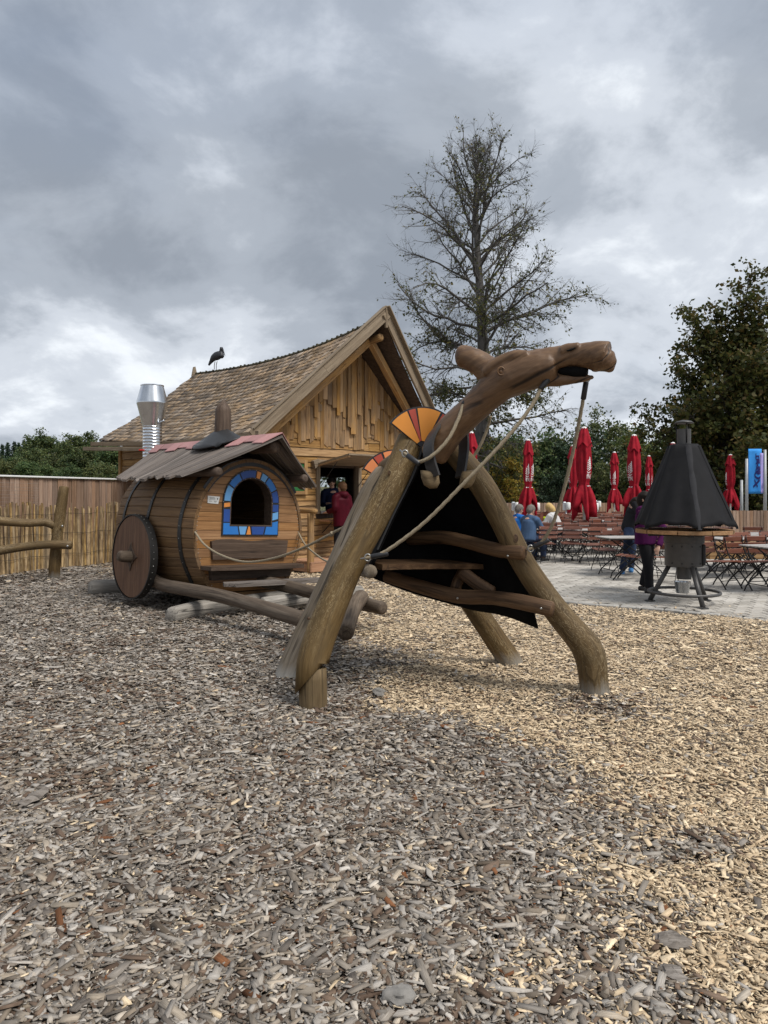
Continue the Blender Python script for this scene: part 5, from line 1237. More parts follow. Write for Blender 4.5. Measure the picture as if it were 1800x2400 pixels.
for (y, pxs, lb), tlab in zip(rows_, tl):
    for px in pxs:
        x, yy = gp(px, y); yy += rc.uniform(-.25, .25); rz = rc.uniform(-.10, .10) + .06
        nth = ['leftmost', 'second', 'third', 'fourth'][pxs.index(px)]; put('t', x, yy, rz, f'grey topped folding table, {nth} from left in the {lb} row', GT); c_, s_ = math.cos(rz), math.sin(rz)
        for dx, dy, r in ((-.30, -.62, 0), (.32, -.60, 0), (-.30, .62, math.pi), (.32, .60, math.pi)):
            dx += rc.uniform(-.05, .05); dy += rc.uniform(-.08, .04) * (1 if dy > 0 else -1)
            put('c', x + dx * c_ - dy * s_, yy + dx * s_ + dy * c_, rz + r + rc.uniform(-.22, .22), f"brown folding chair, {'near' if dy < 0 else 'far'} {'left' if dx < 0 else 'right'} seat of {nth} table in the {lb} row", GC)
# ---- folded red parasols
def parasol_mesh():
    root = thing('folded_parasol', 'parasol', 'parasol')
    b = MB(); b.tube([(0, 0, .02), (0, 0, 3.30)], .035, 12); b.build('pole', M['white'], root, True)
    b = MB(); b.lathe([(.075, 3.38), (.078, 3.42), (.06, 3.455), (.02, 3.47)], 16); b.build('finial', M['white'], root, True)
    zs = [3.40, 3.2, 3.0, 2.8, 2.6, 2.4, 2.2, 2.05, 1.93, 1.86, 1.78, 1.65, 1.5, 1.35, 1.2, 1.05]
    Rs = [.07, .11, .145, .165, .175, .18, .175, .16, .135, .115, .140, .185, .225, .25, .265, .27]
    n = 64
    def rad(a, z):
        R_ = float(np.interp(-z, [-q for q in zs], Rs)); fl = np.interp(z, [1.05, 1.8, 1.86, 2.3, 3.4], [.34, .22, .06, .13, .12])
        return R_ * (1 + fl * math.cos(7 * a + .6 * math.sin(z * 2)) + fl * .4 * math.cos(11 * a + 2 + z))
    b = MB(); vs = []
    for i, z in enumerate(zs):
        for k in range(n):
            a = 2 * math.pi * k / n; zz = z
            if z < 1.86: f = (1.86 - z) / .81; zz = 1.86 - (1.86 - z) * (1.0 + .30 * math.cos(3 * a + .8) + .12 * math.cos(7 * a))
            r = rad(a, z); vs.append((r * math.cos(a), r * math.sin(a), zz))
    fs = [(i * n + (k + 1) % n, i * n + k, (i + 1) * n + k, (i + 1) * n + (k + 1) % n) for i in range(len(zs) - 1) for k in range(n)]
    b.add(vs, fs); cl = b.build('canopy', M['parasol'], root, True); md = cl.modifiers.new('thick', 'SOLIDIFY'); md.thickness = .008
    b = MB(); vs = []; cz = [3.43, 3.3, 3.15, 3.02, 2.95]; cr = [.075, .115, .152, .182, .20]
    for i, z in enumerate(cz):
        for k in range(n):
            a = 2 * math.pi * k / n; zz = z - (.06 * math.cos(5 * a) if i == 4 else .03 * math.cos(5 * a) if i == 3 else 0)
            r = cr[i] * (1 + .10 * math.cos(7 * a + 1)); vs.append((r * math.cos(a), r * math.sin(a), zz))
    fs = [(i * n + (k + 1) % n, i * n + k, (i + 1) * n + k, (i + 1) * n + (k + 1) % n) for i in range(4) for k in range(n)]
    b.add(vs, fs); b.build('vent_cap', M['parasol'], root, True)
    b = MB(); vs = []
    for z in (1.885, 1.835):
        for k in range(n): a = 2 * math.pi * k / n; r = rad(a, 1.86) + .012; vs.append((r * math.cos(a), r * math.sin(a), z))
    b.add(vs, [((k + 1) % n, k, n + k, n + (k + 1) % n) for k in range(n)]); b.build('tie_strap', M['parasol'], root, True)
    # white print: feathered emblem over short lettering
    b = MB()
    def stroke(a0, P, w):
        q, _ = catmull([V((x, z, 0)) for x, z in P], [1] * len(P), .02); m_ = []
        for i, p in enumerate(q):
            T = (q[min(i + 1, len(q) - 1)] - q[max(i - 1, 0)]).normalized(); N_ = V((-T.y, T.x, 0)); ww = w * (1 - .5 * abs(2 * i / max(1, len(q) - 1) - 1))
            for s_ in (-.5, .5):
                e = p + N_ * ww * s_; a = a0 + e.x / .17; r = rad(a, e.y) + .007; m_.append((r * math.cos(a), r * math.sin(a), e.y))
        b.add(m_, [(2 * i, 2 * i + 1, 2 * i + 3, 2 * i + 2) for i in range(len(q) - 1)])
    for a0 in (-2.2, -1.15, -.1, 1.2):
        for i in range(6): stroke(a0, [(-.02, 2.22 + .055 * i), (.03, 2.26 + .057 * i), (.065 - .006 * i, 2.32 + .058 * i)], .026)
        for i in range(4): stroke(a0, [(-.03, 2.24 + .06 * i), (-.06 + .006 * i, 2.29 + .06 * i)], .022)
        stroke(a0, [(-.06, 2.20), (0, 2.16), (.05, 2.20)], .030); stroke(a0, [(-.05, 2.14), (-.05, 2.00)], .028); stroke(a0, [(-.05, 2.07), (.0, 2.12), (.0, 2.0)], .022); stroke(a0, [(.05, 2.13), (.045, 2.03), (.08, 2.0)], .024)
        stroke(a0, [(-.06, 1.80), (-.02, 1.79)], .03); stroke(a0, [(.0, 1.79), (.05, 1.80)], .03)
    o = b.build('print', M['cloth_white'], cl); o['kind'] = 'stuff'
    return freeze(root)
pp = parasol_mesh()
PS = [(1238, 24.6, .3, 'folded red parasol standing alone at the left of the group'), (1369, 20.0, 1.1, 'largest nearest folded red parasol with crossed hem'), (1343, 27.5, 2.1, 'folded red parasol mostly hidden behind the largest one'),
      (1440, 31.0, 3.2, 'small slim folded red parasol midway between the two big ones'), (1486, 22.6, 2.5, 'folded red parasol rising behind the man in black'), (1521, 34.0, 4.2, 'small folded red parasol between man in black and grill cover'),
      (1577, 26.0, 5.0, 'folded red parasol whose tip shows left of the grill chimney'), (1712, 33.0, 1.7, 'folded red parasol to the right of the grill cover'), (1105, 21.6, 5.6, 'folded red parasol seen under the camel neck')]
for i, (px, d, r, lb) in enumerate(PS):
    x, y = gp(px, d); o = pp if i == 0 else dup(pp)
    o.location = (x, y, .02); o.rotation_euler = (0, 0, r); o['label'] = lb; o['group'] = 'folded red parasols'
    o.scale = ((.92, 1.08, 1.0, .95, 1.05, .9, 1.0, 1.12, .96)[i],) * 2 + (1 if d < 30 else .985,)
# white lamps along the back of the terrace
for i, (px, d) in enumerate(((1207, 27), (1255, 26), (1327, 27), (1392, 25.5), (1400, 32))):
    x, y = gp(px, d); l_ = thing('bollard_lamp', ['low white lamp left of the seated men', 'low white lamp right of the man in blue', 'low white lamp beside the white jacket', 'low white lamp right of the largest parasol', 'farther low white lamp near the back fence'][i], 'lamp', (x, y, .02), 0, 'low white terrace lamps')
    b = MB(); b.tube([(0, 0, 0), (0, 0, .95)], .03, 8); b.build('post', M['steel'], l_, True)
    b = MB(); b.tube([(.07, -.05, 1.0), (.07, -.05, 1.22)], .085, 10, None, 'round'); b.build('shade', M['white'], l_, True)
    b = MB(); b.box((-.06, 0, 1.1), (.14, .10, .34), bev=.03); b.build('housing', M['steel'], l_)

# ---------------------------------------------------------------- barbecue grill
gr = thing('barbecue_grill', 'outdoor barbecue grill with black fabric cover, chimney and round wooden table', 'grill', (4.33, 10.25, .03))
M['gunmetal'] = plain('gunmetal', (.075, .072, .070), .5, .35, .15, 12, .1)
def prf(lst, n, nm, mt, par=gr, cap=True): b = MB(); b.lathe(lst, n, None, cap); return sharp(b.build(nm, mt, par), 30)
prf([(.26, .53), (.262, .54), (.262, .86), (.275, .865), (.275, .97), (.262, .98)], 36, 'body', M['gunmetal'])
b = MB(); b.box((.20, -.185, .70), (.05, .05, .30), MX.Rotation(0, 4, 'Z'), .012); b.build('door_hinge', M['black_metal'], gr)
b = MB()
for a in np.linspace(-2.6, -.5, 5):
    for z in (.58, .82): b.lathe([(.012, 0), (.010, .006)], 6, MX.Translation(V((.262 * math.cos(a), .262 * math.sin(a), z))) @ V((math.cos(a), math.sin(a), 0)).to_track_quat('Z', 'Y').to_matrix().to_4x4())
o = b.build('bolts', M['black_metal'], gr); o['kind'] = 'stuff'
prf([(.10, .34), (.10, .53)], 20, 'ash_pipe', M['gunmetal'])
b = MB(); b.lathe([(.085, .14), (.112, .30), (.116, .305), (.108, .305), (.08, .15)], 24, MX.Translation(V((-.03, -.02, 0)))); bk_ = sharp(b.build('ash_bucket', M['galv'], gr), 30)
for k in range(9):   # table segments
    a0, a1 = 2 * math.pi * k / 9 + .01, 2 * math.pi * (k + 1) / 9 - .01; P = [(.66 * math.cos(a), .66 * math.sin(a)) for a in np.linspace(a0, a1, 6)] + [(.30 * math.cos(a), .30 * math.sin(a)) for a in np.linspace(a1, a0, 4)]
    b = MB(); b.prism(P, (0, 0, 1.005), (1, 0, 0), (0, 1, 0), (0, 0, 1), .052); b.build('table_segment', M['grill_table'], gr)
for k in range(6):
    a = 2 * math.pi * k / 6 + .3; b = MB(); b.box((.43, 0, .985), (.34, .04, .03), MX.Rotation(a, 4, 'Z')); b.build('table_bracket', M['black_metal'], gr)
for fx, fy in ((-.44, .14), (.03, -.55), (.40, .18)):
    b = MB(); b.tube([(fx * .42, fy * .42, .54), (fx, fy, .012)], .034, 10); b.build('leg', M['gunmetal'], gr, True)
    b = MB(); b.lathe([(.075, 0), (.075, .012), (.04, .018)], 16, MX.Translation(V((fx, fy, 0)))); b.build('foot_plate', M['gunmetal'], gr)
b = MB(); b.tube([(.48 * math.cos(a), .48 * math.sin(a), .155) for a in np.linspace(0, 2 * math.pi, 41)], .022, 8, None, False); b.build('foot_ring', M['gunmetal'], gr, True)
prf([(.095, 2.2), (.095, 2.50)], 20, 'chimney', M['gunmetal'])
b = MB(); b.lathe([(.14, 2.585), (.10, 2.615), (.03, 2.63)], 20); cc = b.build('chimney_cap', M['gunmetal'], gr, True)
b = MB()
for a in (.5, 2.6, 4.7): b.tube([(.098 * math.cos(a), .098 * math.sin(a), 2.3), (.105 * math.cos(a), .105 * math.sin(a), 2.59)], .008, 5)
b.build('cap_stay', M['black_metal'], gr, True)
# cover: six-sided cloth with soft folds and hem
def cover():
    b = MB(); vs = []; n = 96; zs = np.linspace(0, 1, 22)
    for f in zs:
        for k in range(n):
            a = 2 * math.pi * k / n + math.radians(-97); s_ = (k / n * 6) % 1; c = math.cos(math.pi / 6) / math.cos((s_ - .5) * math.pi / 3)
            c = c * .86 + .14 * math.cos(math.pi / 12)
            R_ = .215 + (.715 - .215) * f ** 1.02; r = R_ * c * (1 + .010 * math.sin(5 * f + 9 * s_) + .022 * f * math.sin(s_ * 2 * math.pi * 2.0 + k // 16 * 1.7))
            z = 2.27 - 1.145 * f - .055 * (abs(s_ - .5) * 2) ** 2 * f + .020 * f + .010 * math.sin(k * .9) * (f > .95)
            if f == 0: r *= .90; z += .012
            vs.append((r * math.cos(a), r * math.sin(a), z))
    vs.append((0, 0, 2.29)); fs = [(i * n + (k + 1) % n, i * n + k, (i + 1) * n + k, (i + 1) * n + (k + 1) % n) for i in range(21) for k in range(n)] + [(len(vs) - 1, k, (k + 1) % n) for k in range(n)]
    b.add(vs, fs); o = b.build('cover', M['cover'], gr, True); md = o.modifiers.new('thick', 'SOLIDIFY'); md.thickness = .006; RM[o.name] = RM[gr.name]
    for k in range(6):
        a = math.radians(-97) + k * math.pi / 3; P = []
        for f in np.linspace(.01, 1, 14): R_ = (.215 + (.715 - .215) * f ** 1.02) * (.86 + .14 * math.cos(math.pi / 12)) + .003; P.append((R_ * math.cos(a), R_ * math.sin(a), 2.275 - 1.185 * f - (.01 if f > .9 else 0)))
        tn = V((-math.sin(a), math.cos(a), 0)); w = .040
        vs2 = []
        for i, p in enumerate(P):
            for s_ in (-1, 0, 1): vs2.append(V(p) + tn * w * (s_) * (1 + .1 * math.sin(i * 1.3)) - V((math.cos(a), math.sin(a), 0)) * (.018 if s_ else -.006))
        bb = MB(); bb.add(vs2, [(i * 3 + j, i * 3 + j + 1, i * 3 + j + 4, i * 3 + j + 3) for i in range(13) for j in range(2)]); s2 = bb.build('seam', M['cover_seam_lit'] if k == 0 else M['cover'], o, True)  # front seam alone is paler: its highlight is put into the colour
cover()

# ---------------------------------------------------------------- flags
def flagpole(px, ytop, ybot, d, label, flagc=None, fw=0, fy=(0, 0), extra=None):
    p = at(px, HZ, d); zt = CH - (ytop - HZ) / F * d; zb = CH - (ybot - HZ) / F * d
    f = thing('flagpole', label, 'flagpole' if flagc is None else 'flag', (p.x, p.y, zb))
    b = MB(); b.tube([(0, 0, -.8), (0, 0, zt - zb)], [.075, .055], 10); b.build('pole', M['steel_paint'], f, True)
    if flagc:
        z1 = CH - (fy[0] - HZ) / F * d - zb; z0 = CH - (fy[1] - HZ) / F * d - zb; b = MB(); vs = []; nx_, nz_ = 10, 16
        for i in range(nx_ + 1):
            for j in range(nz_ + 1): u = i / nx_; v = j / nz_; vs.append((.07 * (1 if fw > 0 else -1) + fw * u, .05 * math.sin(u * 5 + v * 2) * u, z0 + (z1 - z0) * v))
        b.add(vs, [(i * (nz_ + 1) + j, (i + 1) * (nz_ + 1) + j, (i + 1) * (nz_ + 1) + j + 1, i * (nz_ + 1) + j + 1) for i in range(nx_) for j in range(nz_)]); fl_ = b.build('cloth', flagc, f, True)
        md = fl_.modifiers.new('thick', 'SOLIDIFY'); md.thickness = .006
        if extra:
            b = MB(); S = (z1 - z0)
            for P, w in extra:
                q, _ = catmull([V((x, y, 0)) for x, y in P], [1] * len(P), .02) if len(P) > 2 else ([V((x, y, 0)) for x, y in P], 0); m_ = []
                for i, p_ in enumerate(q):
                    T = (q[min(i + 1, len(q) - 1)] - q[max(i - 1, 0)]).normalized(); N_ = V((-T.y, T.x, 0))
                    for s_ in (-.5, .5):
                        e = p_ + N_ * w * s_; u = e.x; m_.append((.07 * (1 if fw > 0 else -1) + fw * u, .05 * math.sin(u * 5 + (1 - e.y) * 2) * u - .012, z1 - S * e.y))
                b.add(m_, [(2 * i, 2 * i + 1, 2 * i + 3, 2 * i + 2) for i in range(len(q) - 1)])
            b.build('lettering', M['navy'], f, False)
    return f
M['steel_paint'] = plain('steel_paint', (.33, .34, .34), .5, .2, .1, 6, .03)
M['flag_blue'] = fabric('flag_blue', (.05, .29, .72), .06, .7, 3, .1, .1); M['flag_purple'] = fabric('flag_purple', (.42, .36, .70), .06, .7, 3, .1, .1); M['flag_yellow'] = fabric('flag_yellow', (.55, .60, .06), .06, .7, 3, .1, .1)
M['navy'] = plain('navy', (.012, .016, .13), .6)
# flag writing runs downwards: T R, three loops, X   (u across, v down, in flag fractions)
def zz(L): return [((x - 470) / 420.0, (y - 150) / 1480.0) for x, y in L]
TX = [(zz([(690, 300), (690, 495)]), .045), (zz([(690, 400), (790, 400)]), .045), (zz([(780, 400), (800, 640)]), .045), (zz([(700, 500), (795, 500)]), .04), (zz([(795, 560), (740, 545), (715, 580), (745, 610), (795, 590)]), .04), (zz([(745, 600), (690, 650)]), .04),
      (zz([(755, 670), (715, 720), (730, 790), (790, 830), (812, 790), (770, 755), (715, 800), (695, 880), (735, 950), (795, 960), (815, 915), (770, 880), (710, 920), (665, 1000), (690, 1080), (760, 1125), (825, 1075)]), .05),
      (zz([(655, 1170), (745, 1405)]), .055), (zz([(800, 1180), (625, 1405)]), .055)]
flagpole(1750, 1075, 1192, 30, 'grey flagpole carrying the blue flag with dark handwritten letters', M['flag_blue'], .58, (1052, 1157), TX)
flagpole(1793, 1054, 1194, 29.6, 'grey flagpole with a narrow furled purple flag at right edge', M['flag_purple'], -.13, (1062, 1156), [([(.3, .80), (.7, .88)], .12)])
flagpole(1738, 1125, 1192, 31, 'bare grey flagpole left of the blue flag')
flagpole(1698, 1120, 1190, 36, 'flagpole with a small yellow flag behind the grill cover', M['flag_yellow'], -.42, (1128, 1152))

# ---------------------------------------------------------------- people
M['skin'] = plain('skin', (.46, .27, .19), .55, 0, .08, 14, .05); M['denim'] = fabric('denim', (.035, .050, .095), .25); M['black_cloth'] = fabric('black_cloth', (.013, .013, .015), .25)
M['jacket_red'] = fabric('jacket_red', (.052, .0010, .0065), .25, .6); M['jacket_blue'] = fabric('jacket_blue', (.055, .095, .17), .2); M['jacket_bright'] = fabric('jacket_bright', (.02, .13, .42), .15)
M['jacket_black'] = fabric('jacket_black', (.018, .018, .021), .25); M['jacket_purple'] = fabric('jacket_purple', (.055, .006, .050), .25); M['jacket_navy'] = fabric('jacket_navy', (.010, .014, .035), .25)
M['jacket_white'] = fabric('jacket_white', (.48, .47, .46), .12); M['vest'] = fabric('vest', (.60, .72, .02), .1)
M['hair_grey'] = fabric('hair_grey', (.16, .14, .125), .3, .7, 30); M['hair_dark'] = fabric('hair_dark', (.016, .012, .010), .3, .6, 30); M['hair_blond'] = fabric('hair_blond', (.50, .34, .14), .25, .6, 30); M['hair_brown'] = fabric('hair_brown', (.10, .05, .025), .3, .6, 30)
M['shoe_dark'] = plain('shoe_dark', (.025, .024, .023), .6); M['shoe_blue'] = plain('shoe_blue', (.05, .19, .42), .6); M['sole'] = plain('sole', (.55, .54, .52), .7); M['rust_cloth'] = fabric('rust_cloth', (.12, .045, .03), .2)
def fuse(o, vx=.014, it=4):
    md = o.modifiers.new('fuse', 'REMESH'); md.mode = 'VOXEL'; md.voxel_size = vx; md.use_smooth_shade = True
    md = o.modifiers.new('soft', 'SMOOTH'); md.factor = .5; md.iterations = it; return o
def person(label, J, top, bottom, hair, shoes, hairstyle='short', long_top=.0, group=None, extra=None, hood=False, scale=1.0, quilt=0):
    """J: joints in world coordinates (head, face dir, neck, sl, sr, el, er, hl, hr, pelvis, kl, kr, al, ar, toe dir)"""
    base = V((J['pelvis'].x, J['pelvis'].y, J.get('floor', 0.0))); p = thing('person', label, 'person', base); k = scale
    h, f = J['head'], V(J['face']).normalized(); up = (h - J['neck']).normalized(); side = f.cross(up).normalized(); pv = J['pelvis']; nk = J['neck']; sm = (J['sl'] + J['sr']) / 2
    hl = pv + (J['sl'] - sm) * .42; hr = pv + (J['sr'] - sm) * .42
    b = MB()
    b.tube([h - up * .10 + f * .035, h - up * .06 + f * .015, h, h + up * .06, h + up * .095], [.045 * k, .068 * k, .080 * k, .076 * k, .045 * k], 14, .02, 'round', flat=(.92, 1.08), up=f)
    b.tube([h + f * .080 - up * .005, h + f * .100 - up * .035], [.010, .015], 8, None, 'round'); b.tube([h - side * .078 - up * .005, h - side * .083 - up * .045], [.016, .010], 8, None, 'round'); b.tube([h + side * .078 - up * .005, h + side * .083 - up * .045], [.016, .010], 8, None, 'round')
    b.tube([nk - up * .04, h - up * .06], [.058 * k, .052 * k], 12, .03)
    b.tube([pv, pv.lerp(sm, .5), sm], [.13 * k, .13 * k, .12 * k], 14, .06, 'round')
    for s_, e_, w_ in ((J['sl'], J['el'], J['hl']), (J['sr'], J['er'], J['hr'])):
        b.tube([sm.lerp(s_, .5), s_, e_, w_], [.05 * k, .050 * k, .040 * k, .028 * k], 10, .05, 'round')
        d = (w_ - e_).normalized(); q = d.cross(V((0, 0, 1))); q = q.normalized() if q.length > .05 else side
        b.tube([w_, w_ + d * .045 * k, w_ + d * .085 * k], [.028 * k, .036 * k, .034 * k], 10, .02, 'round', flat=(1.1, .6))
        for i, L in enumerate((.060, .072, .076, .066)): o_ = q * (.024 - .016 * i); b.tube([w_ + d * .08 + o_, w_ + d * (.08 + L * .55) + o_ * 1.1 - f * -.006, w_ + d * (.08 + L) + o_ * 1.1 + f * .018], [.0095, .0090, .0075], 6, None, 'round')
        b.tube([w_ + d * .02 + q * .025, w_ + d * .055 + q * .050, w_ + d * .085 + q * .052 + f * .012], [.012, .011, .008], 6, None, 'round')
    for hp, kn, an in ((hl, J['kl'], J['al']), (hr, J['kr'], J['ar'])): b.tube([pv.lerp(hp, .6), hp, kn, an], [.09 * k, .085 * k, .055 * k, .04 * k], 10, .06, 'round')
    fuse(b.build('body', M['skin'], p, True, True), .0085, 3)
    b = MB()   # eyes, brow line and mouth sit on the face
    for s_ in (-1, 1): b.tube([h + f * .070 + side * .030 * s_ + up * .008, h + f * .076 + side * .030 * s_ + up * .008], .009, 8, None, 'round')
    b.tube([h + f * .080 - up * .062 - side * .02, h + f * .086 - up * .064, h + f * .080 - up * .062 + side * .02], .005, 6); b.build('facial_features', M['hair_dark'], p, True, True)
    # hair
    b = MB(); b.tube([h - f * .02 + up * .0, h - f * .012 + up * .06, h - f * .005 + up * .10], [.096 * k, .098 * k, .066 * k], 14, .02, 'round', flat=(.98, 1.06), up=f)
    b.tube([h - f * .045 + up * .05, h - f * .05 - up * .02, h - f * .035 - up * .07], [.080 * k, .080 * k, .055 * k], 12, .02, 'round')
    if hairstyle == 'bun': b.tube([h - f * .075 + up * .02, h - f * .10 + up * .05], [.035, .045], 10, .02, 'round'); b.tube([h - f * .06 - up * .02, h - f * .05 - up * .10], [.07, .045], 10, .03, 'round')
    if hairstyle == 'bob': b.tube([h - f * .035 + up * .04, h - f * .05 - up * .05, h - f * .045 - up * .13], [.092, .098, .075], 12, .03, 'round')
    fuse(b.build('hair', M[hair], p, True, True), .010, 2)
    # jacket
    hem = pv - (nk - pv).normalized() * max(long_top, .06); b = MB(); t_ = top
    sh1, sh2 = J['sl'], J['sr']
    b.tube([hem, pv, pv.lerp(sm, .45), pv.lerp(sm, .85), sm + (nk - sm) * .5], [.185 * k, .182 * k, .178 * k, .172 * k, .095 * k], 16, .05, True, flat=(1.12, .86), up=f)
    b.tube([sh1, sm, sh2], [.080 * k, .10 * k, .080 * k], 12, .05, 'round')
    for s_, e_, w_ in ((sh1, J['el'], J['hl']), (sh2, J['er'], J['hr'])): b.tube([s_, s_.lerp(e_, .5), e_, w_.lerp(e_, .08)], [.082 * k, .078 * k, .068 * k, .050 * k], 12, .05, 'round')
    b.tube([nk - up * .05, nk + up * .02], [.078 * k, .070 * k], 12, .02, True)
    if hood: b.tube([nk - f * .03 - side * .10, nk - f * .10 - up * .03, nk - f * .03 + side * .10], [.05, .085, .05], 12, .03, 'round')
    jk = fuse(b.build('jacket', M[top], p, True, True), .014, 3)
    if quilt:
        tx = bpy.data.textures.new('quilt', 'WOOD'); tx.wood_type = 'BANDS'; tx.noise_basis_2 = 'SIN'; tx.noise_scale = .25
    # trousers and shoes
    b = MB()
    for hp, kn, an in ((hl, J['kl'], J['al']), (hr, J['kr'], J['ar'])): b.tube([pv.lerp(hp, .55) + V((0, 0, .03)), hp, kn, kn.lerp(an, .5), an - (an - kn).normalized() * .0], [.105 * k, .108 * k, .080 * k, .072 * k, .068 * k], 12, .06, True)
    b.tube([pv + (sm - pv).normalized() * .08, pv, pv - (sm - pv).normalized() * .05], [.15 * k, .155 * k, .12 * k], 14, .04, 'round'); fuse(b.build('trousers', M[bottom], p, True, True), .015, 3)
    td = V(J['toe']).normalized()
    for an in (J['al'], J['ar']):
        z0 = an.z - .055
        tdd = td if not isinstance(J.get('toe_b'), V) or an is J['al'] else J['toe_b'].normalized()
        b = MB(); c = V((an.x, an.y, z0)); b.tube([c - tdd * .06, c + tdd * .02 + V((0, 0, .01)), c + tdd * .13 - V((0, 0, .005)), c + tdd * .19 - V((0, 0, .012))], [.045, .055, .045, .03], 10, .03, 'round', flat=(1, .9)); s2 = b.build('shoe', M[shoes], p, True, True)
        b = MB(); b.tube([c - tdd * .07 - V((0, 0, .036)), c + tdd * .05 - V((0, 0, .036)), c + tdd * .20 - V((0, 0, .036))], [.045, .05, .035], 10, .04, True, flat=(1, .22)); b.build('sole', M['sole'], s2, True, True)
    if extra: extra(p, J)
    return p
def stand(x, y, z0, H, face, lean=(0, 0), arms=None, step=.0, turn=None):
    f = V((face[0], face[1], 0)).normalized(); s = V((f.y, -f.x, 0)); k = H / 1.72; ln = V((lean[0], lean[1], 0)); B = V((x, y, z0))
    J = {'pelvis': B + V((0, 0, .93 * k)), 'neck': B + V((0, 0, 1.46 * k)) + ln * .8, 'head': B + V((0, 0, 1.60 * k)) + ln * 1.15, 'face': V((f.x, f.y, -.1)), 'floor': z0}
    J['sl'] = B + V((0, 0, 1.39 * k)) + ln * .75 + s * .18 * k; J['sr'] = B + V((0, 0, 1.39 * k)) + ln * .75 - s * .18 * k
    J['el'] = J['sl'] + s * .05 + V((0, 0, -.28 * k)) - f * .02; J['er'] = J['sr'] - s * .05 + V((0, 0, -.28 * k)) - f * .02
    J['hl'] = J['el'] + V((0, 0, -.24 * k)) + f * .07; J['hr'] = J['er'] + V((0, 0, -.24 * k)) + f * .07
    J['kl'] = B + s * .10 + f * (.03 + step * .5) + V((0, 0, .49 * k)); J['kr'] = B - s * .10 + f * (.03 - step * .3) + V((0, 0, .49 * k))
    J['al'] = B + s * .11 + f * step + V((0, 0, .085)); J['ar'] = B - s * .11 - f * step * .8 + V((0, 0, .085)); J['toe'] = f; return J
def sit(x, y, face, lean=.0, k=1.0, hands=None):
    f = V((face[0], face[1], 0)).normalized(); s = V((f.y, -f.x, 0)); B = V((x, y, .03))
    J = {'pelvis': B + V((0, 0, .56 * k)), 'neck': B + V((0, 0, 1.06 * k)) + f * lean * .8, 'head': B + V((0, 0, 1.19 * k)) + f * (lean * 1.1 + .02), 'face': V((f.x, f.y, -.25)), 'floor': .03}
    J['sl'] = B + V((0, 0, .98 * k)) + f * lean * .75 + s * .185 * k; J['sr'] = B + V((0, 0, .98 * k)) + f * lean * .75 - s * .185 * k
    J['el'] = J['sl'] + s * .05 + V((0, 0, -.22)) + f * .14; J['er'] = J['sr'] - s * .05 + V((0, 0, -.22)) + f * .14
    J['hl'] = J['el'] + f * .20 - s * .10 + V((0, 0, .02)); J['hr'] = J['er'] + f * .20 + s * .10 + V((0, 0, .02))
    J['kl'] = B + f * .44 + s * .12 + V((0, 0, .52)); J['kr'] = B + f * .44 - s * .12 + V((0, 0, .52)); J['al'] = B + f * .42 + s * .12 + V((0, 0, .09)); J['ar'] = B + f * .42 - s * .12 + V((0, 0, .09)); J['toe'] = f; return J
# woman at the hatch, back to us
wp = at(801, HZ, 15.15); J = stand(wp.x, wp.y, .228, 1.62, (-Q, Q)); J['face'] = V((-Q, Q, .0)); J['hl'] = J['el'] + V((-.16, .18, -.06)); J['hr'] = J['er'] + V((-.16, .18, -.06))
person('person in a long crimson padded jacket standing at the hatch, back turned', J, 'jacket_red', 'black_cloth', 'hair_brown', 'shoe_dark', 'bun', .20, hood=True)
# man serving inside
mp_ = HP(2.72, SB - .36, .22); J = stand(mp_.x, mp_.y, .22, 1.76, (.3, -1), lean=(-.06, -.06)); J['hl'] = J['el'] + V((.12, -.16, .02)); J['hr'] = J['er'] + V((.12, -.16, .02))
person('person in dark navy top inside the kiosk, facing out of the hatch', J, 'jacket_navy', 'black_cloth', 'hair_dark', 'shoe_dark')
# seated guests
x, y = gp(1237, 16.3); J = sit(x, y, (.75, .66), .10); J['face'] = V((.8, .55, -.2)); person('seated person in a slate blue jacket, grey hair, leaning on a table', J, 'jacket_blue', 'denim', 'hair_grey', 'shoe_dark')
x, y = gp(1213, 17.2); J = sit(x, y, (.9, .4), .04); person('seated person in bright blue jacket, mostly hidden behind the camel leg', J, 'jacket_bright', 'denim', 'hair_grey', 'shoe_dark')
x, y = gp(1284, 19.9); J = sit(x, y, (-.1, -1), .12); J['face'] = V((-.5, -.8, -.35)); J['hr'] = J['er'] + V((.05, -.16, .14))
def vest_(p, J):
    b = MB(); pv, nk = J['pelvis'], J['neck']; sm = (J['sl'] + J['sr']) / 2; b.tube([pv + V((0, 0, .02)), pv.lerp(sm, .5), sm - V((0, 0, .03))], [.195, .19, .165], 14, .05, True, flat=(1.12, .9)); b.build('vest', M['vest'], p, True, True)
person('blond seated person in a yellow high visibility vest reading a menu', J, 'rust_cloth', 'denim', 'hair_blond', 'shoe_dark', 'bob', extra=vest_, scale=.92)
bk2 = MB(); q = J['hr'] + V((-.05, -.05, .05)); bk2.box((0, 0, 0), (.24, .012, .20), MX.Translation(q) @ MX.Rotation(math.radians(-20), 4, 'X') @ MX.Rotation(math.radians(14), 4, 'Z')); bk2.box((0, -.012, .0), (.23, .008, .19), MX.Translation(q) @ MX.Rotation(math.radians(-20), 4, 'X') @ MX.Rotation(math.radians(14), 4, 'Z'))
o = bk2.build('menu', M['rust_cloth']); tag(o, 'brown menu held by the blond person in the yellow vest', 'menu')
x, y = gp(1309, 18.9); J = sit(x, y, (-.75, .5), .22); person('seated person in an off white jacket bending over a table', J, 'jacket_white', 'denim', 'hair_blond', 'shoe_dark', 'bob')
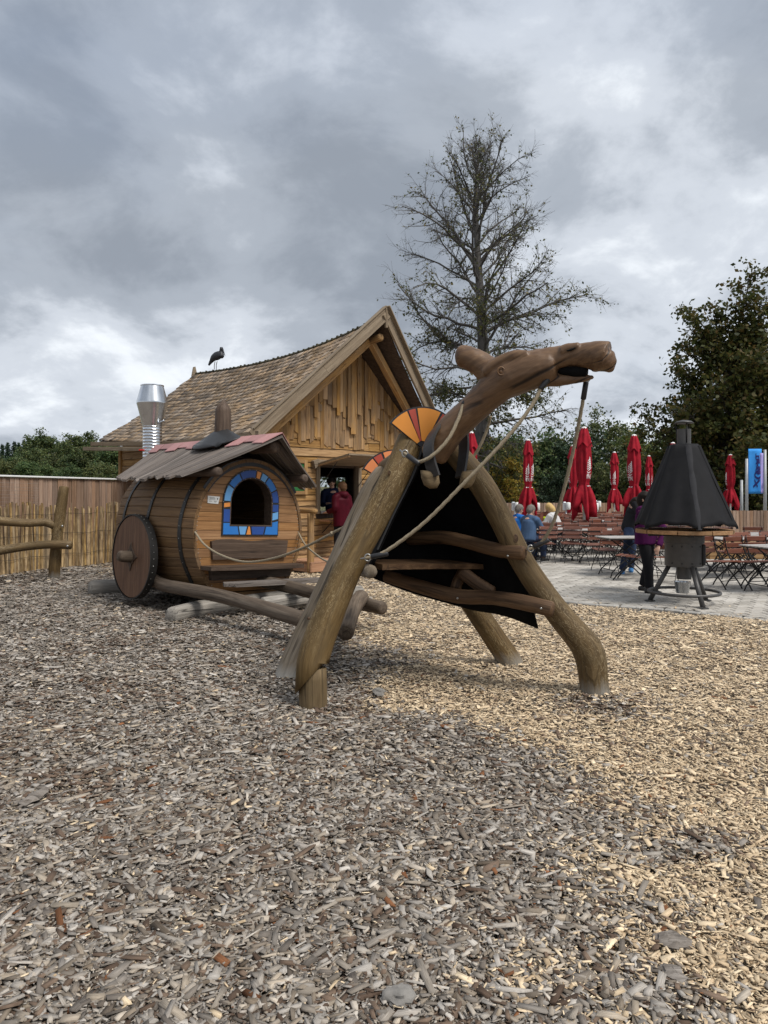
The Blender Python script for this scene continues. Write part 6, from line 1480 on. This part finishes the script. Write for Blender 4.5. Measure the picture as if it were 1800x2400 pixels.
# man in black, half risen and stooping to the right, one leg stretched to the left
x, y = gp(1476, 14.2); J = stand(x, y, .03, 1.72, (.85, -.5), lean=(.16, -.08)); J['head'] = at(1492, 1180, 14.0); J['neck'] = at(1481, 1196, 14.05); J['face'] = V((.8, -.35, -.5))
J['al'] = at(1458, 1334, 14.05); J['al'].z = .09; J['kl'] = at(1470, 1290, 13.95); J['toe'] = V((-.3, -1, 0)); J['el'] = J['sl'] + V((.06, -.12, -.26)); J['hl'] = J['el'] + V((.16, -.06, -.12))
person('person in a black jacket and jeans stooping behind the grill cover', J, 'jacket_black', 'denim', 'hair_dark', 'shoe_blue', long_top=.05)
# woman behind the grill, walking, purple jacket
x, y = gp(1513, 11.35); J = stand(x, y, .03, 1.60, (.55, -.65), step=.13); J['hl'] = at(1545, 1283, 11.2); J['el'] = at(1556, 1243, 11.3)
J['hl'] = at(1543, 1282, 11.15)
person('person in a purple jacket and black trousers hidden behind the grill cover', J, 'jacket_purple', 'black_cloth', 'hair_dark', 'shoe_dark', 'bob', .10)
# ---------------------------------------------------------------- trees
def bark(name, c0, c1, sc=9):
    m, t, b = newmat(name); v, r = gvec(t, 'obj', (1, 1, .3)); n = noise(t, v, sc, 6, .65)
    lk(t, ramp(t, n, [(.3, c0), (.7, c1)]), b.inputs['Base Color']); b.inputs['Roughness'].default_value = .9; bump(t, b, n, .6, .03); return m
M['bark_grey'] = bark('bark_grey', (.045, .040, .036), (.12, .11, .10)); M['bark_dark'] = bark('bark_dark', (.020, .016, .012), (.055, .045, .035))
M['leaf_beech'] = leafmat('leaf_beech', [(.037, .045, .015), (.069, .075, .022), (.106, .100, .030), (.163, .106, .037)], .3)
M['leaf_oak'] = leafmat('leaf_oak', [(.030, .048, .013), (.056, .078, .021), (.09, .108, .028), (.13, .13, .033), (.16, .12, .035)], .38)
M['leaf_green'] = leafmat('leaf_green', [(.034, .058, .024), (.061, .093, .034), (.099, .133, .044), (.145, .153, .054)], .25)
M['leaf_yellow'] = leafmat('leaf_yellow', [(.10, .10, .02), (.20, .15, .025), (.30, .19, .03), (.20, .10, .03)], .35)
M['needle'] = leafmat('needle', [(.017, .034, .020), (.031, .058, .031), (.051, .078, .037)], .15)
def leaves(P, size, R, name, mat, parent, aspect=.6, droop=.3, up=None):
    n = len(P); P = np.asarray(P); L = size * R.uniform(.6, 1.4, n)
    th = R.uniform(0, 2 * np.pi, n); ph = R.normal(-droop, .6, n); d = np.stack([np.cos(th) * np.cos(ph), np.sin(th) * np.cos(ph), np.sin(ph)], -1)
    s = np.cross(d, R.normal(0, 1, (n, 3))); s /= np.linalg.norm(s, axis=1)[:, None] + 1e-9
    w = (L * aspect * .5)[:, None]; L = L[:, None]
    V4 = np.stack([P, P + d * L * .45 + s * w, P + d * L, P + d * L * .5 - s * w], 1).reshape(-1, 3)
    f = np.arange(n * 4).reshape(-1, 4); r = np.repeat(R.uniform(0, 1, n), 4)
    return np_mesh(name, V4, f, mat, parent, {'rnd': ('FLOAT', 'POINT', r)})
def tubes_np(T, name, mat, parent):
    vs, fs = [], []
    for P, Rd, n in T:
        k0 = len(vs); m = len(P)
        for i in range(m):
            t_ = P[min(i + 1, m - 1)] - P[max(i - 1, 0)]; t_ = t_ / (np.linalg.norm(t_) + 1e-9); a = np.array([0, 0, 1.]) if abs(t_[2]) < .9 else np.array([1., 0, 0])
            x = np.cross(t_, a); x /= np.linalg.norm(x); y = np.cross(t_, x)
            for k in range(n): an = 2 * math.pi * k / n; vs.append(P[i] + (x * math.cos(an) + y * math.sin(an)) * Rd[i])
        for i in range(m - 1):
            for k in range(n): k2 = (k + 1) % n; fs.append((k0 + i * n + k, k0 + i * n + k2, k0 + (i + 1) * n + k2, k0 + (i + 1) * n + k))
    o = np_mesh(name, np.array(vs), np.array(fs), mat, parent); o.data.polygons.foreach_set('use_smooth', [True] * len(o.data.polygons)); return o
def branch(R, p, d, L, r, nseg, wob, trop):
    P = [np.array(p, float)]; d = np.array(d, float); d /= np.linalg.norm(d)
    for i in range(nseg):
        d = d + R.normal(0, wob, 3) + np.array([0, 0, trop]); d /= np.linalg.norm(d); P.append(P[-1] + d * L / nseg)
    return P, [r * (1 - .75 * i / nseg) for i in range(nseg + 1)]
# ---- tall thinning beech
def beech():
    R = np.random.RandomState(17); d0 = 40.0; base = at(1128, HZ, d0); zb = float(hill_z(np.array(base.x), np.array(d0))); Ht = 21.8
    tr = thing('beech_tree', 'tall thinning beech tree with bare fine twigs above the camel head', 'tree', (base.x, d0, zb))
    T = []; tips = []; H = Ht - zb
    tp = [np.array([.35 * math.sin(z * .28) * (z / H), 0.2 * math.sin(z * .4), z]) for z in np.linspace(-.3, H, 26)]
    T.append((tp, [max(.03, .50 * (1 - (z[2] / H)) ** .85 * (1 if z[2] > 1 else 1.25)) for z in tp], 12))
    prof_z = [1.5, 3.5, 5.5, 8.5, 12.0, 14.5, 17.6, 19.4, 20.6, 21.4]; prof_r = [3.4, 4.3, 4.8, 5.3, 5.6, 5.2, 4.2, 2.9, 1.5, .5]
    def trunk_at(z): i = np.interp(z, [q[2] for q in tp], range(len(tp))); k = int(min(i, len(tp) - 2)); return tp[k] + (tp[k + 1] - tp[k]) * (i - k)
    nl = 72
    for i in range(nl):
        z = 3.4 + (H - 4.2) * (i / nl) ** 1.0; az = i * 2.399 + R.normal(0, .3); f = z / H
        el = np.interp(f, [.1, .3, .55, .8, 1], [.05, .36, .62, .95, 1.25]) + R.normal(0, .13); reach = 3.0
        for _ in range(4): reach = .5 * reach + .5 * np.interp(min(z + reach * math.tan(min(el, 1.25)) * .7, H - .4), prof_z, prof_r)
        reach *= R.uniform(.70, 1.05)
        d = (math.cos(az) * math.cos(el), math.sin(az) * math.cos(el), math.sin(el)); L = min(reach / max(.30, math.cos(el)), 7.5, (H + .6 - z) / max(.2, math.sin(el)))
        r = .02 + .017 * L * (1 - f * .4); P, Rd = branch(R, trunk_at(z), d, L, r, 8, .13, np.interp(f, [.1, .4, 1], [-.06, -.03, .0])); T.append((P, Rd, 5))
        for j in range(int(6 + L * 2.7)):
            u = R.uniform(.18, 1.0); k = min(int(u * 8), 7); q = P[k] + (P[k + 1] - P[k]) * (u * 8 - k); pd = P[k + 1] - P[k]; pd /= np.linalg.norm(pd)
            d2 = pd * .8 + R.normal(0, .55, 3); d2[2] += np.interp(f, [.1, .5, 1], [-.25, .05, .25]); L2 = L * R.uniform(.18, .42) * (1.15 - u * .5)
            P2, R2 = branch(R, q, d2, L2, Rd[k] * .42 + .004, 5, .17, np.interp(f, [.1, .45, 1], [-.09, -.03, .03])); T.append((P2, [max(.006, x) for x in R2], 4))
            for m in range(int(4 + L2 * 5.5)):
                u2 = R.uniform(.15, 1); k2 = min(int(u2 * 5), 4); q2 = P2[k2] + (P2[k2 + 1] - P2[k2]) * (u2 * 5 - k2); pd2 = P2[k2 + 1] - P2[k2]; pd2 /= np.linalg.norm(pd2) + 1e-9
                d3 = pd2 * .9 + R.normal(0, .55, 3); d3[2] += np.interp(f, [.1, .45, 1], [-.45, -.1, .15]); L3 = R.uniform(.25, .75)
                P3, R3_ = branch(R, q2, d3, L3, .010, 2, .2, np.interp(f, [.1, .45], [-.22, -.02])); T.append((P3, [.0068, .0055, .0035], 3)); tips.append((P3, f))
    tubes_np(T, 'trunk', M['bark_grey'], tr)
    LP = []
    for P3, f in tips:
        cl = mnoise.noise(V(P3[0]) * .55); dens = np.interp(f, [.1, .28, .42, .6, .85, 1], [7.5, 5.5, 1.9, .6, .6, .3]) * max(0, .75 + 1.6 * cl)
        for _ in range(R.poisson(dens)): u = R.uniform(0, 2); k = min(int(u), 1); LP.append(P3[k] + (P3[k + 1] - P3[k]) * (u - k) + R.normal(0, .05, 3))
    leaves(LP, .14, R, 'crown', M['leaf_beech'], tr, .65, .4); print('beech', len(T), len(LP))
beech()
# ---- broadleaf trees
def broadleaf(name, label, loc, H, Rw, seed, mat, nl=26, leaf=.2, dens=9, zlow=.12, group=None, trunk_r=None, shape=None, gap=.0, cat='tree'):
    R = np.random.RandomState(seed); tr = thing(name, label, cat, loc, R.uniform(0, 6), group); T = []; tips = []
    tp = [np.array([.02 * H * math.sin(z / H * 5 + seed), .02 * H * math.cos(z / H * 4), z]) for z in np.linspace(-.3, H * .93, 14)]; r0 = trunk_r or H * .024
    T.append((tp, [r0 * (1 - .93 * i / 13) + .01 for i in range(14)], 8))
    shape = shape or [(0, .55), (.2, .95), (.45, 1.0), (.7, .78), (.9, .42), (1, .12)]; sx_, sy_ = zip(*shape)
    for i in range(nl):
        f = zlow + (.96 - zlow) * i / nl; z = f * H; az = i * 2.399 + R.normal(0, .4); reach = Rw * np.interp((f - zlow) / (1 - zlow), sx_, sy_) * R.uniform(.7, 1.12); el = np.interp(f, [0, .5, 1], [.05, .4, 1.0]) + R.normal(0, .15)
        k = min(int(f / .93 * 13), 12); L = reach / max(.5, math.cos(el)); d = (math.cos(az) * math.cos(el), math.sin(az) * math.cos(el), math.sin(el))
        P, Rd = branch(R, tp[k], d, L, .01 + L * .018, 6, .16, .0); T.append((P, Rd, 5))
        for j in range(int(5 + L * 3.0)):
            u = R.uniform(.2, 1); kk = min(int(u * 6), 5); q = P[kk] + (P[kk + 1] - P[kk]) * (u * 6 - kk); d2 = (P[kk + 1] - P[kk]); d2 = d2 / np.linalg.norm(d2) * .7 + R.normal(0, .6, 3); L2 = L * R.uniform(.14, .34) + .15
            P2, R2 = branch(R, q, d2, L2, .008 + L2 * .012, 3, .2, -.04); T.append((P2, R2, 3)); tips += [P2[1], P2[2], P2[3], P2[3]]
    tubes_np(T, 'trunk', M['bark_dark'], tr); LP = []
    for q in tips:
        c = mnoise.noise(V(q) * (2.2 / Rw * 1.6)); nn = R.poisson(max(0, dens * (1 - gap + 1.3 * c)))
        sg = leaf * R.uniform(.65, 1.35); LP += [q + R.normal(0, 1, 3) * np.array([sg, sg, sg * .6]) for _ in range(nn)]
    if not LP: LP = [tips[0]]
    leaves(LP, leaf, R, 'crown', mat, tr, .62, .25); return tr
def gz(x, y): return float(hill_z(np.array(float(x)), np.array(float(y))))
def tree_at(px, ytop, d, Rw, name, label, seed, mat, **kw):
    p = at(px, HZ, d); z = gz(p.x, d); H = CH - (ytop - HZ) / F * d - z; return broadleaf(name, label, (p.x, p.y, z), H, Rw, seed, mat, **kw)
dense = [(0, .85), (.15, 1.0), (.35, .86), (.6, .70), (.8, .58), (.93, .42), (1, .15)]
tree_at(1700, 790, 37, 4.1, 'oak_tree', 'big dense dark green tree turning brown behind the grill', 41, M['leaf_oak'], nl=66, leaf=.23, dens=13, zlow=.10, shape=dense, gap=.05, trunk_r=.34)
tree_at(1805, 930, 40, 3.4, 'oak_tree', 'dense green tree at the right edge next to the big one', 47, M['leaf_oak'], nl=34, leaf=.22, dens=8, zlow=.10, gap=.1)
tree_at(1590, 1070, 42, 3.0, 'oak_tree', 'lower yellow green spreading tree left of the big dense tree', 42, M['leaf_oak'], nl=30, leaf=.22, dens=8, zlow=.08)
GB = 'trees on the slope behind the terrace'
bgs = [(1405, 1018, 62, 3.4, 'leaf_green', 'dark tree rising behind the largest red parasol', 51), (1500, 1050, 70, 3.6, 'leaf_green', 'dark tree at the sky gap between the big trees', 52), (1310, 1050, 58, 2.5, 'leaf_green', 'slim loose tree behind the right rope of the camel', 53),
       (1205, 1065, 52, 3.4, 'leaf_green', 'dark bushy tree behind the leftmost parasol', 54), (1060, 1060, 60, 3.4, 'leaf_green', 'dark tree behind the beech trunk under camel neck', 55), (1150, 1080, 50, 3.2, 'leaf_green', 'green round tree just right of the beech trunk', 56),
       (1455, 1070, 50, 2.8, 'leaf_green', 'mid green bushy tree behind the slim red parasol', 57), (1350, 1075, 52, 2.8, 'needle', 'dark evergreen bush behind the largest parasol skirt', 58), (1530, 1085, 46, 2.8, 'leaf_oak', 'green tree behind the man in black', 59), (1620, 1085, 52, 3.0, 'leaf_green', 'green tree behind the grill cover', 60), (1255, 1075, 60, 3.0, 'needle', 'dark evergreen between the leftmost and largest parasols', 61)]
for px, yt, d, rw, mt, lb, sd_ in bgs: tree_at(px, yt, d, rw, 'broadleaf_tree', lb, sd_, M[mt], nl=24, leaf=.24, dens=7, zlow=.10, group=GB, gap=.15)
tree_at(1190, 1100, 41, 1.7, 'yellow_bush', 'yellow autumn bush beside the right front camel leg', 71, M['leaf_yellow'], nl=22, leaf=.13, dens=9, zlow=.05, cat='bush')
tree_at(1420, 1120, 44, 1.9, 'green_bush', 'light green bush below the slim red parasol', 72, M['leaf_green'], nl=20, leaf=.14, dens=8, zlow=.05, cat='bush')
tree_at(1320, 1128, 43, 1.6, 'green_bush', 'dark green bush behind the far slat fence', 73, M['needle'], nl=20, leaf=.14, dens=8, zlow=.05, cat='bush')
# dry slope grass
R = np.random.RandomState(3); n = 16000; gx_ = R.uniform(3, 34, n); gy_ = R.uniform(37, 72, n); P = np.stack([gx_, gy_, hill_z(gx_, gy_)], -1)
M['dry_grass'] = leafmat('dry_grass', [(.06, .065, .02), (.13, .11, .045), (.23, .18, .085), (.16, .12, .06)], .2)
k = fnoise(gx_ * .3, gy_ * .3) > -.5; P = P[k]; n = len(P); L = R.uniform(.15, .5, n)[:, None]; a = R.uniform(0, 6.28, n); s = np.stack([np.cos(a), np.sin(a), 0 * a], -1) * .10
V3 = np.stack([P - s, P + s, P + np.stack([R.normal(0, .15, n), R.normal(0, .15, n), np.zeros(n)], -1) + np.array([0, 0, 1]) * L], 1).reshape(-1, 3)
o = np_mesh('slope_grass', V3, np.arange(n * 3).reshape(-1, 3), M['dry_grass'], None, {'rnd': ('FLOAT', 'POINT', np.repeat(R.uniform(0, 1, n), 3))}); tag(o, 'dry grass growing on the slope behind the terrace', 'grass', kind='stuff')
# ---- forest edge on the left: spruces and broadleaf trees, each one a tree
def spruce(name, label, H, Rw, seed, group):
    R = np.random.RandomState(seed); tr = thing(name, label, 'tree', (0, 0, 0), 0, group)
    tubes_np([([np.array([0, 0, z]) for z in np.linspace(-.3, H, 6)], [H * .016 * (1 - .9 * i / 5) for i in range(6)], 6)], 'trunk', M['bark_dark'], tr); P = []
    for i in range(46):
        f = i / 46; z = H * (.06 + .93 * f); rr = Rw * (1 - f) ** .85 * R.uniform(.75, 1.1) + .08
        for j in range(int(6 + 14 * (1 - f))):
            a = R.uniform(0, 6.28)
            for u in (.35, .6, .8, .98): P.append([math.cos(a) * rr * u, math.sin(a) * rr * u, z - rr * u * .32 + R.normal(0, .1)])
    leaves(np.array(P), H * .050, R, 'crown', M['needle'], tr, .42, .35); return freeze(tr)
GF = 'forest edge on the left'
sp_ = [spruce('spruce_tree', 's', 14, 2.6, 81, GF), spruce('spruce_tree', 's', 14, 2.2, 82, GF)]
bl_ = [freeze(broadleaf('forest_tree', 'f', (0, 0, 0), 12, 4.6, 91 + i, M['leaf_green'], nl=26, leaf=.40, dens=8, zlow=.08, group=GF)) for i in range(3)]
us = set()
def plant(src, px, ytop, d, nomH, label, wide=1.0):
    p = at(px, HZ, d); z = gz(p.x, d); H = CH - (ytop - HZ) / F * d - z; k = H / nomH
    o = src if src.name not in us else dup(src); us.add(src.name); o.location = (p.x, p.y, z); o.scale = (k * wide, k * wide, k); o.rotation_euler = (0, 0, px * .37); o['label'] = label; return o
rf = random.Random(2)
for i, (px, yt) in enumerate(((-40, 1050), (6, 1047), (18, 1044), (33, 1041), (44, 1044), (57, 1037), (69, 1033), (80, 1039), (-15, 1052), (135, 1040), (152, 1046))):
    plant(sp_[i % 2], px, yt - 7, 150 + rf.uniform(-8, 8), 14, ['spruce beyond the left picture edge in the far forest', 'leftmost spruce tip visible on the far left skyline', 'second spruce tip from the left on the skyline', 'third spruce tip from the left on the skyline', 'fourth, lower spruce tip from the left on the skyline', 'fifth spruce tip from the left on the skyline', 'tallest pointed spruce on the left skyline', 'spruce tip just left of the tallest round tree', 'lower spruce at the very left picture edge', 'spruce tip just right of the tallest round trees', 'spruce tip left of the broad domed tree'][i], .9)
bt = [(97, 1025, 140, 'tallest round tree on the left skyline'), (122, 1036, 143, 'round tree touching the tallest one on the left skyline'), (188, 1031, 138, 'broad domed tree in the middle of the left skyline'), (210, 1040, 141, 'round tree right of the broad dome on the skyline'), (250, 1038, 136, 'round skyline tree left of the house eave'), (275, 1044, 134, 'skyline tree directly under the tip of the house eave'),
      (40, 1074, 112, 'lighter tree in front of the spruce row'), (-10, 1078, 108, 'green tree at the left picture edge above fence'), (85, 1066, 110, 'reddish green tree below the tallest skyline tree'), (130, 1078, 100, 'low green tree above the top of the fence post'), (175, 1075, 96, 'light green tree low in the middle of the forest edge'), (222, 1062, 98, 'light green willow like tree left of the wagon roof'), (262, 1060, 95, 'green tree beside the wagon roof edge'), (300, 1056, 97, 'green tree mostly hidden behind wagon and house'), (10, 1090, 88, 'low bushy tree at far left above the fence'), (110, 1095, 88, 'low dark bushy tree above the fence post'), (235, 1092, 86, 'low bushy tree above the right part of board fence'), (60, 1092, 90, 'low bushy tree above the left part of board fence'), (165, 1098, 86, 'low bushy tree above the middle of board fence')]
for i, (px, yt, d, lb) in enumerate(bt): plant(bl_[i % 3], px, yt, d, 12, lb, 1.15)
# thicket behind the house, seen through the kiosk window
tree_at(905, 1075, 30, 2.6, 'green_bush', 'leafy bush behind the house, seen through the kiosk window', 75, M['leaf_green'], nl=24, leaf=.16, dens=8, zlow=.05, cat='bush')
for o in SC.objects:
    if o.type == 'EMPTY' and o.parent is None and 'label' not in o and o.get('kind') != 'structure': print('unlabelled', o.name)
